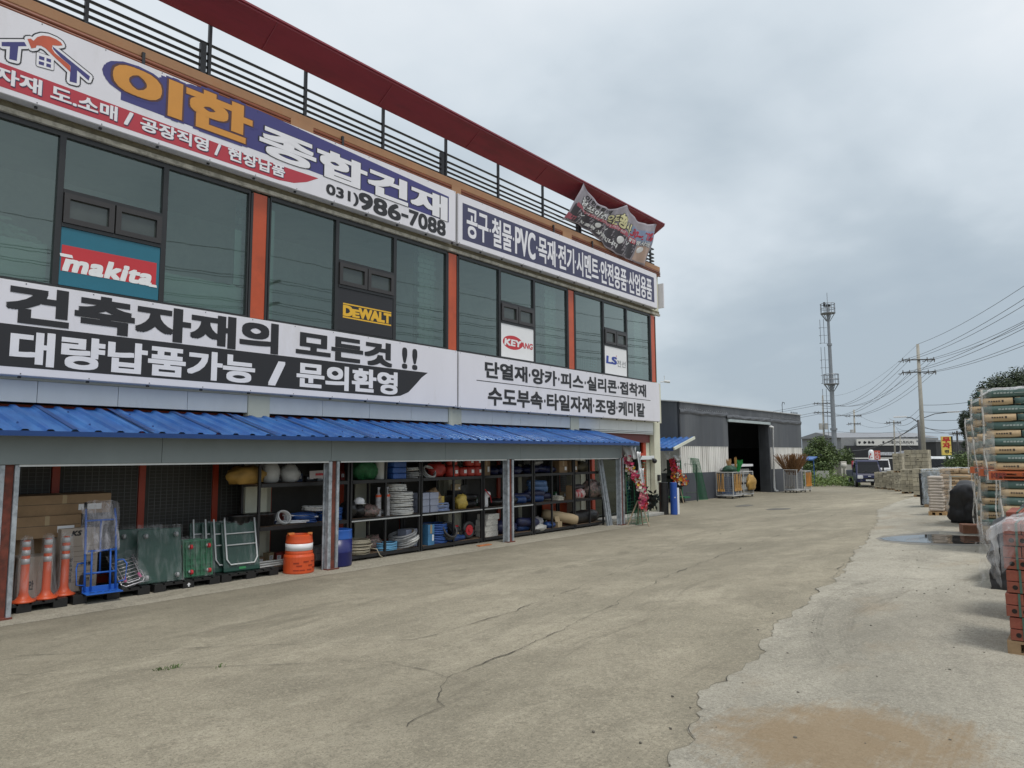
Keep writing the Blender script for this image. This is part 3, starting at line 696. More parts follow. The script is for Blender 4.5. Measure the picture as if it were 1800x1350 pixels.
s4 = sign_box('materials_sign', 'white lower sign with two lines of black product names over the entrance', 13.0, 23.77, 3.365, 4.79)
build_letters(s4, 'product_lettering', ink, run(['단열재', '·', '앙카', '·', '피스', '·', '실리콘', '·', '접착재'], 14.02, 22.72, 4.22, 4.64) + run(['수도부속', '·', '타일자재', '·', '조명', '·', '케미칼'], 14.14, 22.6, 3.5, 3.96), X=SX + .003, bold=.034)
b = M(); sheet(b, [(13.67, 4.10), (23.05, 4.10), (23.05, 4.118), (13.67, 4.118)], SX + .002); b.build('rule', ink, s4)

# wall fixings, seams and rain streaks on the signs
for sg, y0_, y1_, z0_, z1_ in ((s1, 1.6, 12.88, 7.6, 8.95), (s2, 12.96, 23.78, 7.6, 8.93), (s3, 1.6, 12.955, 3.375, 4.80), (s4, 13.0, 23.77, 3.365, 4.79)):
    b = M(); k = int((y1_ - y0_) / .9)
    for i in range(k + 1):
        y_ = lerp(y0_ + .06, y1_ - .06, i / k) if False else y0_ + .06 + (y1_ - y0_ - .12) * i / k
        for z in (z0_ + .03, z1_ - .03): b.cyl((SX - .003, y_, z), (SX + .003, y_, z), .009, n=6)
        b.box(.16, y_ - .01, z0_ - .03, .2, y_ + .03, z0_ - .001)
    b.build('fixings', frame_m, sg)
# --- posters in the middle lights
def poster(name, label, y0, y1, m, z0=4.9, z1=5.845):
    r = thing(name, label, 'poster', (.0, (y0 + y1) / 2, z0)); b = M(); b.box(-.028, y0, z0, .004, y1, z1); b.build('panel', m, r); return r
PX = .006
teal = mat('poster_teal', (.015, .135, .20), .4, var=.04); yel = mat('poster_yellow', (.72, .42, .03), .4, var=.03); red = mat('poster_red', (.50, .03, .04), .4, var=.03); pw = mat('poster_white', (.75, .76, .78), .4, var=.02)
p = poster('brand_poster', 'teal tool brand poster with white italic lettering on a red band', 4.04, 5.6, teal)
b = M(); sheet(b, [(4.06, 5.13), (5.55, 5.135), (5.55, 5.56), (4.06, 5.555)], PX); b.build('red_band', red, p)
b = M(); facade_text(b, 'makita', 4.10, 5.45, 5.145, 5.41, PX + .003, bold=.042, shear=.24, spacing=1.08); sheet(b, [(4.045, 5.36), (4.23, 5.36), (4.21, 5.41), (4.03, 5.41)], PX + .006); sheet(b, [(5.43, 5.12), (5.57, 5.12), (5.56, 5.165), (5.43, 5.165)], PX + .006); b.build('lettering', pw, p)
p = poster('brand_poster', 'black tool brand poster with yellow lettering between two lines', 9.45, 11.02, ink)
b = M(); facade_text(b, 'D', 9.60, 9.83, 5.25, 5.46, PX, bold=.055); facade_text(b, 'E', 9.86, 10.02, 5.25, 5.41, PX, bold=.055); facade_text(b, 'WALT', 10.03, 10.95, 5.25, 5.46, PX, bold=.055, spacing=.95)
sheet(b, [(9.58, 5.49), (10.97, 5.49), (10.97, 5.52), (9.58, 5.52)], PX); sheet(b, [(9.58, 5.19), (10.97, 5.19), (10.97, 5.22), (9.58, 5.22)], PX); b.build('lettering', yel, p)
p = poster('brand_poster', 'white poster with red oval logo and red lettering in an upper window', 14.98, 16.46, pw)
b = M(); sheet(b, [(15.5 + math.cos(t * .2618) * .45, 5.34 + math.sin(t * .2618) * .2) for t in range(24)], PX)
facade_text(b, 'ANG', 15.86, 16.40, 5.24, 5.40, PX, bold=.03, shear=.15); b.build('red_logo', red, p)
b = M(); facade_text(b, 'KEY', 15.13, 15.86, 5.25, 5.42, PX + .003, bold=.04, shear=.15); b.build('white_lettering', pw, p)
p = poster('brand_poster', 'white poster with blue letters and grey Hangul in the farthest window', 20.41, 21.86, pw)
b = M(); facade_text(b, 'LS', 20.52, 21.15, 5.26, 5.5, PX, bold=.045, shear=.12); b.build('blue_lettering', mat('poster_blue', (.02, .05, .30), .4), p)
b = M(); facade_text(b, '전선', 21.2, 21.78, 5.2, 5.42, PX, bold=.012); b.build('grey_lettering', mat('poster_grey', (.25, .26, .28), .4), p)
b = M(); sheet(b, [(21.12, 5.47), (21.2, 5.58), (21.14, 5.56)], PX); b.build('red_tick', red, p)

# things seen through the upper glass
pale_g = mat('pale_board', (.50, .62, .56), .8, var=.08, scale=1)
def tagbox(name, label, cat, x0, y0, z0, x1, y1, z1, m, group=None, bevel=0):
    b = M(); b.box(x0, y0, z0, x1, y1, z1); return tag(b.build(name, m, bevel=bevel, origin=((x0 + x1) / 2, (y0 + y1) / 2, z0)), label, cat, group)
def ragged(name, label, y0, y1, z0, z1, X=-.2, amp=.05):
    b = M(); n_ = 24; P = [(y0 + (y1 - y0) * i / n_, z1 + amp * noise.noise(Vector((i * .6 + y0, 1, 0)))) for i in range(n_ + 1)]
    b.prism([(X, y, z) for y, z in [(y0, z0)] + P + [(y1, z0)]][::-1], (-.02, 0, 0)); return tag(b.build(name, pale_g, origin=(X, y0, z0)), label, 'board')
ragged('foam_board', 'pale torn foam sheet standing inside the first window beside the teal poster', 5.72, 7.28, 4.72, 5.48)
ragged('foam_board', 'pale sheet standing inside the nearest window, low on the glass', 2.6, 3.92, 4.72, 5.55)
tagbox('curtain_strip', 'thin pale upright strip inside the window next to the black poster', 'strip', -.22, 7.86, 4.73, -.18, 7.96, 7.2, pale_g)
tagbox('curtain_strip', 'narrow pale strip behind the glass next to the first orange pillar', 'strip', -.22, 7.1, 5.5, -.18, 7.24, 6.6, pale_g)
b = M()
for i in range(240):
    a = random.uniform(0, 1); y = 2.7 + a * 1.1; z = 5.56 + random.uniform(0, .42) * (1 - a ** 2); d = Vector((0, random.uniform(.1, .25), random.uniform(-.12, .02))); x = -.25 - random.uniform(0, .3)
    b.add([(x, y, z), (x + .02, y + d.y, z + d.z), (x, y + d.y + .02, z + d.z - .03), (x - .02, y, z - .03)], [(0, 1, 2, 3)])
tag(b.build('net_heap', pale_g, origin=(-.3, 3.2, 5.56)), 'tangled heap of pale netting piled inside the nearest window', 'netting')
wire_w = mat('pale_wire', (.5, .62, .58), .4)
for y0_, y1_, lb in ((18.72, 20.2, 'pale wire grid inside the window left of the white Hangul poster'), (22.1, 23.55, 'pale wire grid inside the last window by the far corner')):
    b = M(); k = 14
    for i in range(k + 1): y = y0_ + (y1_ - y0_) * i / k; b.box(-.2, y, 4.73, -.19, y + .012, 5.42)
    for i in range(8): z = 4.75 + i * .09; b.box(-.192, y0_, z, -.18, y1_, z + .012)
    tag(b.build('wire_grid', wire_w, origin=(-.2, y0_, 4.73)), lb, 'wire grid')

# --- vinyl banner tied to the roof edge
bn = thing('vinyl_banner', 'creased printed opening-sale banner sagging between the roof edge and the terrace railing', 'banner', (.3, 20.8, 9.3))
def lerp(a, c, t): return a + (c - a) * t
def bpt(u, v, lift=0):
    """u along, v from foot (0) to tied top edge (1)"""
    top_y = lerp(18.52, 23.55, u); bot_y = lerp(17.85, 23.05, u)
    k = 2 if u > .53 else 0
    su = (u / .53) if u <= .53 else (u - .53) / .47
    sag = (.62 if u <= .53 else .42) * 4 * su * (1 - su) * (.6 + .4 * (1 - su))
    top_z = lerp(10.88, 10.80, u) - sag; bot_z = lerp(9.54, 9.10, u) + (.10 * math.sin(u * 6.3) - .02) + .06 * math.sin(u * 9)
    y = lerp(bot_y, top_y, v); z = lerp(bot_z, top_z, v)
    x = lerp(.12, .50, v) + .05 * math.sin(u * 21 + v * 3) * (1 - abs(2 * v - 1) * .5) + .03 * math.sin(u * 47 + v * 9) + .10 * math.sin(v * 3.1) * .5
    return (x + lift, y, z)
b = M(); b.grid(lambda u, v: bpt(u, v), 60, 22); b.build('cloth', mat('banner_grey', (.27, .25, .29), .5, var=.15, scale=2, col2=(.36, .33, .38), c2scale=.8), bn, smooth=True, thick=.004)
def bpatch(name, m, u0, u1, v0, v1, lift, wav=0):
    b = M(); b.grid(lambda u, v: bpt(lerp(u0, u1, u), lerp(v0, v1, v) + wav * math.sin(u * 5), lift), 30, 6); return b.build(name, m, bn, smooth=True)
bpatch('dark_band', mat('banner_dark', (.05, .045, .06), .5), .02, .80, .03, .47, .006); bpatch('pink_band', mat('banner_pink', (.42, .10, .14), .5), .03, .64, .43, .52, .010)
bpatch('blue_patch', mat('banner_blue', (.24, .31, .46), .5), .66, .985, .46, .80, .006); bpatch('red_label', mat('banner_red', (.45, .03, .06), .5), .665, .775, .40, .53, .010)
bpatch('corner_print', mat('banner_peach', (.48, .34, .28), .5), .82, .985, .03, .40, .006); bpatch('pink_corner', MATS['banner_pink'], .0, .1, .05, .19, .010)
def btext(b, s, u0, u1, v0, v1, lift, bold=.04, shear=0.0, copies=None):
    letters(b, s, lambda a, c, k: bpt(u0 + a, v0 + c, lift + .0015 * k), u1 - u0, v1 - v0, bold, shear, 1.0, copies)
b = M(); btext(b, '점포이전', .05, .33, .53, .76, .011, .09); btext(b, '오픈행사', .36, .66, .53, .78, .011, .09); btext(b, '이한종합건재', .07, .37, .80, .93, .008, .03); btext(b, '행사상품', .79, .97, .41, .52, .009, .07); b.build('dark_lettering', ink, bn)
b = M(); btext(b, '점포이전', .05, .33, .53, .76, .014, .04); btext(b, '파격적인 도매가격으로', .09, .60, .445, .505, .013, .02, copies=1); btext(b, '맞춤형 상품입니다', .16, .60, .10, .19, .010, .05); btext(b, '할인', .68, .76, .42, .51, .013, .03); btext(b, '행사상품', .79, .97, .41, .52, .013, .03); b.build('white_lettering', pw, bn)
b = M(); btext(b, '오픈행사', .36, .66, .53, .78, .015, .04); b.build('cream_lettering', mat('banner_cream', (.66, .62, .36), .5), bn)
b = M(); btext(b, '30~70%', .67, .97, .56, .75, .013, .035, .1); b.build('red_lettering', MATS['banner_red'], bn)
b = M()
for u in (.13, .40, .67):
    pts = [(-.028, .02), (-.006, -.05), (.035, .075), (.028, .085), (-.006, -.015), (-.022, .035)]; b.add([bpt(u + p[0], .31 + p[1], .012) for p in pts], [tuple(range(6))])
for u in (.31, .59, .86):
    b.add([bpt(u + .03 * math.cos(t * .52), .30 + .08 * math.sin(t * .52), .012) for t in range(12)], [tuple(range(12))])
b.build('check_marks', pw, bn)
b = M()
for (u, v), q in (((0, 1), (.5, 18.5, 10.86)), ((.53, 1), (.52, 21.2, 10.86)), ((1, 1), (.52, 23.6, 10.84)), ((0, 0), (-.05, 17.3, 9.7)), ((1, 0), (-.08, 23.5, 9.3))): b.tube([bpt(u, v), q], .006, 4)
b.build('tie_cord', mat('cord_white', (.6, .6, .6), .8), bn)

# ================================================================== LEAN-TO SHED
blue_metal = mat('blue_roof_metal', (.019, .088, .30), .40, var=.18, scale=1.2, spec=.5, stretch=(.5, 2, 1), col2=(.035, .135, .37), c2scale=2.5)
blue_trim = mat('blue_trim', (.008, .045, .18), .4, var=.08)
fascia_m = mat('grey_fascia', (.20, .235, .24), .42, var=.07, scale=1.5, spec=.45)
galv = mat('galvanised', (.42, .46, .50), .45, metal=.35, var=.14, scale=9, col2=(.27, .30, .33), c2scale=8)
rust = mat('rust_red', (.16, .040, .025), .75, var=.25, scale=8, col2=(.09, .03, .02), c2scale=6)
alu = mat('aluminium_edge', (.60, .62, .62), .4, metal=.3, var=.1)
shed = thing('lean_to_shed', 'open-fronted lean-to store with blue ribbed roof along the shop front', 'shed', (1.25, 8.0, 0))
YE = 19.70
b = M(); prof = []
y = -9.0
while y < YE - .01:
    prof += [(y, 0), (y + .17, 0), (y + .205, .034), (y + .265, .034)]; y += .30
prof.append((YE, 0))
for t in (0, .5, 1):
    for y_, h in prof: b.v.append((lerp(-.01, 1.63, t), y_, lerp(2.925, 2.505, t) + h + .004 * noise.noise(Vector((y_ * .7, t * 3, 0)))))
n_ = len(prof)
for j in range(2):
    for i in range(n_ - 1): b.f.append((j * n_ + i, (j + 1) * n_ + i, (j + 1) * n_ + i + 1, j * n_ + i + 1)); b.m.append(0)
b.build('roof', blue_metal, shed, thick=.004)
b = M()
for i in range(28):   # laps and screws
    y_ = -8.8 + i * 1.05
    if y_ > YE: break
    b.add([(lerp(-.01, 1.63, t), y_ + dy, lerp(2.925, 2.505, t) + .046 + dz) for t in (0, 1) for dy, dz in ((0, 0), (.09, -.002))], [(0, 2, 3, 1)])
for i in range(92):
    y_ = -9 + .235 + i * .30
    for t in (.28, .80):
        if (i + int(t * 10)) % 3 == 0: c = (lerp(-.01, 1.63, t), y_, lerp(2.925, 2.505, t) + .036); b.cyl(c, (c[0], c[1], c[2] + .022), .016, .01, 6)
b.build('roof_screws', blue_trim, shed)
b = M(); b.box(1.62, -9, 2.445, 1.64, YE, 2.515); b.box(1.30, -9, 2.475, 1.618, YE, 2.485); b.build('eave_trim', blue_trim, shed)
b = M(); b.add([(0, YE, 2.80), (1.62, YE, 2.45), (1.62, YE, 2.52), (0, YE, 2.95), (0, YE + .02, 2.80), (1.62, YE + .02, 2.45), (1.62, YE + .02, 2.52), (0, YE + .02, 2.95)], [(0, 1, 2, 3), (7, 6, 5, 4), (3, 2, 6, 7), (0, 4, 5, 1), (1, 5, 6, 2)]); b.build('gable_trim', blue_trim, shed)
b = M(); ys = [-9, -4.6, -1.2, 2.0, 5.2, 8.4, 11.5, 14.2, 16.9, 19.25]
for p, q in zip(ys, ys[1:]): b.box(1.235, p + .003, 2.065, 1.285, q - .003, 2.47)
b.build('fascia', fascia_m, shed, bevel=.003)
b = M()
for p, q in ((-9, 3.05), (3.3, 8.36), (8.64, 13.68), (13.98, 19.05)): b.box(1.22, p, 2.035, 1.27, q, 2.062)
b.build('shutter_rail', alu, shed)
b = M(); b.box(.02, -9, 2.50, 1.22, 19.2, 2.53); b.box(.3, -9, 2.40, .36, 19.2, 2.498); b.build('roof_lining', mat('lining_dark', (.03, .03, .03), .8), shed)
for y_ in (-7.4, -2.1, 3.19, 8.495, 13.835, 19.25):
    b = M(); b.box(1.15, y_ - .125, .02, 1.27, y_ - .05, 2.06); b.box(1.15, y_ + .065, .02, 1.265, y_ + .125, 2.06); b.box(1.13, y_ - .16, .02, 1.16, y_ - .128, 2.05)
    po = b.build('post', galv, shed, bevel=.008)
    b = M(); b.box(1.14, y_ - .042, .02, 1.235, y_ + .058, 2.06); b.build('rusty_core', rust, po)
    b = M(); b.box(1.1, y_ - .13, .02, 1.30, y_ + .13, .045); b.build('base_plate', rust, po)

# ------------------------------------------------------------------ steel racks
rack_m = mat('rack_black', (.016, .016, .018), .5, var=.2); board = mat('rack_board', (.16, .105, .065), .7, var=.25, scale=3)
LV = (.13, .87, 1.655)
RACKS = [(7.22, 9.26, ()), (9.30, 11.25, (10.22,)), (11.28, 13.36, (12.32,)), (13.40, 15.42, ()), (15.46, 17.38, (16.28,)), (17.42, 19.0, (18.2,))]
RL = ['black steel shelving rack behind the orange traffic drum', 'black shelving rack holding white hose coils, beside the blue barrel', 'black shelving rack with the yellow bag and red buckets', 'black shelving rack holding paper bundles, behind the third shed post', 'black shelving rack stacked with blue tarpaulin rolls', 'black shelving rack with glove packs at the far end of the shed']
for (ya, yb, mids), lb in zip(RACKS, RL):
    r = thing('steel_rack', lb, 'shelving rack', (.45, (ya + yb) / 2, .022), 'steel racks in the lean-to')
    for y_ in (ya, yb - .045) + tuple(mids):
        for x in (.70, .12): b = M(); b.box(x, y_, .022, x + .045, y_ + .045, 2.38); b.build('upright', rack_m, r)
    for z in LV:
        b = M(); b.box(.115, ya + .005, z - .022, .742, yb - .005, z); sh = b.build('shelf', board, r)
        b = M(); b.box(.744, ya + .046, z - .065, .756, yb - .046, z + .003); b.box(.10, ya + .046, z - .065, .112, yb - .046, z); b.build('beam', rack_m, sh)
        if z == LV[1] and 10 < yb < 16 : b = M(); b.box(.757, ya + .02, z - .055, .764, yb - .02, z - .03); b.build('shelf_edge', alu, sh)

# ------------------------------------------------------------------ goods
def coil(name, label, cat, c, R, r, turns, m, group=None, tilt=None, sq=1.0, jit=.012, seed=0):
    rn = random.Random(seed + int(c[1] * 100)); b = M(); Rm = tilt or Matrix.Identity(3); c = Vector(c)
    for k in range(turns):
        P = []; n_ = 22; ph = rn.uniform(0, 6); ex = R * rn.uniform(.93, 1.04); o = Vector((rn.uniform(-jit, jit), rn.uniform(-jit, jit), r + k * 2 * r * .96))
        for i in range(n_):
            t = 2 * math.pi * i / n_ + ph; P.append(c + Rm @ (Vector((math.cos(t) * ex * sq, math.sin(t) * ex, r * .35 * math.sin(t * 2 + ph))) + o))
        b.tube(P, r, 6, closed=True)
    return tag(b.build(name, m, smooth=True, origin=c), label, cat, group)
def sack(name, label, cat, c, r, m, group=None, amp=.3, seed=1, rot=None, fq=2.4, film=None):
    b = M(); b.blob((c[0], c[1], c[2] + r[2] * .82), r, amp, fq, 18, 12, r[2] * .8, rot, seed); return tag(b.build(name, m, smooth=True, origin=c), label, cat, group)
def carton(name, label, cat, c, h, m, rot=0.0, group=None, tilt=0.0, bevel=.006):
    b = M(); Rm = rotz(rot) @ Matrix.Rotation(tilt, 3, 'Y'); cc = Vector((c[0], c[1], c[2] + h[2])); b.obox(cc, h, Rm); ms = [m]
    if min(h) > .05 and name == 'carton':   # parcel tape, a flap seam and a paper label
        b.k = 1; b.obox(cc + Rm @ Vector((h[0] + .0012, 0, h[2] * .55)), (.001, min(.03, h[1] * .3), h[2] * .42), Rm); b.obox(cc + Rm @ Vector((0, 0, h[2] + .001)), (h[0] * .98, .025, .001), Rm); b.k = 2; b.obox(cc + Rm @ Vector((h[0] + .0012, h[1] * .55, -h[2] * .3)), (.001, h[1] * .25, h[2] * .3), Rm); b.k = 3; b.obox(cc + Rm @ Vector((h[0] + .001, 0, h[2] * .1)), (.0008, h[1] * .97, .003), Rm); ms = [m, tape_m, pw, ink]
    return tag(b.build(name, ms, bevel=0 if len(ms) > 1 else bevel, origin=c), label, cat, group)
def roll(name, label, cat, a, c, r, m, group=None, amp=.08, seed=0, n=14):
    b = M(); a = Vector(a); c = Vector(c); k = 9; P = []; Rr = []
    for i in range(k): t = i / (k - 1); p = a.lerp(c, t); p.z += .01 * noise.noise(Vector((i * .9, seed, 0))); P.append(p); Rr.append(r * (1 + amp * 2 * noise.noise(Vector((i * 1.3, seed * 2.2, 3)))) * (1 if 0 < i < k - 1 else .8))
    b.tube(P, Rr, n); return tag(b.build(name, m, smooth=True, origin=a), label, cat, group)
tape_m = mat('parcel_tape', (.36, .27, .15), .35, var=.1)
kraft = mat('cardboard', (.27, .175, .095), .75, var=.18, scale=3, bump=.3, bscale=5); kraft2 = mat('cardboard_pale', (.40, .31, .19), .75, var=.1, scale=2)
poly_y = mat('sack_amber', (.34, .20, .045), .6, var=.25, scale=4); poly_w = mat('sack_white', (.50, .51, .50), .5, var=.15, scale=6, bump=.3, bscale=14); poly_g = mat('net_green', (.02, .13, .045), .6, var=.4, scale=14, bump=.5, bscale=30)
blue_p = mat('tarp_blue', (.014, .05, .17), .38, var=.3, scale=7, bump=.6, bscale=16); navy_p = mat('tarp_navy', (.010, .014, .055), .42, var=.35, scale=7, bump=.6, bscale=16); blue_h = mat('hose_blue', (.025, .085, .30), .4, var=.2); lblue = mat('hose_sky', (.13, .35, .56), .4, var=.15)
hose_w = mat('hose_white', (.56, .56, .54), .5, var=.14, scale=10, col2=(.2, .2, .2), c2scale=14, c2pos=(.56, .62)); hose_g = mat('hose_grey', (.24, .245, .25), .5, var=.3, scale=12); hose_k = mat('hose_black', (.03, .03, .032), .45, var=.2); cable = mat('cable_cream', (.42, .38, .29), .5, var=.2)
bag_k = mat('bag_black', (.012, .012, .013), .32, var=.3, scale=8, bump=.6, bscale=14); red_p = mat('sack_red', (.38, .035, .025), .45, var=.25, scale=9, bump=.3, bscale=14); yel_p = mat('bag_yellow', (.52, .38, .08), .45, var=.25, scale=9, bump=.4, bscale=14); paper = mat('paper_bundle', (.58, .57, .53), .7, var=.12, scale=9, col2=(.32, .31, .3), c2scale=12, c2pos=(.55, .6), stretch=(1, 1, 3)); silver = mat('pack_silver', (.34, .34, .36), .35, var=.45, scale=14, bump=.5, bscale=20); red_mix = mat('pack_mixed', (.22, .14, .13), .4, var=.5, scale=22, col2=(.05, .07, .05), c2scale=16); grey_p = mat('bag_grey', (.27, .28, .29), .4, var=.2, scale=6, bump=.5, bscale=12); grey_box = mat('box_greyblue', (.30, .33, .43), .5, var=.12, scale=8); aqua_box = mat('box_aqua', (.06, .20, .38), .45, var=.2, scale=6); or_p = mat('orange_plastic', (.62, .085, .02), .42, var=.08)
X_ = .46; L0, L1, L2 = LV
# rack one
sack('sack', 'amber mesh sack slumped on the top shelf of the first rack', 'sack', (X_, 7.12, L2), (.22, .38, .19), poly_y, seed=3)
sack('sack', 'upright white sack between amber sacks on the top shelf', 'sack', (X_, 7.62, L2), (.17, .19, .24), poly_w, amp=.1, seed=4)
sack('sack', 'round white sack near the first galvanised shed post, top shelf', 'sack', (X_, 8.05, L2), (.19, .2, .2), poly_w, amp=.16, seed=6)
b = M(); b.obox((.75, 8.5, L2 + .15), (.006, .2, .075), Matrix.Rotation(.03, 3, 'X')); o = b.build('hanging_card', mat('card_pale', (.5, .46, .46), .6, var=.1), origin=(.75, 8.5, L2))
tag(o, 'pale card with a red printed mark hanging on the first rack', 'card')
b = M(); b.obox((.758, 8.52, L2 + .15), (.003, .09, .022)); b.build('red_print', red, o)
for k in range(6):
    b = M(); y_ = 6.98 + k * .115
    b.lathe((X_, y_, L1 + .0), [(.12, 0), (.15, .02), (.185, .2), (.20, .21), (.20, .24), (.17, .235)], 18)
    tag(b.build('black_bucket', bag_k, smooth=True, origin=(X_, y_, L1)), 'black plastic bucket nested in the row on the middle shelf of the first rack', 'bucket', 'nested black buckets on the first rack')
coil('hose_coil', 'loose white tube coil beside the black buckets', 'hose', (.52, 7.86, L1 + .12), .13, .017, 3, mat('hose_milky', (.55, .56, .56), .35), tilt=Matrix.Rotation(rad(62), 3, 'Y'))
for k, (a, c) in enumerate((((.50, 7.75, L1 + .03), (.74, 8.25, L1 + .03)), ((.45, 7.8, L1 + .06), (.74, 8.32, L1 + .05)), ((.4, 7.95, L1 + .16), (.7, 8.55, L1 + .11)))):
    b = M(); b.cyl(a, c, .016, n=8); tag(b.build('plastic_pipe', pw, smooth=True, origin=a), ['white pipe offcut lying lowest by the white tube coil', 'second white pipe offcut lying against the lowest one', 'white pipe offcut resting on the blue hose coil'][k], 'pipe')
coil('hose_coil', 'blue hose coil under the white pipe offcut on the first rack', 'hose', (X_, 8.38, L1), .24, .019, 5, blue_h); coil('hose_coil', 'taller blue hose coil partly behind the first galvanised shed post', 'hose', (X_, 8.98, L1), .26, .019, 7, blue_h)
coil('hose_coil', 'greyish white hose coil lying on top of the blue ones', 'hose', (X_, 8.62, L1 + .22), .24, .022, 2, hose_w)
b = M()
for i in range(9): b.cyl((.72 - .03 * i % .3, 7.28, L0 + .02 + .032 * (i // 3)), (.60 - .02 * (i % 3), 8.3 + random.uniform(-.1, .1), L0 + .02 + .03 * (i // 3)), .015, n=6)
tag(b.build('pipe_bundle', poly_w, origin=(.6, 7.3, L0)), 'bundle of thin white pipes on the bottom shelf behind the traffic drum', 'pipe bundle')
carton('carton', 'grey flat carton low behind the blue barrel', 'carton', (X_, 8.75, L0), (.2, .2, .12), grey_p)
# rack two
sack('net_bag', 'green netting bag on the top shelf of the second rack', 'bag', (X_, 9.85, L2), (.22, .30, .27), poly_g, amp=.4, seed=8)
b = M(); b.lathe((X_ + .1, 10.24, L2), [(.12, 0), (.14, .02), (.145, .40), (.15, .42)], 20); tag(b.build('roll', poly_w, smooth=True, origin=(X_, 10.24, L2)), 'upright white roll beside the green netting bag', 'roll')
for k in range(3): carton('blue_case', ['lowest', 'middle', 'topmost'][k] + ' flat blue case in the pile beside the white upright roll', 'case', (X_ + .08, 10.64, L2 + .13 * k), (.2, .19, .062), blue_h, rot=random.uniform(-.05, .05), bevel=.02)
coil('hose_coil', 'grey strapping coil on the top shelf beside the blue cases', 'hose', (X_ + .05, 11.2, L2), .22, .02, 4, hose_g); coil('hose_coil', 'white strapping coil topping the grey strapping', 'hose', (X_ + .05, 11.18, L2 + .17), .2, .02, 2, hose_w)
coil('hose_coil', 'slack pale wire loop leaning at the end of the strapping', 'hose', (X_ + .1, 11.66, L2 + .1), .17, .012, 4, poly_w, tilt=Matrix.Rotation(rad(50), 3, 'Y'))
sack('bag', 'dark lumpy bag on the middle shelf beside the white helmet', 'bag', (X_, 9.46, L1), (.2, .2, .2), bag_k, seed=9)
b = M(); b.blob((.55, 9.68, L1 + .34), (.1, .12, .09), .05, flat=.04); b.lathe((.55, 9.68, L1 + .29), [(.13, 0), (.14, .015), (.10, .02)], 16); tag(b.build('helmet', pw, smooth=True, origin=(.55, 9.68, L1 + .29)), 'white safety helmet on top of the dark bag', 'helmet')
sack('bag', 'black bag carrying the white helmet', 'bag', (.5, 9.68, L1), (.17, .16, .16), bag_k, seed=10)
sack('pack', 'heap of silver and red packets on the middle shelf', 'pack', (.52, 9.98, L1), (.2, .26, .14), red_mix, amp=.5, seed=11, fq=4)
for k, y_ in enumerate((10.14, 10.38)):
    b = M(); b.lathe((.62, y_, L1), [(.06, 0), (.062, .02), (.058, .40), (.05, .46), (.022, .50), (.02, .56), (.03, .58), (.03, .62)], 14)
    b2 = b.build('sealant_tube', silver, smooth=True, origin=(.62, y_, L1)); tag(b2, ['grey wrapped tube standing next to the packets', 'grey wrapped tube standing next to the rack upright'][k], 'tube')
    b = M(); b.lathe((.62, y_, L1 + .41), [(.062, 0), (.058, .05)], 14); b.build('orange_band', or_p, b2)
for k in range(4):
    coil('hose_coil', ['lowest', 'second lowest', 'second topmost', 'topmost'][k] + ' white printed hose coil in the tall pile on the second rack', 'hose', (X_ + .02, 10.86 - .1 * (k == 3), L1 + .17 * k), .29 - .06 * (k == 3), .020, 4, hose_w, 'white hose pile', seed=k * 7)
for j in range(2):
    for k in range(3): carton('small_box', ORD[k] + ' from the bottom small grey box, ' + ('pile by the white hoses' if j == 0 else 'pile by the blue coil'), 'box', (.58, 11.42 + j * .30, L1 + .15 * k), (.14, .135, .072), grey_box, group='small grey boxes', rot=random.uniform(-.06, .06))
coil('hose_coil', 'cream cable bundle spilling over the bottom shelf by the blue barrel', 'hose', (.5, 9.62, L0), .30, .012, 13, cable, jit=.05)
b = M(); b.tube([(.6, 9.9, L0 + .1), (.75, 10.0, L0 + .08), (.79, 10.05, L0 - .05), (.80, 10.12, L0 - .10)], .012); tag(b.build('cable_end', cable, smooth=True, origin=(.7, 9.9, L0)), 'loose cream cable end hanging off the bottom shelf', 'cable')
sack('pack', 'red and grey wrapped packs behind the light blue hose', 'pack', (.36, 10.2, L0), (.18, .26, .18), red_mix, amp=.4, seed=13, fq=4)
coil('hose_coil', 'light blue hose coil on the bottom shelf of the second rack', 'hose', (.55, 10.42, L0), .24, .018, 5, lblue, sq=.8)
coil('hose_coil', 'black and white striped flat hose coil tilted on the bottom shelf', 'hose', (.5, 11.0, L0 + .06), .30, .024, 6, hose_g, tilt=Matrix.Rotation(rad(14), 3, 'X')); coil('hose_coil', 'white printed hose coil laid through the tilted grey coil', 'hose', (.52, 11.02, L0 + .14), .305, .022, 2, hose_w, tilt=Matrix.Rotation(rad(14), 3, 'X'))
carton('carton', 'grey blue carton behind the tilted hose coil', 'carton', (.42, 11.2, L0), (.14, .2, .19), grey_box)
carton('carton', 'upright aqua carton with white edge next to the rack upright', 'carton', (.6, 11.62, L0), (.12, .1, .23), aqua_box)
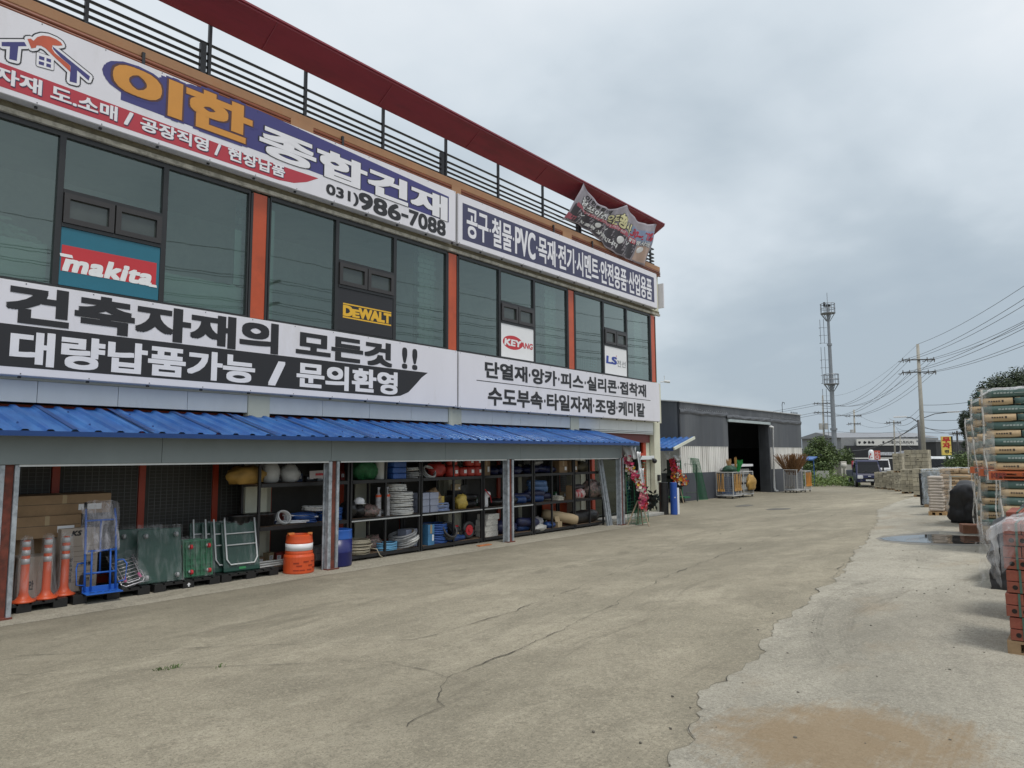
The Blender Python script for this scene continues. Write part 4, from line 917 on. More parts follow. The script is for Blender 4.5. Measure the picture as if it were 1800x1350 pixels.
# rack three
sack('sack', 'dull red net bag at the left of the red sacks', 'sack', (X_, 12.0, L2), (.2, .26, .2), red_p, amp=.4, seed=15)
for k, (y_, z, s_) in enumerate(((12.42, 0, 1.15), (12.42, .27, .9), (12.76, 0, .95), (13.02, 0, 1.0), (13.02, .25, .9), (13.3, 0, 1.05), (13.3, .24, .95))):
    b = M(); r = .155 * s_; b.lathe((X_ + .12, y_, L2 + z), [(r * .86, 0), (r, .03), (r, .19 * s_), (r * .92, .22 * s_), (r * .5, .235 * s_)], 16)
    o = b.build('red_tub', red_p, smooth=True, origin=(X_, y_, L2 + z)); tag(o, ['wide red tub, bottom left of the red tub row', 'red tub stacked on the wide one', 'shorter single red tub between the stacked pairs', 'red tub at the foot of the middle pair', 'red tub on top of the middle pair', 'red tub at the foot of the last pair by the brown carton', 'red tub on top of the last pair by the brown carton'][k], 'tub', 'red tubs on the top shelf')
    b = M(); b.box(X_ + .12 + r, y_ - .05, L2 + z + .08, X_ + .122 + r, y_ + .04, L2 + z + .16); b.build('label', pw, o)
sack('bag', 'brown paper bag on the middle shelf behind the yellow carton', 'bag', (.42, 11.95, L1), (.2, .26, .28), kraft, seed=17); carton('carton', 'small yellow carton in front of the brown paper bag', 'carton', (.56, 12.02, L1), (.06, .12, .17), yel_p)
coil('hose_coil', 'pale blue wrapped hose coil in front of the yellow carton', 'hose', (.52, 12.02, L1), .26, .02, 5, mat('hose_paleblue', (.20, .26, .44), .4, var=.25, scale=20))
sack('bag', 'crumpled yellow bag on the middle shelf of the third rack', 'bag', (.58, 12.76, L1), (.13, .17, .2), yel_p, amp=.35, seed=19)
for k, (z, y_) in enumerate(((0, 13.05), (.17, 13.08))): roll('roll', ['lower black roll beside the yellow bag', 'upper black roll beside the yellow bag'][k], 'roll', (.5, y_ - .22, L1 + .09 + z), (.5, y_ + .3, L1 + .09 + z), .085, bag_k, seed=k)
for k in range(4): carton('dark_box', 'dark box at the back of the third rack, middle shelf', 'box', (.26, 12.55 + k * .27, L1), (.1, .125, .16 + .06 * (k % 3)), bag_k, group='dark boxes at the back of the third rack')
carton('carton', 'beige small carton standing on the dark boxes', 'carton', (.3, 12.86, L1 + .44), (.07, .1, .075), kraft2)
for k in range(3): coil('hose_coil', ['lowest', 'middle', 'topmost'][k] + ' big blue hose coil on the bottom shelf of the third rack', 'hose', (.42, 11.98, L0 + .155 * k), .32, .018, 4, blue_h, 'big blue coils', seed=k)
coil('hose_coil', 'black wrapped coil leaning on the blue coils', 'hose', (.62, 12.2, L0 + .22), .2, .03, 3, hose_k, tilt=Matrix.Rotation(rad(55), 3, 'Y')); sack('bag', 'shiny blue bag at the foot of the leaning black coil', 'bag', (.62, 12.45, L0), (.12, .24, .09), blue_p, seed=20)
b = M(); c = (.6, 13.0, L0 + .22); b.tube([(c[0] + .0, c[1] + math.cos(t * .314) * .17, c[2] + math.sin(t * .314) * .17) for t in range(20)], .05, 8, closed=True)
o = b.build('wheel', hose_k, smooth=True, origin=c); tag(o, 'spare wheel with red hub wrapped in film on the bottom shelf', 'wheel'); b = M(); b.cyl((.57, c[1], c[2]), (.64, c[1], c[2]), .125, n=18); b.cyl((.64, c[1], c[2]), (.67, c[1], c[2]), .04); b.build('hub', red, o)
b = M(); c = (.42, 12.62, L0 + .2); b.cyl(c, (c[0], c[1], c[2] + .12), .19, n=20); o = b.build('wheel', hose_k, smooth=False, bevel=.03, origin=c); tag(o, 'black wheel lying flat with a red hub behind the blue bag', 'wheel'); b = M(); b.cyl((c[0], c[1], c[2] + .12), (c[0], c[1], c[2] + .15), .15, n=16); b.build('hub', red, o)
carton('carton', 'dark carton under the flat black wheel', 'carton', (.42, 12.62, L0), (.18, .19, .1), bag_k)
roll('roll', 'blue roll lying between the wheels', 'roll', (.6, 12.55, L0 + .06), (.6, 12.85, L0 + .06), .06, blue_p)
b = M(); b.add([(1.3 + .03 * i, 12.62 + .25 * (i // 2) + (i % 2) * .0, .03) for i in (0,)], []); b.box(1.12, 12.72, .024, 1.16, 13.15, .045); b.box(1.2, 12.70, .024, 1.24, 13.14, .045); tag(b.build('timber_offcut', mat('orange_wood', (.48, .17, .06), .6), origin=(1.18, 12.9, .024)), 'two orange timber offcuts on the slab edge in front of the third rack', 'offcut')
# rack four
carton('carton', 'tall brown carton standing at the end of the red tubs', 'carton', (.55, 13.62, L2), (.1, .14, .22), kraft)
for k, (y_, l_) in enumerate(((13.95, .35), (14.35, .42), (14.9, .5))): sack('tarp_bundle', ['folded dark blue bundle next to the tall brown carton', 'folded dark blue bundle in the middle of the fourth top shelf', 'folded dark blue bundle behind the third shed post'][k], 'bundle', (X_, y_, L2), (.24, l_ * .6, .13), navy_p, amp=.3, seed=21 + k)
b = M(); b.lathe((.6, 13.62, L1), [(.075, 0), (.08, .02), (.075, .2), (.04, .26), (.03, .30)], 12); b.blob((.6, 13.70, L1 + .30), (.08, .1, .09), .15); o = b.build('sprayer', pw, smooth=True, origin=(.6, 13.62, L1)); tag(o, 'white hand sprayer bottle with a red hose on the fourth rack', 'sprayer'); b = M(); b.tube([(.68, 13.52, L1 + .45), (.69, 13.6, L1 + .36), (.68, 13.72, L1 + .28), (.66, 13.8, L1 + .1)], .012); b.build('red_hose', red, o)
sack('bag', 'black tool bag next to the white sprayer', 'bag', (.48, 14.1, L1), (.22, .36, .11), bag_k, seed=25); sack('bag', 'second black bag behind the third shed post, middle shelf', 'bag', (.48, 14.7, L1), (.22, .26, .13), bag_k, seed=26)
for k, (y_, z) in enumerate(((13.74, 0), (13.72, .14), (13.74, .28), (13.80, .42))): carton('paper_bundle', ['lowest', 'second', 'third', 'topmost'][k] + ' white paper bundle from the bottom in the bottom-shelf stack', 'bundle', (.55, y_, L0 + z), (.17, .24, .068), paper, rot=random.uniform(-.08, .08), group='white paper bundles')
sack('tarp_bundle', 'dark navy strapped bundle beside the white paper bundles', 'bundle', (.5, 14.5, L0), (.24, .42, .2), navy_p, amp=.2, seed=28)
# rack five
roll('tarp_roll', 'navy tarpaulin roll past the third shed post, bottom shelf', 'roll', (.55, 14.95, L0 + .26), (.62, 15.75, L0 + .20), .12, navy_p, seed=4); roll('tarp_roll', 'shiny blue bundle lying beneath the navy roll', 'roll', (.5, 15.0, L0 + .1), (.5, 15.5, L0 + .1), .1, blue_p, seed=5)
for k, (y_, z, l_, m) in enumerate(((15.62, 0, .34, navy_p), (16.0, .02, .34, navy_p), (15.8, .22, .3, grey_p), (16.4, .0, .34, navy_p))): sack('tarp_bundle', ['blue bag lying first on the fifth top shelf', 'blue bag lying second on the fifth top shelf', 'striped grey bag piled on the blue bags', 'dark bag beside the brown cartons on the top shelf'][k], 'bag', (X_, y_, L2 + z), (.24, l_, .13), m, amp=.3, seed=31 + k)
for k, y_ in enumerate((16.98, 17.5)): carton('carton', ['brown carton on the top shelf, first of two', 'brown carton on the top shelf, farther of two'][k], 'carton', (.5, y_, L2), (.16, .2, .17), kraft)
sack('bag', 'olive bag at the far end of the top shelf', 'bag', (.45, 18.2, L2), (.2, .35, .18), mat('bag_olive', (.10, .085, .05), .5, var=.3, scale=8, bump=.5), seed=36)
for k, (y_, z, r) in enumerate(((14.98, 0, .1), (15.15, .12, .09), (15.75, 0, .1), (15.80, .17, .095), (15.95, .33, .1), (16.1, .08, .09), (15.9, .5, .1))):
    roll('tarp_roll', ['bright blue roll lying first on the middle shelf by the third post', 'blue roll on the first bright blue one', 'blue roll at the foot of the roll pyramid', 'second blue roll up the roll pyramid', 'third blue roll up the roll pyramid', 'blue roll tucked behind the roll pyramid', 'steel blue roll topping the roll pyramid'][k], 'roll', (.35, y_ - .25, L1 + r + z * .85), (.66, y_ + .22, L1 + r + z * .78), r, blue_p if k in (0, 2) else (navy_p if k % 2 else mat('tarp_steel', (.05, .11, .24), .38, var=.3, scale=7, bump=.6, bscale=16)), seed=40 + k)
b = M()
for i in range(16): y_ = 16.55 + .045 * (i % 6) + .02 * (i // 6); b.cyl((.15, y_ - .05, L1 + .03 + .045 * (i // 6)), (.76, y_ + .04, L1 + .03 + .045 * (i // 6)), .021, n=8)
tag(b.build('pipe_bundle', mat('pipe_cream', (.55, .53, .46), .5, var=.2, scale=20), origin=(.7, 16.7, L1)), 'bundle of cream pipe ends beside the blue rolls', 'pipe bundle')
sack('pack', 'dark coil heap on the bottom shelf of the fifth rack', 'pack', (.4, 15.92, L0), (.2, .34, .18), silver, amp=.5, seed=51, fq=4); sack('bag', 'crumpled pale grey bag drooping off the bottom shelf', 'bag', (.62, 15.8, L0 - .03), (.18, .3, .1), mat('bag_pale', (.42, .42, .4), .5, var=.2, scale=7, bump=.6, bscale=10), seed=52, amp=.4); sack('bag', 'blue printed bag beside the open carton', 'bag', (.58, 16.35, L0), (.15, .22, .1), blue_p, seed=53)
b = M(); c = (.6, 16.72, L0); b.box(c[0] - .1, c[1] - .1, c[2], c[0] + .1, c[1] + .1, c[2] + .15); b.obox((c[0] + .02, c[1] - .02, c[2] + .22), (.004, .11, .08), Matrix.Rotation(-.3, 3, 'Y')); tag(b.build('carton', kraft2, origin=c), 'small open carton with raised flap on the bottom shelf', 'carton')
roll('cardboard_roll', 'printed cardboard wrapped roll sticking out past the rack', 'roll', (.2, 16.55, L0 + .36), (.86, 17.35, L0 + .16), .15, kraft2, amp=.03)
roll('bag', 'long glossy black duffel roll at the far end of the shed floor', 'roll', (.5, 17.5, L0 + .18), (.5, 18.85, L0 + .18), .2, bag_k, amp=.06)
# rack six
sack('pack', 'red and white glove pack on the sixth rack, middle shelf', 'pack', (.6, 17.85, L1), (.14, .3, .17), mat('pack_redwhite', (.55, .48, .46), .5, var=.2, scale=18, col2=(.38, .05, .06), c2scale=9, c2pos=(.52, .56), stretch=(1, 1.6, .4)), amp=.12, seed=61); sack('pack', 'black glove bunch lying on the red and white pack', 'pack', (.55, 17.85, L1 + .28), (.16, .32, .08), mat('pack_dark', (.04, .035, .04), .5, var=.6, scale=24), amp=.3, seed=62)
sack('pack', 'bristling mass of dark red and grey gloves at the rack end', 'pack', (.6, 18.55, L1), (.2, .42, .3), red_mix, amp=.5, seed=63, fq=5); carton('carton', 'slim brown carton left of the red and white glove pack', 'carton', (.6, 17.42, L1), (.1, .1, .2), kraft)
b = M()
for i, (y_, lx) in enumerate(((18.55, .30), (18.64, .22), (18.72, .26))): b.obox((1.0 - lx * .3, y_ + .15, 1.0), (.03, .035, 1.02), Matrix.Rotation(-lx * .28, 3, 'Y') @ Matrix.Rotation(.10 + .02 * i, 3, 'X'))
tag(b.build('steel_channel', galv, origin=(1, 18.7, .03)), 'galvanised steel channels leaning inside the last shed post', 'channel')
b = M(); b.box(-.30, 17.2, .3, -.27, 19.0, .75); tag(b.build('orange_board', or_p, origin=(-.3, 18.1, .3)), 'orange board seen low behind the last rack', 'board')
# small packaged stock filling the back rows
pk = [mat('packet_' + n_, c, .5, var=.3, scale=12) for n_, c in (('red', (.22, .03, .025)), ('grey', (.16, .165, .17)), ('green', (.03, .10, .05)), ('brown', (.20, .13, .07)), ('dark', (.02, .02, .022)), ('blue', (.02, .05, .14)), ('tan', (.33, .26, .16)))]
packs = []
for k, m in enumerate(pk):
    b = M(); hx, hy, hz = ((.07, .055, .09), (.06, .08, .05), (.05, .04, .11), (.09, .09, .07), (.08, .10, .06), (.05, .06, .08), (.07, .07, .10))[k]
    b.box(-hx, -hy, 0, hx, hy, hz * 2); b.k = 1; b.box(hx, -hy * .7, hz * .7, hx + .002, hy * .6, hz * 1.5); b.k = 2
    for q in range(3): b.box(hx + .0021, -hy * .5, hz * (.85 + q * .2), hx + .003, hy * (.1 + .1 * q), hz * (.93 + q * .2))
    o = b.build('packet', [m, pw, ink]); packs.append([o, True])
rp_ = random.Random(12)
for ri, ((ya, yb, _), lb) in enumerate(zip(RACKS, RL)):
    for li, z in enumerate(LV):
        y_ = ya + .14
        while y_ < yb - .14:
            p = rp_.choice(packs); o = p[0] if p[1] else p[0].copy()
            if not p[1]: COL.objects.link(o)
            p[1] = False; o.location = (.19 + rp_.uniform(0, .05), y_, z); o.rotation_euler = (0, 0, rp_.uniform(-.4, .4)); nm_ = ('bottom', 'middle', 'top')[li]
            tag(o, 'small packaged item at the back of the ' + nm_ + ' shelf, ' + ORD[ri] + ' rack from the near end', 'packet', 'small stock at the back of the ' + nm_ + ' shelf of the ' + ORD[ri] + ' rack'); y_ += rp_.uniform(.16, .34)
# mesh grids on the shop wall inside the lean-to
mesh_m = mat('mesh_dark', (.11, .115, .11), .5, metal=.3)
for k, (y0_, y1_) in enumerate(((3.1, 4.2), (4.4, 5.55), (5.75, 6.9), (7.1, 8.05), (17.45, 18.9))):
    b = M(); z0, z1 = .2, 2.35
    n_ = int((y1_ - y0_) / .1)
    for i in range(n_ + 1): y_ = y0_ + (y1_ - y0_) * i / n_; b.box(-.36, y_, z0, -.352, y_ + .009, z1)
    n_ = int((z1 - z0) / .06)
    for i in range(n_ + 1): z = z0 + (z1 - z0) * i / n_; b.box(-.352, y0_, z, -.345, y1_, z + .007)
    tag(b.build('mesh_panel', mesh_m if k < 4 else mat('mesh_grey', (.12, .14, .14), .5), origin=(-.35, y0_, z0)), ['dark wire mesh panel behind the cardboard boxes', 'dark wire mesh panel behind the blue hand truck', 'dark wire mesh panel behind the wrapped green carts', 'dark wire mesh panel behind the white handled carts', 'wire mesh panel behind the glove packs at the far rack'][k], 'mesh panel', 'wire mesh panels on the shop wall')
carton('carton', 'long brown carton lying behind the green carts', 'carton', (-.15, 6.1, .42), (.12, .75, .13), kraft)
carton('carton', 'dark carton under the long brown one behind the green carts', 'carton', (-.15, 6.1, .02), (.14, .75, .195), bag_k)

# ------------------------------------------------------------------ pallets and goods at the near end
pal_k = mat('pallet_black', (.014, .014, .015), .45, var=.15)
def plastic_pallet(m):
    b = M()
    for i in range(7): b.box(-.45, -.55 + i * .16, .10, .45, -.55 + i * .16 + .13, .125)
    b.box(-.45, -.55, .085, .45, .54, .099)
    for x in (-.38, 0, .38):
        for y_ in (-.46, 0, .45): b.box(x - .07, y_ - .09, 0, x + .07, y_ + .09, .085)
    return b
PALL = [(.52, 3.55, 'black plastic pallet under the orange tube posts'), (.50, 4.72, 'black plastic pallet under the blue hand truck end'), (.50, 5.88, 'black plastic pallet with a white arrow under the wrapped green cart'), (.50, 7.0, 'black plastic pallet under the white handled carts')]
pm = None
for k, (x, y_, lb) in enumerate(PALL):
    r = thing('plastic_pallet', lb, 'pallet', (x, y_, .024), 'black pallets at the near end')
    if pm is None:
        o = plastic_pallet(None).build('deck', pal_k); o.parent = r; o.location = (0, 0, 0); pm = o
    else:
        o = pm.copy(); COL.objects.link(o); o.parent = r
    if k == 2:
        b = M(); X1 = x + .455; yc, zc = y_ - .0, .075
        b.add([(X1, yc - .012, zc - .03), (X1, yc + .012, zc - .03), (X1, yc + .012, zc), (X1, yc + .035, zc), (X1, yc, zc + .035), (X1, yc - .035, zc), (X1, yc - .012, zc)], [(0, 1, 2, 3, 4, 5, 6)]); b.build('white_arrow', pw, r)
ZT = .15
# three orange tube posts in clear bags
grey_ref = mat('reflective_band', (.50, .51, .53), .35, metal=.2); film = film_mat('clear_film', .085); film_thin = film_mat('thin_film', .13)
tp = thing('tube_post', 'nearest of the three bagged orange delineator posts', 'traffic post', (0, 0, 0), 'orange delineator posts')
b = M(); b.lathe((0, 0, 0), [(.15, 0), (.15, .018), (.10, .04), (.068, .085), (.055, .13), (.05, .82), (.044, .845), (.022, .85), (.02, .80)], 20); b.build('tube', or_p, tp, smooth=True)
for z in (.52, .64, .76): b = M(); b.lathe((0, 0, z), [(.0525, 0), (.0525, .075)], 20); b.build('reflective_band', grey_ref, tp, smooth=True)
b = M(); b.lathe((0, 0, .02), [(.16, 0), (.13, .2), (.10, .55), (.085, .78), (.07, .87), (.02, .9)], 18)
for i, p in enumerate(b.v): k = 1 + .22 * noise.noise(Vector((p[0] * 14, p[1] * 14, p[2] * 6))); b.v[i] = (p[0] * k, p[1] * k, p[2])
b.build('clear_bag', film_thin, tp, smooth=True)
dup(tp, (.80, 3.86, ZT), 1.3, 'middle one of the three bagged orange delineator posts'); dup(tp, (.72, 4.12, ZT), 2.1, 'farthest of the three bagged orange delineator posts, next to the hand truck')
tp.location = (.85, 3.57, ZT)
# printed beige cartons behind the posts
beige = mat('carton_beige', (.42, .36, .30), .7, var=.08, scale=2)
for k, (x, y_, hx, hy, hz, lb) in enumerate(((.45, 3.30, .2, .2, .30, 'beige printed carton behind the nearest orange post, at the shed post'), (.40, 3.78, .2, .22, .29, 'beige printed carton between the orange posts'), (.36, 4.36, .2, .26, .47, 'tall beige carton printed with a ruled table, behind the hand truck'))):
    o = carton('printed_carton', lb, 'carton', (x, y_, ZT), (hx, hy, hz), beige)
    b = M(); X1 = x + hx + .002
    if k < 2:
        facade_text(b, '신안', y_ - .15, y_ - .02, ZT + .12, ZT + .24, X1, bold=.05, copies=6) if k else facade_text(b, 'M', y_ + .0, y_ + .06, ZT + .42, ZT + .47, X1, bold=.05, copies=6)
        if k == 0:
            for i in range(4): b.add([(X1, y_ - .02 + .03 * i, ZT + .06), (X1, y_ - .012 + .03 * i, ZT + .06), (X1, y_ - .012 + .03 * i, ZT + .30), (X1, y_ - .02 + .03 * i, ZT + .30)], [(0, 1, 2, 3)])
    else:
        for i in range(8): z = ZT + .14 + i * .075; b.add([(X1, y_ - .2, z), (X1, y_ + .22, z), (X1, y_ + .22, z + .004), (X1, y_ - .2, z + .004)], [(0, 1, 2, 3)])
        for i, s_ in enumerate(('품', '규', '색', '길', '명')): facade_text(b, s_, y_ - .14, y_ - .09, ZT + .15 + i * .075, ZT + .20 + i * .075, X1, bold=.03, copies=4)
        facade_text(b, '구체통', y_ + .02, y_ + .17, ZT + .375, ZT + .425, X1, bold=.03, copies=4); facade_text(b, '0mm', y_ + .05, y_ + .16, ZT + .225, ZT + .265, X1, bold=.03, copies=4); facade_text(b, '15개', y_ + .05, y_ + .15, ZT + .15, ZT + .19, X1, bold=.03, copies=4); facade_text(b, 'KS', y_ - .12, y_ + .0, ZT + .83, ZT + .90, X1, bold=.06, copies=6, shear=.3)
    b.build('printing', ink, o).location = (0, 0, 0)
carton('carton', 'long brown carton tipped across the top of the carton pile', 'carton', (.20, 4.18, 1.30), (.18, .66, .15), kraft, tilt=.05); carton('carton', 'sagging brown carton in the middle of the carton pile', 'carton', (.20, 3.95, .96), (.22, .46, .16), kraft, tilt=-.04); carton('carton', 'brown carton low behind the beige printed ones', 'carton', (-.05, 4.05, .42), (.2, .6, .26), kraft)
carton('carton', 'dark base carton underneath the carton pile', 'carton', (-.05, 4.05, .02), (.2, .6, .195), bag_k)
b = M()
for (x, y_, z0, z1) in ((.3, 3.24, .65, 1.28), (.3, 3.40, .65, 1.28)): b.box(x - .03, y_ - .025, z0, x + .03, y_ + .025, z1)
b.box(.27, 3.265, .78, .33, 3.375, .86); b.box(.27, 3.265, 1.22, .33, 3.375, 1.28); b.box(.2, 3.2, .62, .4, 3.44, .66)
tag(b.build('red_crate', mat('crate_red', (.42, .02, .025), .4), bevel=.01, origin=(.3, 3.3, .65)), 'red plastic frame crate standing beside the nearest shed post', 'crate')
carton('carton', 'yellow carton behind the red crate', 'carton', (-.1, 3.32, .62), (.12, .3, .14), yel_p); carton('carton', 'dark stand below the yellow carton', 'carton', (-.1, 3.32, .02), (.14, .3, .295), bag_k)
sack('bag', 'black planter bag below the green leaves by the near post', 'bag', (-.1, 3.42, 1.0), (.15, .15, .30), bag_k, seed=70)
sack('net_bag', 'bright green net bundle on top of the black bag', 'bag', (-.1, 3.42, 1.5), (.13, .13, .10), mat('net_bright', (.05, .22, .04), .6, var=.5, scale=20), amp=.6, seed=71, fq=4); carton('carton', 'brown support carton under the black planter bag', 'carton', (-.1, 3.42, .92), (.13, .14, .035), kraft)
# blue hand truck
htm = mat('handtruck_blue', (.018, .115, .48), .35, var=.06)
ht = thing('hand_truck', 'blue two-wheeled hand truck with its upper frame wrapped in plastic', 'hand truck', (0, 0, 0))
b = M(); W = .21
for s in (-1, 1):
    b.tube([(.02, s * W, .03), (-.02, s * W, .4), (-.10, s * W * .98, 1.02), (-.17, s * W * .95, 1.22)], .017, 8); b.tube([(.03, s * W * .62, .03), (-.02, s * W * .6, .62)], .014, 8)
    b.tube([(.05, s * (W + .02), .12), (.06, s * (W + .12), .14), (.06, s * (W + .13), .38), (0, s * (W + .1), .44), (-.02, s * (W + .02), .44)], .011, 6)
for z, x in ((.28, 0), (.60, -.045), (1.05, -.105)): b.tube([(x, -W, z), (x, W, z)], .014, 8)
b.tube([(-.045, 0, .28), (-.11, 0, 1.05)], .012, 6); b.build('frame', htm, ht, smooth=True)
b = M(); b.box(.0, -.24, .0, .26, .25, .012); b.box(-.005, -.24, .0, .012, .25, .09); o = b.build('toe_plate', htm, ht, bevel=.004)
b = M()
for i in range(4): b.box(.10 + .0, -.17 + i * .10, .0125, .13, -.10 + i * .10, .0145)
b.build('slots', ink, o)
b = M(); 
for s in (-1, 1): b.tube([(-.17, s * W * .95, 1.2), (-.2, s * W * .94, 1.32)], .022, 8)
b.build('grip', hose_k, ht, smooth=True)
for s in (-1, 1):
    b = M(); b.cyl((-.14, s * .18, .13), (-.14, s * .22, .13), .12, n=18); b.build('wheel', hose_k, ht)
b = M()
def bagf(u, v):
    t = 2 * math.pi * u; z = lerp(.60, 1.30, v); c = Vector((lerp(-.045, -.175, v), 0, z)); rx, ry = .07 + .02 * math.sin(u * 40), lerp(.25, .255, v) + .015 * math.sin(u * 31 + v * 9)
    if v > .9: z += .04 * math.cos(t * 2)
    return (c.x + math.cos(t) * rx, math.sin(t) * ry, z + .03 * math.sin(u * 12.6))
b.grid(bagf, 40, 14); b.build('plastic_cover', film_mat('cover_film', .30, (.66, .64, .68)), ht, smooth=True)
ht.rotation_euler = (0, 0, rad(-6)); ht.location = (.88, 4.55, .155)
# folding carts
grn = mat('cart_green', (.008, .052, .036), .42, var=.15, scale=4); grn2 = mat('cart_green_bright', (.012, .14, .06), .4, var=.1); tubew = mat('tube_white', (.66, .68, .68), .35)
def deck_cart(label, loc, rz, lean, variant):
    r = thing('platform_cart', label, 'platform cart', (0, 0, 0), 'folded platform carts')
    Rm = Matrix.Rotation(-lean, 3, 'Y'); W, H = .33, .86
    def T(x, y_, z): return tuple(Rm @ Vector((x, y_, z)))
    if variant == 'bright': W, H = .25, .62
    b = M(); b.obox(Rm @ Vector((0, 0, H / 2)), (.022, W, H / 2), Rm); b.build('deck', grn2 if variant == 'bright' else grn, r, bevel=.018)
    if variant == 'handle':
        b = M(); w_ = W - .055; b.tube([T(.05, -w_, H + .06), T(.05, -w_, .22), T(.05, -w_ + .06, .12), T(.05, w_ - .06, .12), T(.05, w_, .22), T(.05, w_, H + .06)], .0145, 8)
        for z in (.66, .46): b.tube([T(.05, -w_, z), T(.05, w_, z)], .011, 8)
        b.build('handle', tubew, r, smooth=True)
        b = M(); b.obox(Rm @ Vector((.026, .0, .055)), (.003, .06, .02), Rm); b.build('maker_plate', mat('plate_green', (.03, .25, .08), .4), r)
        b = M(); b.grid(lambda u, v: T(.034 + .012 * noise.noise(Vector((u * 6 + v * 6, v * 3 - u * 5, 1))), lerp(-W, W, u), lerp(.08, H + .02, v)), 18, 20); b.build('wrap', film, r, smooth=True)
    else:
        b = M()
        if variant == 'bright':
            for i in range(6): b.obox(Rm @ Vector((.035, -W + .04 + i * (2 * W - .08) / 5, H / 2)), (.014, .006, H / 2 - .02), Rm)
            for i in range(7): b.obox(Rm @ Vector((.035, 0, .03 + i * (H - .06) / 6)), (.0135, W - .02, .006), Rm)
            b.build('ribs', grn2, r)
        wz = (.10, H - .11)
        for s in (-1, 1):
            for z in wz:
                b = M(); c = Vector(T(.055, s * (W - .10), z)); b.cyl(c, c + Vector((.035, 0, .01)), .032, .028); k = b.build('caster', grey_p if variant != 'bright' else tubew, r)
                b = M(); b.cyl(c + Vector((.05, -.018, -.0)), c + Vector((.05, .018, -.0)), .038, n=14); b.build('caster_wheel', red if variant == 'bright' else grey_p, k)
        b = M(); b.grid(lambda u, v: T(.10 + .03 * noise.noise(Vector((u * 5, v * 6, 1))) - .05 * abs(2 * u - 1), lerp(-W - .02, W + .02, u), lerp(-.0, H + .05, v)), 18, 20); b.build('wrap', film, r, smooth=True)
    r.location = loc; r.rotation_euler = (0, 0, rz); return r
deck_cart('large green platform cart standing on edge in clear film, casters outward', (.82, 5.48, ZT), rad(-8), .20, 'wheels'); deck_cart('dark green cart in film behind the large wrapped green one', (.55, 5.25, ZT), rad(-8), .17, 'wheels')
deck_cart('bright green plastic dolly with four red casters facing out', (.78, 6.12, ZT), rad(-4), .13, 'bright'); deck_cart('bright green dolly hidden behind the red castered one', (.58, 6.02, ZT), rad(-4), .12, 'bright')
deck_cart('front green cart with white tubular handle, leaning back', (.78, 6.92, ZT), rad(-6), .24, 'handle'); deck_cart('second green cart with white tubular handle, just behind the front one', (.66, 6.78, ZT), rad(-6), .22, 'handle'); deck_cart('third green cart with white tubular handle', (.54, 6.68, ZT), rad(-6), .19, 'handle'); deck_cart('rearmost green cart with white handle against the mesh panel', (.40, 6.52, ZT), rad(-6), .15, 'handle')
# small silver folding trolley
r = thing('folding_trolley', 'small silver folding shopping trolley lying in clear film', 'trolley', (0, 0, 0))
b = M()
for i, (w_, z0, z1) in enumerate(((.18, .06, .56), (.13, .10, .50))):
    b.tube([(.0 + .02 * i, -w_, z1), (.0 + .02 * i, -w_, z0 + .05), (.0 + .02 * i, -w_ + .05, z0), (.02 * i, w_ - .05, z0), (.02 * i, w_, z0 + .05), (.02 * i, w_, z1)], .010, 6)
for i in range(7): b.tube([(.01, -.18, .14 + i * .06), (.01, .18, .14 + i * .06)], .006, 5)
b.build('frame', mat('chrome_wire', (.62, .6, .63), .25, .6), r, smooth=True)
b = M(); b.tube([(.03, -.12, .12), (.05, -.1, .2)], .02, 8); b.tube([(.03, .12, .12), (.05, .1, .2)], .02, 8); b.build('pink_grip', mat('grip_pink', (.42, .08, .20), .4), r)
b = M(); b.grid(lambda u, v: (.07 + .04 * noise.noise(Vector((u * 5, v * 5, 3))), lerp(-.23, .23, u), lerp(0, .62, v)), 16, 16); b.build('wrap', film, r, smooth=True)
r.rotation_euler = (rad(14), rad(-38), rad(-6)); r.location = (.92, 5.06, ZT)
# traffic drum
td = thing('traffic_drum', 'orange traffic drum with one white band in front of the first rack', 'traffic drum', (1.02, 7.95, .022))
cx_, cy_ = 1.0, 7.93
b = M(); b.lathe((cx_, cy_, .022), [(.275, 0), (.28, .02), (.275, .30), (.262, .33), (.25, .335), (.25, .36)], 32); b.build('base', or_p, td, smooth=False, bevel=.006)
b = M(); b.lathe((cx_, cy_, .022), [(.25, .36), (.252, .37), (.245, .40), (.243, .53), (.247, .555), (.238, .60), (.232, .68), (.20, .695), (.19, .67), (.05, .67)], 32); b.build('body', or_p, td, smooth=False)
b = M(); b.lathe((cx_, cy_, .022), [(.2475, .41), (.2475, .535)], 32); b.build('white_band', pw, td, smooth=True)
b = M()
for i, (a, z) in enumerate(((-.9, .07), (-.5, .07), (.0, .07), (-.7, .15), (.1, .15), (-.25, .22), (.35, .22), (-.9, .2), (.5, .1))):
    for k in range(5): t = a + k * .07; p = Vector((math.cos(t) * .281, math.sin(t) * .281, 0)); b.obox((cx_ + p.x, cy_ + p.y, .022 + z), (.003, .011, .009), rotz(t))
b.build('slots', mat('orange_slot', (.30, .03, .008), .5), td)
b = M(); b.obox((cx_ + .19, cy_ + .1, .735), (.035, .03, .018), rotz(.5)); b.obox((cx_, cy_ - .18, .735), (.03, .06, .02)); b.build('top_lug', mat('lug_orange', (.65, .22, .06), .4), td, bevel=.005)
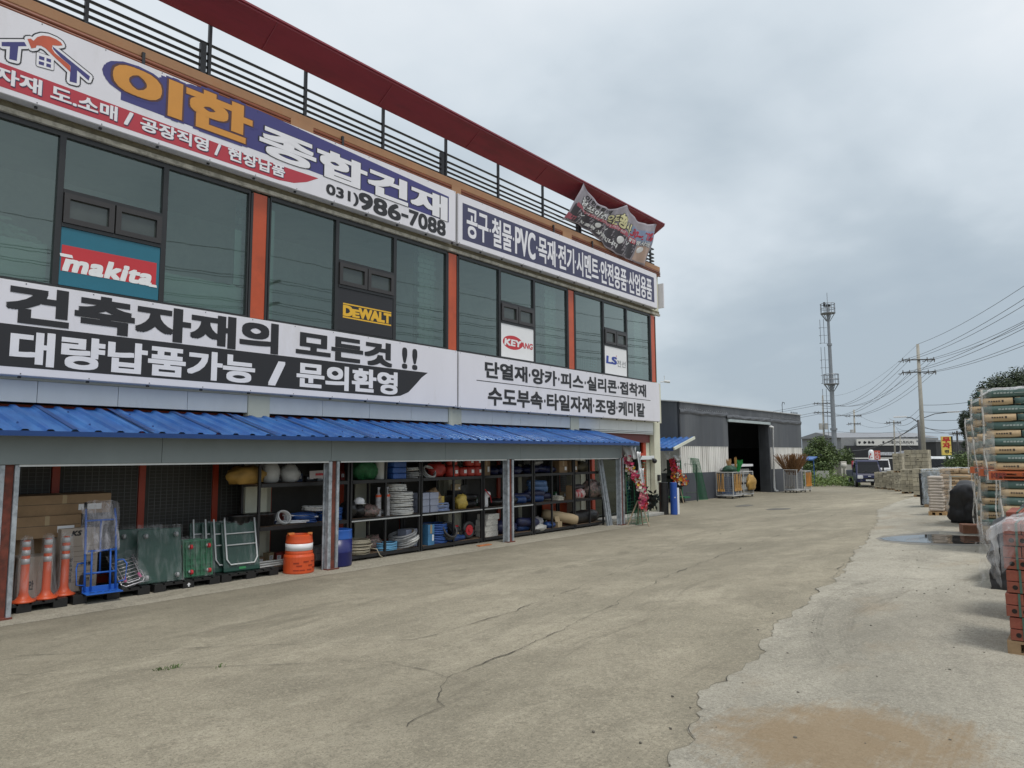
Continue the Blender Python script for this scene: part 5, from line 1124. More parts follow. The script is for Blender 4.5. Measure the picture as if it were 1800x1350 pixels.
# blue barrel
bb = thing('plastic_barrel', 'blue plastic barrel with a brighter top half behind the first galvanised post', 'barrel', (.95, 8.85, .022))
b = M(); b.lathe((.92, 8.86, .022), [(.27, 0), (.285, .03), (.285, .26), (.292, .275), (.285, .29), (.282, .52)], 32); b.build('lower_body', mat('barrel_navy', (.012, .016, .12), .35, var=.1), bb, smooth=True)
b = M(); b.lathe((.92, 8.86, .022), [(.282, .52), (.286, .535), (.282, .55), (.275, .68), (.28, .70), (.265, .705), (.255, .60)], 32); b.build('upper_body', mat('barrel_blue', (.02, .10, .40), .35, var=.06), bb, smooth=True)

# ================================================================== WAREHOUSE BEYOND THE SHOP
def ony(px, py, Y):
    r = ray(px, py); t = (Y - CAM.y) / r.y; p = CAM + r * t; return p.x, p.z
WO = Vector((-2.3, 30.6, 0)); WA = math.atan2(.55, 15.9)
wd = Vector((math.sin(WA), math.cos(WA), 0)); wn_ = Vector((math.cos(WA), -math.sin(WA), 0))
def onw(px, py):
    r = ray(px, py); t = (WO - CAM).dot(wn_) / r.dot(wn_); p = CAM + r * t; return (p - WO).dot(wd), p.z
tarp_g = mat('tarp_grey', (.068, .075, .088), .62, var=.16, scale=1.2, stretch=(1, 1, .12), col2=(.095, .103, .115), c2scale=1.0)
tarp_l = mat('tarp_grey_low', (.062, .068, .082), .6, var=.12, scale=1.2)
ribw = mat('ribbed_white', (.72, .71, .68), .6, var=.10, scale=3, stretch=(1, 1, .05), col2=(.42, .40, .37), c2scale=2.2, c2pos=(.5, .7))
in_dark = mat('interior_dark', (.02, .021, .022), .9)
wh = thing('warehouse', 'grey tarpaulin warehouse with white ribbed band and a wide dark doorway', 'warehouse', (0, 0, 0))
ud0, ud1 = onw(1281, 800)[0], onw(1353, 800)[0]; ue = onw(1410, 800)[0]
EV = onw(1197, 707)[1]; HD = onw(1282, 737)[1]; ZB1 = onw(1199, 784)[1]; ZB0 = onw(1199, 832)[1]; DEP = 13.0
b = M(); b.box(-.1, 0, ZB1, 0, ud0, EV); b.box(-.1, ud1, ZB1, 0, ue, EV); b.box(-.1, ud0, HD, 0, ud1, EV)
b.add([(0, 0, ZB1), (-DEP, 0, ZB1), (-DEP, 0, EV + 1.4), (0, 0, EV), (0, .1, ZB1), (-DEP, .1, ZB1), (-DEP, .1, EV + 1.4), (0, .1, EV)], [(0, 1, 2, 3), (7, 6, 5, 4), (0, 3, 7, 4), (3, 2, 6, 7)])
b.box(-DEP, ue - .1, ZB1, -.1, ue, EV); b.build('upper_tarp', tarp_g, wh)
b = M()
def ribs(u0, u1):
    y_ = u0
    while y_ < u1:
        q = min(u1, y_ + .2); b.box(-.08, y_, ZB0, -.03, q, ZB1); b.box(-.03, y_ + .05, ZB0, .0, min(u1, y_ + .13), ZB1); y_ += .2
ribs(0.02, ud0); b.build('white_band', ribw, wh); b = M(); ribs(ud1 + .05, ue - .02); b.build('white_band', ribw, wh); b = M(); b.box(-DEP, .03, ZB0, -.08, .09, ZB1); b.build('white_band', ribw, wh)
for bb in ((-.1, 0, -.7, .012, ud0, ZB0), (-.1, ud1, -.7, .012, ue, ZB0), (-DEP, 0, -.7, -.101, .1, ZB0)): b = M(); b.box(*bb); b.build('lower_tarp', tarp_l, wh)
b = M(); b.add([(.06, -.06, EV), (.06, ue + .05, EV), (-DEP, ue + .05, EV + 1.4), (-DEP, -.06, EV + 1.4), (.06, -.06, EV + .05), (.06, ue + .05, EV + .05), (-DEP, ue + .05, EV + 1.45), (-DEP, -.06, EV + 1.45)], [(0, 1, 2, 3), (7, 6, 5, 4), (0, 4, 5, 1), (0, 3, 7, 4), (1, 5, 6, 2)]); b.build('roof', mat('roof_pale', (.42, .43, .44), .5), wh)
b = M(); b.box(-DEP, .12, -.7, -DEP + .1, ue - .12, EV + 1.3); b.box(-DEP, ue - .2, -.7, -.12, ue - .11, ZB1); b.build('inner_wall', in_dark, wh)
b = M(); b.box(-DEP + .12, .4, 1.2, -DEP + .2, ue - .4, 2.0); b.build('inner_pale_band', mat('inner_band', (.70, .64, .54), .8), wh)
b = M(); b.box(-.02, ud0 - .05, HD - .14, .09, ud1 + .1, HD); b.build('door_header', mat('header_steel', (.40, .46, .47), .45, .2), wh, bevel=.01)
# gathered tarpaulin under the eave and over the doorway
b = M()
def fold(u0, u1, z, hgt, out, nu):
    b.grid(lambda u, v: (.015 + out * math.sin(v * math.pi) * (.6 + .6 * noise.noise(Vector((u * (u1 - u0) * 2.2, v * 3, z)))), lerp(u0, u1, u), z + (v - .5) * hgt + .06 * noise.noise(Vector((u * (u1 - u0) * 1.1, 2, z)))), nu, 6)
fold(0, ud0, EV - .42, .22, .06, 60); fold(ud1, ue, EV - .50, .24, .07, 60); fold(ud0 - .2, ud1 + .2, HD + .12, .26, .12, 60)
b.build('tarp_fold', mat('tarp_fold', (.085, .092, .105), .6, var=.2, scale=5), wh, smooth=True)
b = M()
for i in range(70):
    u_ = i * ue / 70
    if ud0 < u_ < ud1: continue
    z = EV - .30 - .03 * math.sin(i * 1.3); b.box(.016, u_, z, .02, u_ + .07, z + .02)
b.build('lacing', mat('lacing_pale', (.35, .36, .38), .7), wh)
b = M()
for k in range(4): b.box(-.2 - .13 * k, ud1 - .12 + .02 * k, 0, .03 - .05 * k, ud1 + .06 - .02 * k, HD - .14)
b.build('door_curtain', mat('curtain_grey', (.045, .05, .058), .6, var=.2, scale=2), wh)
b = M(); b.tube([(.03, ud1 + .02, HD - .25), (.14, ud1 + .05, HD - .25), (.16, ud1 + .22, HD - .27), (.13, ud1 + .25, HD - .45), (.10, ud1 + .26, .25), (.14, ud1 + .26, .08), (.30, ud1 + .28, .05)], .065, 10); b.build('downpipe', mat('pipe_white', (.68, .69, .69), .4), wh, smooth=True)
b = M(); b.tube([(-.2, ue - 2.5, EV), (-.2, ue - 2.5, EV + .55), (-.2, ue - 2.4, EV + .72), (-.2, ue - 2.1, EV + .7), (-.2, ue - 2.1, EV + .6)], .02, 5)
for i in range(4): b.cyl((-.1, ue - 1.3 + i * .33, EV + .05), (-.1, ue - 1.3 + i * .33, EV + .18), .03, n=6)
b.build('roof_fitting', rail_m, wh)
wh.location = WO; wh.rotation_euler = (0, 0, -WA)
# blue canopy on its near side wall
cn = thing('blue_canopy', 'small blue ribbed canopy with a pale edge on the warehouse side', 'canopy', (-2, 29, 2.4))
b = M(); x0, x1, yA, yB, zA, zB = -6.5, -1.85, 28.5, 30.55, 2.42, 2.92; k = int((x1 - x0) / .28)
for t in (0, 1):
    for i in range(k + 1):
        x = x0 + (x1 - x0) * i / k
        for dx, h in ((0, 0), (.15, 0), (.18, .06), (.25, .06)): b.v.append((x + dx, lerp(yA, yB, t), lerp(zA, zB, t) + h))
n_ = 4 * (k + 1)
for i in range(n_ - 1): b.f.append((i, i + 1, n_ + i + 1, n_ + i)); b.m.append(0)
b.build('roof', blue_metal, cn, thick=.006)
b = M(); b.obox((x1 + .29, (yA + yB) / 2, (zA + zB) / 2), (.03, 1.08, .06), Matrix.Rotation(math.atan2(zB - zA, yB - yA), 3, 'X')); b.build('edge_trim', mat('trim_cream', (.62, .64, .55), .5), cn)
b = M(); b.box(x0, yA - .02, zA - .1, x1 + .25, yA, zA + .02); b.build('eave_trim', blue_trim, cn)
b = M(); b.box(-2.75, 28.6, 0, -2.6, 28.75, zA); b.build('post', mat('post_grey', (.16, .17, .19), .5), cn)

# roll cages with tools by the doorway
cage_w = mat('cage_white', (.55, .55, .54), .4, .2, var=.1); cage_mesh = mat('cage_wire', (.30, .31, .32), .4, .4); wood_h = mat('wood_handle', (.45, .25, .075), .55, var=.2, scale=6); twig = mat('twig_brown', (.20, .105, .045), .8, var=.3, scale=10)
CG = 'roll cages by the warehouse doorway'
def cage(name, label, x0, x1, y0, y1, h=1.28):
    z0 = gz(x1, y0); r = thing(name, label, 'roll cage', ((x0 + x1) / 2, (y0 + y1) / 2, z0), CG)
    b = M()
    for x in (x0, x1):
        for y_ in (y0, y1): b.cyl((x, y_, z0 + .12), (x, y_, z0 + h), .022, n=6)
        for z in (.14, h): b.cyl((x, y0, z0 + z), (x, y1, z0 + z), .02, n=6)
    for y_ in (y0, y1):
        for z in (.14, h): b.cyl((x0, y_, z0 + z), (x1, y_, z0 + z), .02, n=6)
    b.build('frame', cage_w, r)
    b = M()
    k = int((x1 - x0) / .1)
    for i in range(1, k): x = lerp(x0, x1, i / k); b.cyl((x, y0, z0 + .14), (x, y0, z0 + h), .006, n=4)
    k = int((y1 - y0) / .1)
    for i in range(1, k): y_ = lerp(y0, y1, i / k); b.cyl((x1, y_, z0 + .14), (x1, y_, z0 + h), .006, n=4)
    for i in range(1, 11):
        z = z0 + .14 + (h - .14) * i / 11; b.cyl((x0, y0, z), (x1, y0, z), .005, n=4); b.cyl((x1, y0, z), (x1, y1, z), .005, n=4)
    b.build('wire_mesh', cage_mesh, r)
    b = M(); b.box(x0, y0, z0 + .11, x1, y1, z0 + .14); b.build('floor', cage_w, r)
    for x in (x0 + .05, x1 - .05):
        for y_ in (y0 + .05, y1 - .05): b = M(); b.cyl((x - .02, y_, z0 + .06), (x + .02, y_, z0 + .06), .06, n=12); b.build('caster', bag_k, r)
cage('roll_cage', 'white wire roll cage of wooden handled tools left of the doorway, nearer one', -2.02, -1.18, 33.9, 34.9); cage('roll_cage', 'white wire cage hung with yellow netting, just behind the nearer tool cage', -2.0, -1.2, 35.3, 36.6)
cage('roll_cage', 'roll cage holding the brown twig brooms right of the doorway', -1.12, -.42, 41.1, 42.0); cage('roll_cage', 'roll cage of orange handles farthest right of the doorway', -1.1, -.35, 42.4, 43.4, 1.2)
def handles(n_, x0, x1, y_, z0, z1, label, group, m=None, along='x', xx=0):
    src = None
    for i in range(n_):
        t = (i + .5) / n_; loc = (lerp(x0, x1, t), y_, z0) if along == 'x' else (xx, lerp(x0, x1, t), z0)
        if src is None:
            b = M(); b.cyl((0, 0, 0), (0, 0, z1 - z0), .026, .02, 6); b.obox((0, 0, -.05), (.05, .03, .06)); src = tag(b.build('tool', m or wood_h), label, 'tool', group); src.location = loc; c = src
        else: c = src.copy(); COL.objects.link(c); c.location = loc
        c.rotation_euler = (random.uniform(-.05, .05), random.uniform(-.05, .05), random.uniform(0, 3))
zc = 0.0
handles(4, -1.95, -1.6, 33.86, .45, 1.22, 'wooden handled tool hooked on the left face of the nearer cage', 'wooden tools on the nearer cage front'); handles(8, 34.0, 34.85, 0, .48, 1.2, 'wooden handled tool hooked on the doorway side of the nearer cage', 'wooden tools on the nearer cage side', along='y', xx=-1.14)
handles(7, -1.95, -1.25, 34.4, .3, 1.05, 'blue or steel spade inside the nearer cage', 'spades in the nearer cage', mat('spade_blue', (.09, .14, .26), .5, var=.4, scale=5)); handles(8, 42.45, 43.35, 0, .42, 1.1, 'orange handled tool on the farthest cage', 'orange tools on the farthest cage', mat('handle_orange', (.52, .22, .04), .5), along='y', xx=-.31)
handles(6, -1.05, -.5, 41.06, .35, 1.15, 'grey handled tool on the front of the twig broom cage', 'grey tools on the broom cage', mat('handle_grey', (.22, .21, .2), .5))
sack('net_bag', 'yellow net bag hanging on the second cage', 'bag', (-1.12, 36.1, .35), (.16, .5, .42), poly_y, amp=.4, seed=81); sack('net_bag', 'dark green netting bundle on top of the nearer cage', 'bag', (-1.5, 34.35, 1.22), (.34, .3, .22), mat('net_dark', (.015, .06, .035), .6, var=.4, scale=16), amp=.4, seed=82)
sack('bag', 'pale bundle on the back corner of the nearer cage', 'bag', (-1.9, 34.6, 1.25), (.2, .25, .14), silver, amp=.4, seed=83)
def broom(label, loc, h, w_, m, lean, fan=0.0, n_=60, name='broom'):
    b = M(); c = Vector(loc)
    for i in range(n_):
        a = random.uniform(0, 6.28); r = random.uniform(0, .06); p = c + Vector((math.cos(a) * r, math.sin(a) * r, 0)); q = c + Vector((lean + math.cos(a) * (w_ + fan * random.random()) * .9, math.sin(a) * (w_ + fan * random.random()), h * random.uniform(.75, 1.05)))
        b.cyl(p, q, .016, .009, 4, False)
    return tag(b.build(name, m, origin=c), label, 'broom')
broom('tan broom head sticking up from the nearer cage', (-1.55, 34.5, 1.3), .62, .13, mat('broom_tan', (.40, .24, .11), .8, var=.25, scale=8), -.05); broom('orange tan broom head beside the green one', (-1.35, 34.75, 1.3), .70, .06, wood_h, 0, 0, 30); broom('bright green plastic broom head above the nearer cage', (-1.18, 34.6, 1.3), .58, .14, mat('broom_green', (.02, .30, .07), .45, var=.2), .12)
for k, (x, y_) in enumerate(((-.95, 41.5), (-.75, 41.6), (-.6, 41.4))): broom(['left', 'middle', 'right'][k] + ' brown twig broom fanning out of the cage right of the doorway', (x, y_, 1.0), 1.15, .34, twig, (k - 1) * .25, .3, 110)
# shelf of goods inside the doorway
r = thing('steel_rack', 'dark rack of grey canisters with a white top just inside the warehouse doorway', 'shelving rack', (-2.6, 38.4, 0))
b = M()
for x in (-2.9, -2.35):
    for y_ in (37.6, 39.2): b.box(x, y_, 0, x + .05, y_ + .05, 1.5)
for z in (.2, .62, 1.04): b.box(-2.9, 37.6, z, -2.3, 39.25, z + .03)
b.build('frame', rack_m, r); b = M(); b.box(-3.0, 37.5, 1.5, -2.2, 39.35, 1.62); b.build('white_top', pw, r)
src = None
for z in (.23, .65, 1.07):
    for k in range(6):
        if src is None:
            b = M(); b.lathe((0, 0, 0), [(.1, 0), (.105, .02), (.105, .27), (.07, .31)], 12); src = tag(b.build('canister', mat('canister_grey', (.36, .36, .33), .5, var=.3, scale=6), smooth=True), 'grey canister standing on the rack inside the warehouse doorway', 'canister', 'canisters inside the doorway'); c = src
        else: c = src.copy(); COL.objects.link(c)
        c.location = (-2.45, 37.75 + k * .27, z)
# upright rolls at the shop corner
b = M(); b.cyl((.34, 23.72, .0), (.34, 23.72, 1.16), .17, n=22); tag(b.build('sheet_roll', bag_k, bevel=.01, origin=(.34, 23.72, 0)), 'thick black sheet roll standing upright at the shop corner', 'roll')
b = M(); b.cyl((.66, 23.88, .0), (.66, 23.88, 1.15), .125, n=22); o = tag(b.build('sheet_roll', mat('roll_blue', (.02, .08, .36), .42, var=.08), bevel=.01, origin=(.66, 23.88, 0)), 'blue sheet roll standing upright beside the black one', 'roll')
b = M(); b.box(.742, 23.77, .6, .765, 23.81, .64); b.build('white_tag', pw, o)
b = M(); b.box(.66, 24.06, .0, .72, 24.2, .95); tag(b.build('white_board', pw, origin=(.7, 24.1, 0)), 'white board edge leaning behind the blue roll', 'board')

# celebration wreaths on tripods
flo = [mat('petal_' + n_, c, .55, var=.25, scale=12) for n_, c in (('pink', (.62, .06, .16)), ('red', (.52, .02, .03)), ('white', (.70, .66, .58)), ('yellow', (.68, .42, .03)), ('orange', (.60, .14, .03)), ('rose', (.62, .20, .24)))]
leaf_d = mat('wreath_leaf', (.012, .02, .018), .5, var=.5, scale=12); pole_w = mat('tripod_wood', (.30, .24, .17), .7, var=.2)
def wreath(label, Y, path, widths, seedv, legs, back, bows, palette):
    rn = random.Random(seedv); x0, _ = ony(path[0][0], path[0][1], Y); r = thing('flower_wreath', label, 'wreath', (x0, Y, gz(x0, Y)))
    P = [Vector((ony(px, py, Y)[0], Y, ony(px, py, Y)[1])) for px, py in path]
    b = M()
    for i in range(len(P) - 1):
        for j in range(36):
            t = rn.random(); c = P[i].lerp(P[i + 1], t); w_ = lerp(widths[i], widths[i + 1], t); c = c + Vector((rn.uniform(-w_, w_), rn.uniform(-.16, .02), rn.uniform(-.06, .06)))
            b.k = rn.choice(palette[min(i, len(palette) - 1)]); s_ = rn.uniform(.032, .062); d = Vector((rn.uniform(-.6, .6), -1, rn.uniform(-.4, .7))).normalized(); q = d.to_track_quat('Z', 'Y')
            for k in range(5):
                a = k * 1.2566; e1 = q @ Vector((math.cos(a), math.sin(a), .35)) * s_; e2 = q @ Vector((math.cos(a + .6), math.sin(a + .6), .1)) * s_ * .8; e0 = q @ Vector((math.cos(a - .6), math.sin(a - .6), .1)) * s_ * .8
                b.add([c, c + e0, c + e1, c + e2], [(0, 1, 2, 3)])
    b.k = 0; b.build('flowers', flo, r)
    b = M()
    for (px, py, rx, rz_) in back:
        x, z = ony(px, py, Y + .12)
        for j in range(60):
            a = rn.uniform(0, 6.28); k = math.sqrt(rn.random()); c = Vector((x + math.cos(a) * rx * k, Y + .12 + rn.uniform(-.06, .1), z + math.sin(a) * rz_ * k)); d = Vector((rn.uniform(-1, 1), rn.uniform(-.4, .4), rn.uniform(-1, 1))).normalized() * rn.uniform(.12, .24); s_ = d.cross(Vector((0, 1, 0))).normalized() * .04
            b.add([c, c + d * .5 + s_, c + d, c + d * .5 - s_], [(0, 1, 2, 3)])
        b.obox((x, Y + .16, z), (rx * .75, .03, rz_ * .85))
    b.build('leaf_backing', leaf_d, r)
    b = M()
    for (px, py, w_, h_) in bows:
        x, z = ony(px, py, Y - .05); b.grid(lambda u, v: (x + (u - .5) * w_ + .012 * math.sin(v * 5), Y - .06 + .04 * math.sin(u * 9 + v * 4), z + (v - .5) * h_ + .02 * math.sin(u * 7)), 8, 8)
    b.build('ribbon', pw, r, smooth=True, thick=.004)
    for (a, c, dy) in legs:
        xa, za = ony(a[0], a[1], Y); xc, zc_ = ony(c[0], c[1], Y + dy); b = M(); b.cyl((xa, Y, za), (xc, Y + dy, gz(xc, Y + dy)), .022, n=6); b.build('leg', pole_w, r)
wreath('tall flower wreath on a wooden tripod beside the red entrance door', 19.6, [(1104, 801), (1107, 814), (1112, 827), (1119, 840), (1127, 853), (1133, 866), (1134, 881), (1134, 895)], (.10, .12, .14, .14, .14, .12, .11, .09), 5,
       [((1121, 880), (1103, 926), -.3), ((1123, 880), (1121, 923), .3), ((1125, 880), (1130, 922), .1), ((1127, 880), (1141, 925), -.2)], [(1101, 818, .25, .36), (1114, 813, .2, .3), (1118, 862, .22, .4), (1126, 880, .16, .25), (1147, 880, .12, .2)],
       [(1103, 794, .42, .34), (1114, 796, .2, .36), (1124, 812, .12, .6), (1129, 838, .14, .5)], [(0, 5, 2), (2, 3, 2, 0), (0, 1, 5, 2), (2, 3, 1, 5), (0, 2, 5, 2), (0, 2, 5), (1, 0, 5), (3, 3, 1)])
wreath('red and orange flower wreath on a tripod by the warehouse side under the blue canopy', 29.6, [(1183, 808), (1185, 815), (1188, 823), (1191, 830), (1195, 838), (1197, 845), (1199, 852)], (.10, .13, .18, .24, .34, .4, .3), 9,
       [((1190, 860), (1179, 878), -.2), ((1194, 860), (1194, 876), .2), ((1196, 860), (1202, 884), -.1)], [(1180, 825, .3, .5), (1182, 848, .4, .35), (1190, 850, .3, .3)], [(1173, 801, .3, .3), (1190, 805, .4, .2), (1193, 822, .14, .4)], [(1, 0), (1, 1, 0), (1, 0, 4), (1, 4, 2), (1, 4, 3), (1, 4, 2, 3)])
# green mesh panels
gm = mat('mesh_green', (.012, .14, .055), .5)
def mesh_panel(label, A, B, C_, D, nu, nv, m=gm, w_=.006):
    A, B, C_, D = map(Vector, (A, B, C_, D)); b = M()
    for i in range(nu + 1): b.cyl(A.lerp(B, i / nu), D.lerp(C_, i / nu), w_ if 0 < i < nu else w_ * 2, n=4, caps=False)
    for i in range(nv + 1): b.cyl(A.lerp(D, i / nv), B.lerp(C_, i / nv), w_ if 0 < i < nv else w_ * 2, n=4, caps=False)
    return tag(b.build('mesh_panel', m, origin=A), label, 'mesh panel')
g1 = gp(1221, 879); g2 = gp(1244, 878); t1 = ony(1210, 805, 31.45); t2 = ony(1228, 807, 32.2)
mesh_panel('green mesh panel leaning on the warehouse front', (g1.x, g1.y, .0), (g2.x, g2.y, .0), (t2[0], 32.2, t2[1]), (t1[0], 31.45, t1[1]), 14, 30, w_=.008)
mesh_panel('green mesh panel standing at the end of the lean-to beside the wreath', (1.30, 19.5, .02), (1.30, 20.3, .02), (1.24, 20.3, 1.95), (1.24, 19.5, 1.95), 8, 20); mesh_panel('second green mesh panel stacked against the first by the lean-to end', (1.52, 19.6, .02), (1.40, 20.6, .02), (1.34, 20.6, 1.9), (1.44, 19.6, 1.9), 10, 20)
b = M(); x, z = ony(1201, 815, 31.0); x2, _ = ony(1224, 815, 31.3)
b.tube([(x, 31.0, 0), (x, 31.0, z), (x2, 31.3, z - .05), (x2, 31.3, 0)], .03, 6); b.tube([(x, 31.0, .4), (x2, 31.3, .4)], .02, 6); tag(b.build('frame_stand', mat('frame_green', (.02, .05, .035), .5), origin=(x, 31, 0)), 'dark green tube frame standing in front of the white band', 'frame')
r = thing('green_trolley', 'green trolley frame on small wheels behind the second wreath', 'trolley', (-2.2, 30.2, 0)); x, z = ony(1196, 808, 30.2)
b = M(); b.tube([(x - .5, 30.2, .25), (x - .5, 30.2, z - .3), (x, 30.2, z), (x + .05, 30.2, .2)], .03, 6); b.tube([(x - .5, 30.2, 1.0), (x, 30.2, 1.0)], .03, 6); b.box(x - .7, 29.9, .2, x + .3, 30.5, .26); b.build('frame', gm, r)
for xx in (x - .5, x + .2): b = M(); b.cyl((xx, 29.9, .1), (xx, 29.96, .1), .1, n=14); b.build('wheel', bag_k, r)

# ================================================================== STORAGE ROW ON THE RIGHT
# --- cement bag stacks
bagk = mat('cement_kraft', (.54, .395, .23), .7, var=.12, scale=4, bump=.25, bscale=9); bagg = mat('cement_green', (.080, .142, .128), .6, var=.18, scale=4, bump=.25, bscale=9); bagt = mat('cement_top', (.50, .46, .40), .65, var=.12, scale=4, bump=.3, bscale=7); printk = mat('bag_print', (.05, .035, .03), .7); printw = mat('bag_print_pale', (.36, .42, .39), .7)
wood_p = mat('pallet_wood', (.30, .20, .11), .8, var=.25, scale=6); kpp = mat('pallet_orange', (.55, .13, .045), .5, var=.1)
def bag_mesh(name, lx, ly, lz, ends, mats, seed, marks=True):
    """one filled paper bag, long along its own x; ends = 1 paints the short ends kraft and the long sides green"""
    b = M(); nx, ny = 10, 6; V = {}
    def pt(i, j, s):
        u = i / nx * 2 - 1; v = j / ny * 2 - 1
        e = (1 - abs(u) ** 9) ** .5 * (1 - abs(v) ** 8) ** .5 if abs(u) < 1 and abs(v) < 1 else 0
        h = lz * .5 * (.70 + .30 * e) + .006 * noise.noise(Vector((u * 2.4, v * 2.2, seed + s * 4)))
        k = 1 - .03 * (1 - e)
        return (u * lx / 2 * k, v * ly / 2 * k + .006 * noise.noise(Vector((u * 3, v * 3, seed))), lz / 2 + s * h)
    for s in (-1, 1):
        for j in range(ny + 1):
            for i in range(nx + 1): V[(i, j, s)] = len(b.v); b.v.append(pt(i, j, s))
    for s in (-1, 1):
        for j in range(ny):
            for i in range(nx):
                f = (V[(i, j, s)], V[(i + 1, j, s)], V[(i + 1, j + 1, s)], V[(i, j + 1, s)]); b.f.append(f if s > 0 else f[::-1])
                b.m.append(0 if (i in (0, nx - 1)) else (1 if j in (0, ny - 1) else 2))
    for i in range(nx):
        for j, fl in ((0, 0), (ny, 1)):
            f = (V[(i, j, -1)], V[(i + 1, j, -1)], V[(i + 1, j, 1)], V[(i, j, 1)]); b.f.append(f if not fl else f[::-1]); b.m.append(1)
    for j in range(ny):
        for i, fl in ((0, 1), (nx, 0)):
            f = (V[(i, j, -1)], V[(i, j + 1, -1)], V[(i, j + 1, 1)], V[(i, j, 1)]); b.f.append(f if not fl else f[::-1]); b.m.append(0)
    return b
def bag_proto(name, lx, ly, lz, mats, seed, label, group, prints=True):
    r = thing(name, label, 'bag', (0, 0, 0), group)
    b = bag_mesh(name, lx, ly, lz, 1, mats, seed); b.build('paper', mats, r, smooth=True)
    if prints:
        b = M(); rn = random.Random(seed)
        for s in (-1, 1):      # worn print on the ends
            X = s * (lx / 2 + .003); y_ = -.06 * s
            b.add([(X, y_ * s - .05, lz * .38), (X, y_ * s - .025, lz * .38), (X, y_ * s - .02, lz * .64), (X, y_ * s - .05, lz * .64)], [(0, 1, 2, 3)])
            for k in range(5): yy = y_ * s + k * .034; b.add([(X, yy, lz * (.42 + .03 * rn.random())), (X, yy + .024, lz * .42), (X, yy + .024, lz * .60), (X, yy, lz * (.56 + .04 * rn.random()))], [(0, 1, 2, 3)])
        b.build('end_print', printk, r)
        b = M()
        for s in (-1, 1):
            Y = s * (ly / 2 + .003)
            for k in range(6): xx = -.16 + k * .045; b.add([(xx, Y, lz * .42), (xx + .034, Y, lz * .42), (xx + .034, Y, lz * .62), (xx, Y, lz * (.55 + .08 * rn.random()))], [(0, 1, 2, 3)])
            b.add([(.12, Y, lz * .45), (.3, Y, lz * .45), (.3, Y, lz * .52), (.12, Y, lz * .52)], [(0, 1, 2, 3)])
        b.build('side_print', printw, r)
    return r
BL, BW, BH = .80, .48, .133
protos = [bag_proto('cement_bag', BL, BW, BH * 1.06, [bagk, bagg, bagt], 3 + k * 5, 'kraft ended cement bag', None) for k in range(2)]
used_p = [False, False]
def put_bag(k, loc, rz, label, group):
    if not used_p[k]:
        r = protos[k]; used_p[k] = True; r.location = loc; r.rotation_euler = (0, 0, rz); r['label'] = label; r['group'] = group; return r
    return dup(protos[k], loc, rz, label, group)
S_ = BL + BW
def wood_pallet(label, x, y_, z, wx, wy, m=wood_p, h=.14, group='pallets under the stacks', cat='pallet', name='wooden_pallet'):
    r = thing(name, label, cat, (x + wx / 2, y_ + wy / 2, z), group); b = M()
    n_ = 7
    for i in range(n_): a = y_ + wy * i / n_; b.box(x, a, z + h - .022, x + wx, a + wy / n_ * .78, z + h); b.box(x, a, z, x + wx, a + wy / n_ * .4, z + .018)
    b.build('deck', m, r)
    b = M()
    for i in range(3): a = x + (wx - .09) * i / 2; b.box(a, y_, z + .019, a + .09, y_ + wy, z + h - .023)
    b.build('bearers', m, r); return r
def cement_tier(nm, tier, x, y_, z, layers, keep):
    for l in range(layers):
        zz = z + l * BH; ln = ORD[l] + ' layer up, ' + tier + ' tier of the ' + nm
        jx = random.uniform(-.02, .02) + (.07 - .014 * l if tier == 'upper' else 0); odd = (l + (layers % 2)) % 2
        spots = {'a': ((x + BW / 2, y_ + BL / 2), 90), 'b': ((x + BW + BL / 2, y_ + BW / 2), 0), 'd': ((x + BL / 2, y_ + BL + BW / 2), 0)} if not odd else {'a': ((x + BL / 2, y_ + BW / 2), 0), 'b': ((x + BL + BW / 2, y_ + BL / 2), 90), 'd': ((x + BW / 2, y_ + BW + BL / 2), 90)}
        for kx, ((cx, cy), a) in spots.items():
            if kx not in keep: continue
            what = {'a': 'front left bag', 'b': 'front right bag', 'd': 'rear left bag'}[kx]
            put_bag((l + ord(kx)) % 2, (cx + jx + random.uniform(-.012, .012), cy + random.uniform(-.012, .012), zz), rad(a) + random.uniform(-.02, .02), what + ', ' + ln, 'cement bags in the ' + nm)
STK = [('nearest tall cement stack', 14.1, ony(1731, 770, 14.1)[0], ony(1757, 870, 14.1)[0], 8, 10, 'abd'), ('second tall cement stack', 16.4, ony(1713, 770, 16.4)[0], ony(1722, 870, 16.4)[0], 8, 10, 'ad'), ('third tall cement stack', 19.0, ony(1701, 790, 19.0)[0], ony(1713, 860, 19.0)[0], 8, 8, 'ad')]
wrap_m = film_mat('stretch_film', .27, (.62, .62, .60))
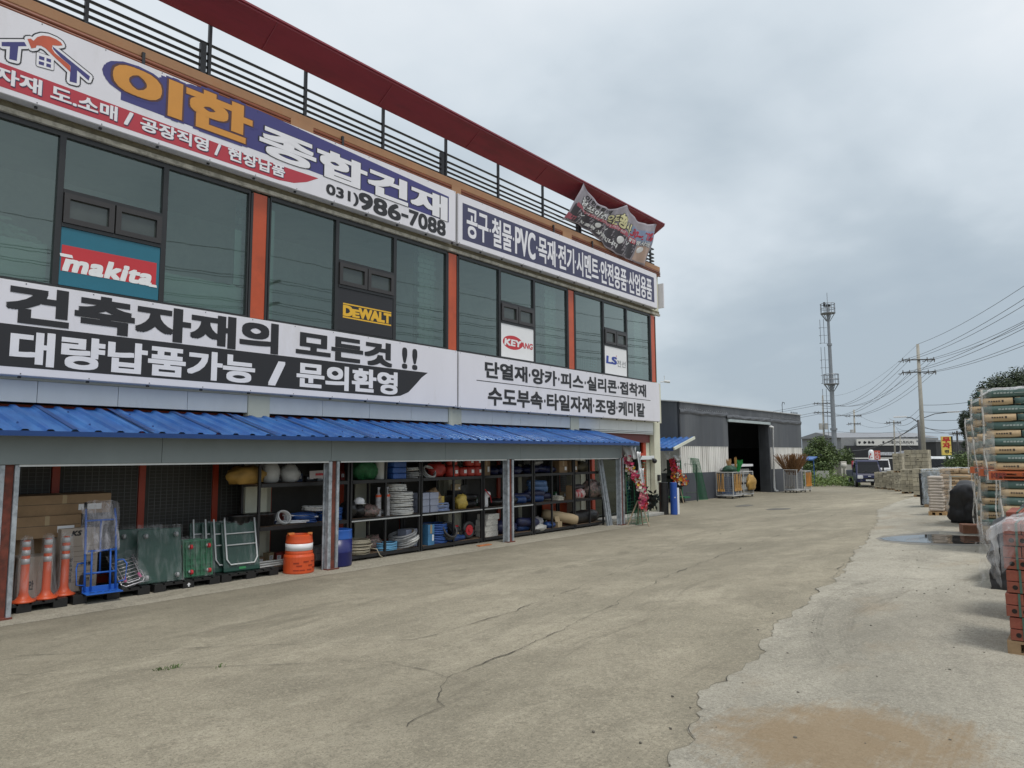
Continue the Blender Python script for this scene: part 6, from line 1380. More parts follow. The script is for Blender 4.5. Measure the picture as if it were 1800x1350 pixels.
for nm, Y, xu, xl, nl, nu_, keep in STK:
    z0 = gz(xl, Y); wood_pallet('wooden pallet under the ' + nm, xl, Y, z0, 1.25, 1.25)
    cement_tier(nm, 'lower', xl, Y, z0 + .14, nl, keep)
    zt = z0 + .14 + nl * BH + .01
    r = wood_pallet('orange plastic pallet between the tiers of the ' + nm, xu + .02, Y - .02, zt, 1.3, 1.25, kpp, .14, name='plastic_pallet')
    if nm.startswith('nearest'):
        b = M(); letters(b, 'KPP', lambda u, v, k: (xu + .06 + u, Y - .024 - .001 * k, zt + .03 + v), .2, .085, .05, copies=6); b.build('lettering', mat('kpp_ink', (.22, .035, .02), .6), r)
    cement_tier(nm, 'upper', xu, Y, zt + .15, nu_, keep)
    topz = zt + .15 + nu_ * BH
    # stretch film: hangs round the left side and folds over the front corner
    r = thing('stretch_film', 'crumpled clear stretch film hanging on the left corner of the ' + nm, 'film', (xl, Y, z0))
    def film_fn(xa, za, zb, sd):
        def f(u, v):
            z = lerp(za, zb, v); k = noise.noise(Vector((u * 3 + sd, z * 1.7, sd))) * .045 + noise.noise(Vector((u * 9 + sd, z * 4, sd + 3))) * .02
            if u < .25: t = u / .25; return (xa + .13 * (1 - t) - .0 + k * .4, Y - .022 + k * .6, z)
            t = (u - .25) / .75; return (xa - .03 + k, Y - .02 + t * 1.0, z)
        return f
    b = M(); b.grid(film_fn(xl, z0 + .02, zt, Y), 40, 50); b.build('lower_wrap', wrap_m, r, smooth=True)
    b = M(); b.grid(film_fn(xu, zt - .05, topz + .03, Y + 2), 40, 50); b.build('upper_wrap', wrap_m, r, smooth=True)
    b = M(); b.grid(lambda u, v: (xu + lerp(-.03, 1.3, u), Y + lerp(-.03, .9, v), topz + .035 + .04 * noise.noise(Vector((u * 5, v * 4, Y))) - .05 * (v < .05) - .12 * max(0, .12 - u) * 6), 30, 16); b.build('top_sheet', film_mat('top_film' + nm[:3], .8, (.70, .71, .73)), r, smooth=True)
    b = M()
    for k in range(3):   # twisted ropes of film down the corner
        xx = [xl + .02, xl - .03, xu + .0][k]; P = []
        for i in range(16): z = lerp(z0 + .05, zt, i / 15) if k < 2 else lerp(zt, topz, i / 15); P.append((xx + .05 * noise.noise(Vector((z * 2, k, Y))), Y - .04 + .03 * noise.noise(Vector((z * 3, k + 2, Y))), z))
        b.tube(P, [.012 + .014 * abs(noise.noise(Vector((i * .8, k, 1)))) for i in range(16)], 6)
    b.build('twisted_film', film_mat('rope_film' + nm[:3], .75, (.70, .69, .66)), r, smooth=True)
# --- kraft bag stacks further on
kbag = mat('kraft_bag', (.46, .33, .20), .7, var=.12, scale=4, bump=.25, bscale=9); kbag2 = mat('kraft_bag_top', (.56, .50, .42), .7, var=.1)
kp = gp(1657, 905); x0, y0_, z0 = kp.x, kp.y, kp.z
wood_pallet('wooden pallet under the kraft bag stack', x0, y0_, z0, 1.25, 1.1)
proto = bag_proto('mortar_bag', .74, .46, .15, [kbag, kbag, kbag2], 21, 'x', None, True)
first = True
for l in range(8):
    for k, (dx, dy, a) in enumerate((((.23, .37, 90), (.83, .23, 0)) if l % 2 else ((.37, .23, 0), (.97, .37, 90)))):
        lb = ('left' if k == 0 else 'right') + ' kraft mortar bag in the ' + ORD[l] + ' layer from the bottom of the plain kraft stack'; loc = (x0 + dx, y0_ + dy, z0 + .14 + l * .142)
        if first: proto.location = loc; proto.rotation_euler = (0, 0, rad(a)); proto['label'] = lb; proto['group'] = 'kraft bags behind the black tarpaulin'; first = False
        else: dup(proto, loc, rad(a) + random.uniform(-.02, .02), lb, 'kraft bags behind the black tarpaulin')
r = thing('stretch_film', 'whitish stretch film wrapped round the left corner of the plain kraft stack', 'film', (x0, y0_, z0)); Yk = y0_
b = M(); b.grid(lambda u, v: ((x0 + lerp(.27, -.03, u / .4), Yk - .03, lerp(z0, z0 + 1.32, v) ) if u < .4 else (x0 - .03, Yk - .03 + (u - .4) * 1.5, lerp(z0, z0 + 1.32, v))), 20, 20)
for i, p in enumerate(b.v): k = .03 * noise.noise(Vector((p[0] * 8, p[1] * 5, p[2] * 3))); b.v[i] = (p[0] + k, p[1] + k, p[2])
b.build('side_wrap', film_mat('kraft_film', .62, (.66, .65, .62)), r, smooth=True)
b = M(); b.grid(lambda u, v: (x0 + lerp(-.02, 1.25, u), Yk + lerp(-.02, .8, v), z0 + 1.30 + .03 * noise.noise(Vector((u * 5, v * 5, 8)))), 20, 10); b.build('top_wrap', film_mat('kraft_film_top', .7), r, smooth=True)
q = gp(1637, 905); x1, y1_, z1 = q.x, q.y - .3, q.z
tbag = mat('thin_bag_brown', (.47, .415, .36), .7, var=.15); tbag2 = mat('thin_bag_white', (.60, .58, .55), .65, var=.1)
wood_pallet('pale wooden pallet under the narrow pile of thin bags', x1 - .02, y1_, z1, .42, .6, mat('pallet_pale', (.42, .27, .13), .8, var=.2, scale=6), .11)
proto = bag_proto('thin_bag', .5, .36, .10, [tbag, tbag, tbag2], 31, 'x', None, False); first = True
for l in range(12):
    lb = 'thin brown and white bag, ' + ORD[l] + ' from the bottom of the narrow pile'; loc = (x1 + .18 + random.uniform(-.015, .015), y1_ + .27, z1 + .12 + l * .079)
    if first: proto.location = loc; proto.rotation_euler = (0, 0, rad(90)); proto['label'] = lb; proto['group'] = 'thin bags in the narrow pile'; first = False
    else: dup(proto, loc, rad(90) + random.uniform(-.05, .05), lb, 'thin bags in the narrow pile')
# --- black covered lump
q = gp(1690, 921); b = M()
b.blob((0, 0, 0), (1, 1, 1), 0, 1, 48, 28)
for i, p in enumerate(b.v):
    d = Vector(p); m_ = (abs(d.x) ** 5 + abs(d.y) ** 5 + abs(max(d.z, 0)) ** 4 + abs(min(d.z, 0)) ** 9) ** .2; d = d / max(.2, m_); a_ = math.atan2(d.y, d.x)
    fl = .5 * (1 - d.z) * (.07 * math.sin(a_ * 7) + .05 * math.sin(a_ * 17 + 1)) + .10 * noise.noise(d * 1.6 + Vector((3, 1, 2))) + .05 * noise.noise(d * 5)
    b.v[i] = (q.x + .22 + d.x * (.46 + fl) * (1 - .22 * max(0, d.z)), q.y + .6 + d.y * (.5 + fl), max(q.z, q.z + .47 + d.z * .47 + .12 * noise.noise(Vector((d.x * 1.4, d.y * 1.4, 7))) - .10 * d.x * max(0, d.z)))
tag(b.build('covered_heap', mat('tarp_black', (.018, .018, .02), .5, var=.25, scale=4, bump=.5, bscale=8), smooth=True, origin=q), 'black tarpaulin draped over a heap between the kraft and cement stacks', 'tarpaulin')
q = gp(1700, 938); b = M(); b.obox((q.x + .15, q.y + .2, q.z + .09), (.28, .2, .09), rotz(.3)); tag(b.build('brick_pile', mat('brick_dusty', (.26, .12, .07), .85, var=.3, scale=6), bevel=.01, origin=q), 'low dusty brick block at the puddle edge under the cement stack', 'brick')
# --- grey film-wrapped blocks
q = gp(1625, 892); r = thing('wrapped_blocks', 'pallet of grey blocks under bluish shrink wrap beside the narrow bag pile', 'pallet load', q)
b = M()
for i in range(6):
    for j in range(4): b.box(q.x + j * .27, q.y, q.z + .12 + i * .175, q.x + j * .27 + .25, q.y + 1.0, q.z + .12 + i * .175 + .165)
b.build('blocks', mat('block_grey', (.26, .265, .25), .9, var=.2, scale=5), r, bevel=.008)
b = M(); b.box(q.x, q.y, q.z, q.x + 1.06, q.y + 1, q.z + .11); b.build('pallet', wood_p, r)
b = M(); b.grid(lambda u, v: (q.x - .03 + u * 1.15 + .03 * noise.noise(Vector((u * 7, v * 6, 2))), q.y - .03 + .03 * noise.noise(Vector((u * 6, v * 7, 5))), q.z + .1 + v * 1.15), 20, 20); b.grid(lambda u, v: (q.x - .03 + u * 1.15, q.y - .03 + v * 1.05, q.z + 1.24 + .03 * noise.noise(Vector((u * 6, v * 6, 9)))), 14, 10); b.grid(lambda u, v: (q.x - .04 + .03 * noise.noise(Vector((u * 7, v * 6, 2))), q.y - .03 + u * 1.05, q.z + .1 + v * 1.15), 20, 20)
b.build('wrap', film_mat('blue_film', .55, (.55, .62, .70)), r, smooth=True)
b = M(); b.box(q.x - .16, q.y + .3, q.z + .05, q.x - .08, q.y + 1.2, q.z + 1.1); tag(b.build('black_board', bag_k, origin=(q.x - .1, q.y + .4, q.z)), 'black sheet standing against the shrink wrapped blocks', 'sheet')
# --- cement block pallets
cb = mat('cement_block', (.37, .335, .25), .9, island=.22, var=.14, scale=3, col2=(.28, .255, .20), c2scale=2.5, bump=.2, bscale=30)
cb_d = mat('cement_block_gap', (.06, .055, .04), .9)
def block_stack(label, px, yb, top_px, Wd, tiers=1, back=0.0, rz=0.0):
    q = gp(px, yb); q = Vector((q.x, q.y + back, gz(q.x, q.y + back))); d = Vector((q.x - CAM.x, q.y, 0)).length
    lo, hi = 0, 8
    for _ in range(40):
        m_ = (lo + hi) / 2; p = Vector((q.x, q.y, m_)) - CAM; c = [sum(AX[i][j] * p[i] for i in range(3)) for j in range(3)]; yy = 675 + 1250 * c[1] / c[2]
        if yy > top_px: lo = m_
        else: hi = m_
    H = lo - q.z; r = thing('block_pallet', label, 'block stack', (0, 0, 0), 'pallets of cement blocks')
    D = 1.0; rn = random.Random(px); z = 0; th = H / tiers
    bb_ = M(); core = M(); pl = M()
    for t in range(tiers):
        zb = t * th; pl.box(.02, .02, zb, Wd - .02, D - .02, zb + .03); 
        for x_ in (.0, Wd / 2 - .06, Wd - .12): pl.box(x_, .0, zb + .031, x_ + .12, D, zb + .095)
        core.box(.03, .03, zb + .1, Wd - .03, D - .03, zb + th - .012)
        rows = max(4, round((th - .1) / .19)); rh = (th - .1) / rows
        for i in range(rows):
            zz = zb + .1 + i * rh; x = 0; style = rn.choice((0, 1, 2, 1))
            while x < Wd - .05:
                w_ = {0: .19, 1: .29, 2: .39}[style] * rn.choice((1, 1, .95)); x2 = min(Wd, x + w_); j = rn.uniform(0, .02)
                if style == 2 and rn.random() < .5: bb_.box(x + .004, -j, zz + .003, x2 - .004, .14, zz + rh / 2 - .003); bb_.box(x + .004, -j * .5, zz + rh / 2 + .002, x2 - .004, .14, zz + rh - .004)
                else: bb_.box(x + .008, -j, zz + .006, x2 - .008, .14, zz + rh - .008)
                x = x2
            y_ = .15
            while y_ < D - .05: y2 = min(D, y_ + rn.choice((.19, .29, .39))); bb_.box(-.006 - rn.uniform(0, .012), y_ + .004, zz + .003, .1, y2 - .004, zz + rh - .004); bb_.box(Wd - .1, y_ + .004, zz + .003, Wd + .006, y2 - .004, zz + rh - .004); y_ = y2
        x = 0
        while x < Wd - .05:
            x2 = min(Wd, x + .3); bb_.box(x + .004, .142, zb + th - .06, x2 - .004, D, zb + th); x = x2
        for _ in range(int(6 * Wd)):
            x = rn.uniform(.05, Wd - .2); zz = zb + .1 + rh * rn.randint(0, rows - 1) + rh * .45; core.box(x, -.024, zz, x + .10, -.0215, zz + .035)
    bb_.build('blocks', cb, r); core.build('core', cb_d, r); pl.build('pallet', wood_p, r)
    r.location = q; r.rotation_euler = (0, 0, rz); return r
block_stack('farthest low pallet of cement blocks beside the blue truck', 1538, 859, 830, 1.0); block_stack('low pallet of cement blocks, second from the blue truck', 1560, 861, 828, .5)
block_stack('double tier pallet stack of cement blocks left of the wide double one', 1571, 864, 797, .55, 2, .3); block_stack('narrow low pallet stack just behind the double tier blocks', 1556, 862, 797, .55, 2, 3.0)
block_stack('wide double tier cement block stack rising above the others', 1582, 866, 791, 1.12, 2, 1.6); block_stack('low pallet of cement blocks in front of the wide double stack', 1585, 868, 825, .75)
block_stack('nearest low pallet of cement blocks, by the shrink wrapped blocks', 1606, 874, 824, 1.05); block_stack('low pallet of cement blocks squeezed behind the nearest low one', 1603, 870, 825, .6, 1, 1.5)
# --- strapped red brick packs, nearest right corner
brk = mat('red_brick', (.255, .080, .050), .85, island=.18, var=.16, scale=9, bump=.2, bscale=50, col2=(.24, .06, .04), c2scale=6); hole = mat('brick_hole', (.018, .012, .01), .9); strap = mat('green_strap', (.05, .12, .09), .4)
def brick_pack():
    r = thing('brick_pack', 'x', 'brick pack', (0, 0, 0), 'strapped red brick packs'); b = M(); hb = M(); g_ = .003
    for k in range(2): b.box(k * .195 + g_, 0, g_, (k + 1) * .195 - g_, .088, .094 - g_); 
    for k in range(2):
        b.box(k * .195 + g_, .092, g_, (k + 1) * .195 - g_, .78, .094 - g_)
        for hx in (.06, .135): hb.cyl((k * .195 + hx, -.0015, .047), (k * .195 + hx, .0005, .047), .019, n=14)
    for k in range(3): b.box(k * .13 + g_, .002, .094 + g_, (k + 1) * .13 - g_, .39, .188 - g_); b.box(k * .13 + g_, .394, .094 + g_, (k + 1) * .13 - g_, .78, .188 - g_)
    b.build('bricks', brk, r, bevel=.003); hb.build('brick_holes', hole, r)
    s_ = M()
    for x in (.09, .29): s_.box(x, -.004, .004, x + .017, -.002, .19); s_.box(x, -.003, .1885, x + .017, .78, .1905)
    s_.build('strap', strap, r); return r
bp_ = brick_pack(); first = True
def put_pack(loc, rz, label):
    global first
    if first: bp_.location = loc; bp_.rotation_euler = (0, 0, rz); bp_['label'] = label; first = False; return bp_
    return dup(bp_, loc, rz, label)
q = gp(1777, 1150); BX, BY = q.x, q.y; BZ = gz(BX, BY)
wood_pallet('weathered wooden pallet under the nearest red brick packs', BX - .02, BY - .0, BZ, 1.22, .82, h=.11)
for l in range(5):
    for c in range(3): put_pack((BX + c * .395 + random.uniform(-.006, .006) - .012 * (l % 2), BY + random.uniform(-.006, .01), BZ + .112 + l * .192), random.uniform(-.012, .012), ['left', 'middle', 'right'][c] + ' brick pack in the ' + ORD[l] + ' layer up on the nearest brick pallet')
CY = 8.7; CX = ony(1752, 980, CY)[0] + .1; CZ = gz(CX, CY)
wood_pallet('wooden pallet under the second red brick stack', CX - .02, CY, CZ, 1.22, .82, h=.11)
for l in range(5):
    for c in range(3): put_pack((CX + c * .395, CY + random.uniform(-.006, .01), CZ + .112 + l * .192), random.uniform(-.01, .01), ['left', 'middle', 'right'][c] + ' brick pack in the ' + ORD[l] + ' layer up on the second brick pallet')
put_pack((CX + .30, CY + .1, CZ + .112 + 5 * .192), .04, 'single brick pack lying on top of the second brick stack')
r = thing('stretch_film', 'torn whitish plastic sheet draped over the nearest brick packs with a hanging flap', 'film', (BX, BY, BZ)); TZ = BZ + .112 + 5 * .192
fm = film_mat('brick_film', .34, (.66, .65, .65)); fm2 = film_mat('brick_film_top', .62, (.70, .69, .70))
b = M(); b.grid(lambda u, v: (BX + lerp(-.11, 1.25, u), BY + lerp(-.05, .85, v), TZ + .02 + .035 * noise.noise(Vector((u * 8, v * 6, 1))) + .015 * noise.noise(Vector((u * 25, v * 18, 4))) - (.08 if v < .03 else 0) - .12 * max(0, .1 - u) * 8), 50, 26); b.build('top_sheet', fm2, r, smooth=True)
b = M(); b.grid(lambda u, v: (BX + lerp(-.17, -.03, u) + .03 * noise.noise(Vector((u * 4, v * 5, 7))), BY - .03 + .05 * math.sin(u * 7 + v * 3) * .5 + .02 * noise.noise(Vector((u * 9, v * 8, 7))), TZ + .0 - (1 - v) * (.56 - .12 * math.sin(u * 3.0) + .06 * noise.noise(Vector((u * 9, 0, 3)))) ), 20, 34); b.build('hanging_flap', fm, r, smooth=True)
b = M(); b.grid(lambda u, v: (BX + lerp(-.02, 1.22, u), BY - .022 + .012 * noise.noise(Vector((u * 14, v * 7, 2))), TZ - (1 - v) * (.42 + .2 * noise.noise(Vector((u * 5, 0, 9))))), 60, 24); b.build('front_wrap', film_mat('front_film', .16, (.72, .70, .72)), r, smooth=True)
b = M(); b.grid(lambda u, v: (lerp(11.5, 12.7, u), lerp(10.6, 12.2, v), gz(11.3, 11) + 1.0 + .18 * noise.noise(Vector((u * 3, v * 3, 2))) - .9 * max(0, .35 - u) - .8 * max(0, .3 - v) ), 26, 26)
b.grid(lambda u, v: (lerp(11.5, 12.7, u) + .05 * noise.noise(Vector((u * 8, v * 4, 2))), 10.6 - .05 * v + .05 * noise.noise(Vector((u * 8, v * 5, 4))), gz(11.3, 11) + (1 - v) * (.76 + .18 * noise.noise(Vector((u * 3, 0, 2))) - .9 * max(0, .35 - u))), 26, 14)
tag(b.build('covered_heap', MATS['tarp_black'], smooth=True, origin=(11.6, 11, .5)), 'black tarpaulin crumpled over goods between the brick and cement stacks', 'tarpaulin')

# ================================================================== VEHICLES
def truck(name, label, paint, loc, rz, W=1.70, H=1.97, lights=True, scale=1.0):
    r = thing(name, label, 'truck', (0, 0, 0)); hw = W / 2
    pm = mat(paint[0], paint[1], .38, var=.05, coat=.08, spec=.35); gl = mat('truck_glass', (.012, .014, .017), .06, spec=.28, var=.05); blk = mat('truck_black', (.015, .015, .016), .5); lam = mat('lamp_glass', (.62, .64, .66), .12, var=.1); chrome = mat('plate_white', (.66, .68, .68), .4)
    # cab: side profile (y from nose back, z), cab-over with a short sloping nose
    prof = [(.0, .42), (-.04, .62), (.02, .86), (.10, .98), (.52, 1.62), (.66, H - .07), (.86, H), (1.35, H), (1.52, H - .08), (1.56, 1.0), (1.56, .42)]
    b = M(); n_ = len(prof)
    def wid(z): return hw * (1.0 if z < 1.0 else 1 - .13 * (z - 1.0) / (H - 1.0))
    cols = (-1, -.93, .93, 1)
    for s in cols:
        for y_, z in prof:
            in_ = abs(s) < 1; b.v.append((s * wid(z), y_ if in_ else max(y_, y_ + .05), z if in_ else (z - .03 if z > 1.8 else z)))
    for k in range(3):
        for i in range(n_ - 1): b.f.append((k * n_ + i, k * n_ + i + 1, (k + 1) * n_ + i + 1, (k + 1) * n_ + i)); b.m.append(0)
    b.f.append(tuple(range(n_))); b.m.append(0); b.f.append(tuple(range(4 * n_ - 1, 3 * n_ - 1, -1))); b.m.append(0)
    cabo = b.build('cab', pm, r, bevel=.02)
    b = M(); b.add([(-hw * .86, .115, 1.03), (hw * .86, .115, 1.03), (hw * .78, .495, 1.60), (hw * .76, .60, H - .14), (-hw * .76, .60, H - .14), (-hw * .78, .495, 1.60)], [(0, 1, 2, 5), (5, 2, 3, 4)])
    for i, p in enumerate(b.v): b.v[i] = (p[0], p[1] - .02, p[2])
    b.build('windscreen', gl, r)
    b = M(); b.tube([(-.5, .095, 1.05), (-.1, .18, 1.22)], .012, 5); b.tube([(.15, .095, 1.05), (.5, .18, 1.2)], .012, 5); b.build('wiper', blk, r)
    for s in (-1, 1):
        b = M(); b.add([(s * (hw - .0) * 1.005, .45, 1.05), (s * hw * 1.005, 1.4, 1.05), (s * wid(1.75) * 1.01, 1.4, 1.75), (s * wid(1.72) * 1.01, .78, 1.72)], [(0, 1, 2, 3)]); b.build('side_window', gl, r)
        b = M(); b.obox((s * (hw + .14), .42, 1.3), (.05, .03, .13)); b.tube([(s * (hw - .02), .5, 1.15), (s * (hw + .14), .44, 1.2)], .014, 5); b.build('mirror', blk, r, bevel=.01)
        b = M(); b.obox((s * (hw - .24), -.035, .74), (.19, .05, .12), Matrix.Rotation(s * -.25, 3, 'Z')); b.build('headlight', lam, r, bevel=.03)
        b = M(); b.cyl((s * (hw - .3), -.07, .48), (s * (hw - .3), -.04, .48), .07, n=14); b.build('fog_lamp', lam, r)
        for y_ in (.85, 3.55):
            b = M(); b.cyl((s * (hw - .18), y_, .30), (s * (hw + .0), y_, .30), .30, n=22); t = b.build('wheel', blk, r, bevel=.03); b = M(); b.cyl((s * (hw + .001), y_, .30), (s * (hw + .012), y_, .30), .17, n=16); b.build('rim', mat('rim_grey', (.35, .36, .37), .4, .4), t)
    b = M(); b.box(-hw * .98, -.07, .36, hw * .98, .10, .57); b.build('bumper', pm if paint[0] != 'lorry_white' else blk, r, bevel=.03)
    b = M(); b.box(-.42, -.075, .60, .42, -.03, .68); b.box(-.55, -.085, .40, .55, -.065, .46); b.build('grille', blk, r)
    b = M(); b.box(-.26, -.092, .46, .26, -.076, .58); b.build('number_plate', chrome, r)
    b = M(); b.obox((0, -.05, .80), (.10, .02, .03)); b.build('badge', lam, r, bevel=.01)
    b = M(); b.box(-hw, 1.66, .70, hw, 4.75, .78); b.box(-.35, .5, .40, .35, 4.6, .66); b.build('chassis', blk, r)
    b = M(); b.box(-hw - .02, 1.68, .80, -hw + .02, 4.75, 1.16); b.box(hw - .02, 1.68, .80, hw + .02, 4.75, 1.16); b.box(-hw, 4.71, .80, hw, 4.75, 1.16); b.box(-hw, 1.64, .80, hw, 1.675, 1.62)
    for i in range(3): b.box(-hw - .032, 1.7, .84 + i * .11, -hw - .021, 4.72, .88 + i * .11)
    b.build('cargo_bed', pm, r, bevel=.008)
    r.location = loc; r.rotation_euler = (0, 0, rz); r.scale = (scale,) * 3; return r
tq = gp(1527, 857)
truck('pickup_truck', 'dark blue flatbed truck parked facing the yard beside the block pallets', ('truck_blue', (.008, .013, .060)), (tq.x + .1, tq.y, tq.z), rad(22), scale=1.1)
lorry = far(1656, 830, 66); truck('lorry', 'white lorry with a black windscreen standing beyond the wrapped bag stacks', ('lorry_white', (.66, .68, .69)), (lorry.x, lorry.y, -.55), rad(2), 1.66, 1.78, scale=1.36)
l2 = far(1552, 835, 84); truck('lorry', 'small white truck half hidden behind the blue truck', ('van_white', (.60, .61, .62)), (l2.x, l2.y, -.5), rad(14), 1.7, 2.0)

# ================================================================== FAR STREET
def up(px, py, d, z=None):
    p = far(px, py, d); return Vector((p.x, p.y, p.z if z is None else z))
GB = -.5
def facade_pts(pa, pb): # unit along a->b (left to right in view), outward normal
    d = (pb - pa); d.z = 0; d.normalize(); return d, Vector((d.y, -d.x, 0))
grey_roof = mat('roof_grey', (.24, .25, .27), .5, .1, var=.1, scale=1); wall_grey = mat('wall_grey', (.22, .23, .24), .7, var=.1); black_w = mat('black_cladding', (.02, .021, .024), .5, var=.2, scale=1); fac_w = mat('fascia_white', (.60, .60, .58), .6, var=.06, scale=.6)
pa, pb = up(1500, 775, 112), up(1652, 772, 116); d_, n__ = facade_pts(pa, pb); Lw = (Vector((pb.x, pb.y, 0)) - Vector((pa.x, pa.y, 0))).length
zt, zb = up(1560, 769, 113).z, up(1560, 783, 113).z
fb = thing('factory_building', 'long grey roofed factory with a white lettered fascia over black walls', 'factory', (pa.x, pa.y, GB))
def wp(u_, w_, z): p = Vector((pa.x, pa.y, 0)) + d_ * u_ + n__ * w_; return (p.x, p.y, z)
def wbox(b, u0, u1, w0, w1, z0, z1): b.add([wp(u0, w0, z0), wp(u1, w0, z0), wp(u1, w1, z0), wp(u0, w1, z0), wp(u0, w0, z1), wp(u1, w0, z1), wp(u1, w1, z1), wp(u0, w1, z1)], [(0, 3, 2, 1), (4, 5, 6, 7), (0, 1, 5, 4), (1, 2, 6, 5), (2, 3, 7, 6), (3, 0, 4, 7)])
b = M(); wbox(b, -2, Lw, -10, -.3, GB - 1, zt); b.build('wall', wall_grey, fb)
b = M(); ga = up(1473, 783, 114).z; rt = up(1484, 759, 114).z
b.add([wp(-2.6, -.3, zt), wp(-2.6, -11, zt), wp(-2.6, -5.5, rt), wp(Lw, -.3, zt + .15), wp(Lw, -11, zt), wp(Lw, -5.5, rt)], [(0, 2, 1), (3, 4, 5), (0, 3, 5, 2), (1, 2, 5, 4)]); b.build('roof', grey_roof, fb)
b = M(); wbox(b, .5, Lw - 3, -.1, .15, zb, zt - .25); b.build('white_fascia', fac_w, fb)
b = M(); wbox(b, -1.5, Lw, -.28, .05, GB - .6, zb - .02); b.build('black_wall', black_w, fb); b = M(); wbox(b, -.5, Lw * .55, .06, .12, 1.35, 1.55); b.build('pale_stripe', fac_w, fb)
b = M(); letters(b, '지엘인더스트리(주)', lambda u, v, k: wp(Lw * .38 + u, .16 + .003 * k, zb + .2 + v), Lw * .30, (zt - zb) * .42, .03, copies=6)
b.add([wp(Lw * .33 + .3 * math.cos(t * .6283) * (1 if t % 2 else .45), .166, (zt + zb) / 2 - .12 + .3 * math.sin(t * .6283) * (1 if t % 2 else .45)) for t in range(10)], [tuple(range(10))])
for i, (u_, w_) in enumerate(((.06, .25), (.12, .3), (.17, .28), (.21, .3))): b.add([wp(Lw * u_ + w_ * math.cos(t * .63), .165, (zt + zb) / 2 - .15 + .22 * math.sin(t * .63) * (1 + .3 * math.sin(t * 2 + i))) for t in range(10)], [tuple(range(10))])
b.build('fascia_lettering', ink, fb)
b = M(); wbox(b, 3, 9, .1, .2, 1.9, 2.4); wbox(b, Lw * .5, Lw * .5 + 2.8, .1, .3, 1.6, 2.6); b.build('wall_sign', mat('sign_dark_pale', (.4, .42, .46), .6, var=.5, scale=3), fb)
pa2, pb2 = up(1645, 780, 98), up(1735, 780, 104); d2, n2_ = facade_pts(pa2, pb2); pa, d_, n__ = pa2, d2, n2_; L2w = (Vector((pb2.x, pb2.y, 0)) - Vector((pa2.x, pa2.y, 0))).length
bb2 = thing('black_shed_building', 'low black clad building behind the yellow sign', 'building', (pa.x, pa.y, GB)); b = M(); wbox(b, 0, L2w, -2.5, 0, GB - 1, up(1680, 777, 100).z); b.build('wall', black_w, bb2)
b = M(); wbox(b, -.2, L2w, -2.6, .15, up(1680, 777, 100).z, up(1680, 775, 100).z + .1); b.build('roof', grey_roof, bb2); b = M(); wbox(b, 1, 5.5, .02, .1, .9, 1.9); b.build('green_shutter', mat('shutter_green', (.05, .12, .10), .5), bb2)
# signs of the street
def board_sign(name, label, px0, px1, py0, py1, d, m, border=None):
    a, c = up(px0, py1, d), up(px1, py0, d); dd, nn = facade_pts(Vector((a.x, a.y, 0)), Vector((c.x, c.y, 0))); w_ = (Vector((c.x, c.y, 0)) - Vector((a.x, a.y, 0))).length; h = c.z - a.z
    r = thing(name, label, 'sign', (a.x, a.y, GB)); A = Vector((a.x, a.y, a.z))
    def P(u_, w2, z): q = A + dd * u_ + nn * w2; return (q.x, q.y, A.z + z)
    b = M(); b.add([P(0, 0, 0), P(w_, 0, 0), P(w_, -.25, 0), P(0, -.25, 0), P(0, 0, h), P(w_, 0, h), P(w_, -.25, h), P(0, -.25, h)], [(0, 3, 2, 1), (4, 5, 6, 7), (0, 1, 5, 4), (1, 2, 6, 5), (2, 3, 7, 6), (3, 0, 4, 7)]); b.build('sign_panel', m, r)
    b = M(); b.cyl(P(w_ / 2, -.12, -a.z + GB), P(w_ / 2, -.12, 0), .07, n=8); b.build('sign_post', frame_m, r); return r, P, w_, h
r, P, w_, h = board_sign('yellow_sign', 'tall yellow and red shop sign tower with 무자 lettering beyond the stacks', 1657, 1671, 767, 800, 62, mat('sign_yellow', (.72, .55, .12), .5, var=.06))
b = M(); letters(b, '무', lambda u, v, k: P(w_ * .12 + u, .01 + .002 * k, h * .68 + v), w_ * .75, h * .26, .07); letters(b, '자', lambda u, v, k: P(w_ * .12 + u, .01 + .002 * k, h * .38 + v), w_ * .75, h * .26, .07); b.build('red_lettering', mat('sign_red', (.45, .03, .02), .5), r)
b = M(); letters(b, '전', lambda u, v, k: P(w_ * .25 + u, .01 + .002 * k, h * .12 + v), w_ * .45, h * .15, .05); b.build('dark_lettering', ink, r); b = M(); b.add([P(w_ + .005, -.0, 0), P(w_ + .15, -.0, 0), P(w_ + .15, -.3, 0), P(w_ + .005, -.3, 0), P(w_ + .005, 0, h), P(w_ + .15, 0, h), P(w_ + .15, -.3, h), P(w_ + .005, -.3, h)], [(0, 3, 2, 1), (4, 5, 6, 7), (0, 1, 5, 4), (1, 2, 6, 5), (2, 3, 7, 6), (3, 0, 4, 7)]); b.build('side_panel', black_w, r)
r, P, w_, h = board_sign('red_banner_sign', 'red banner with white strokes hanging behind the blue truck', 1537, 1547, 792, 808, 80, mat('banner_faded_red', (.50, .10, .075), .6))
b = M()
for u_, z, uw, zh in ((.15, .62, .3, .05), (.2, .75, .2, .05), (.55, .5, .07, .38), (.72, .62, .16, .06), (.25, .12, .5, .06), (.2, .12, .07, .3), (.68, .12, .07, .3), (.25, .38, .4, .05)): b.add([P(u_ * w_, .01, z * h), P((u_ + uw) * w_, .01, z * h), P((u_ + uw) * w_, .01, (z + zh) * h), P(u_ * w_, .01, (z + zh) * h)], [(0, 1, 2, 3)])
b.build('white_strokes', pw, r)
r, P, w_, h = board_sign('red_sign', 'small deep red upright sign left of the blue truck', 1498, 1504, 810, 823, 72, mat('sign_deep_red', (.42, .02, .045), .5))
b = M()
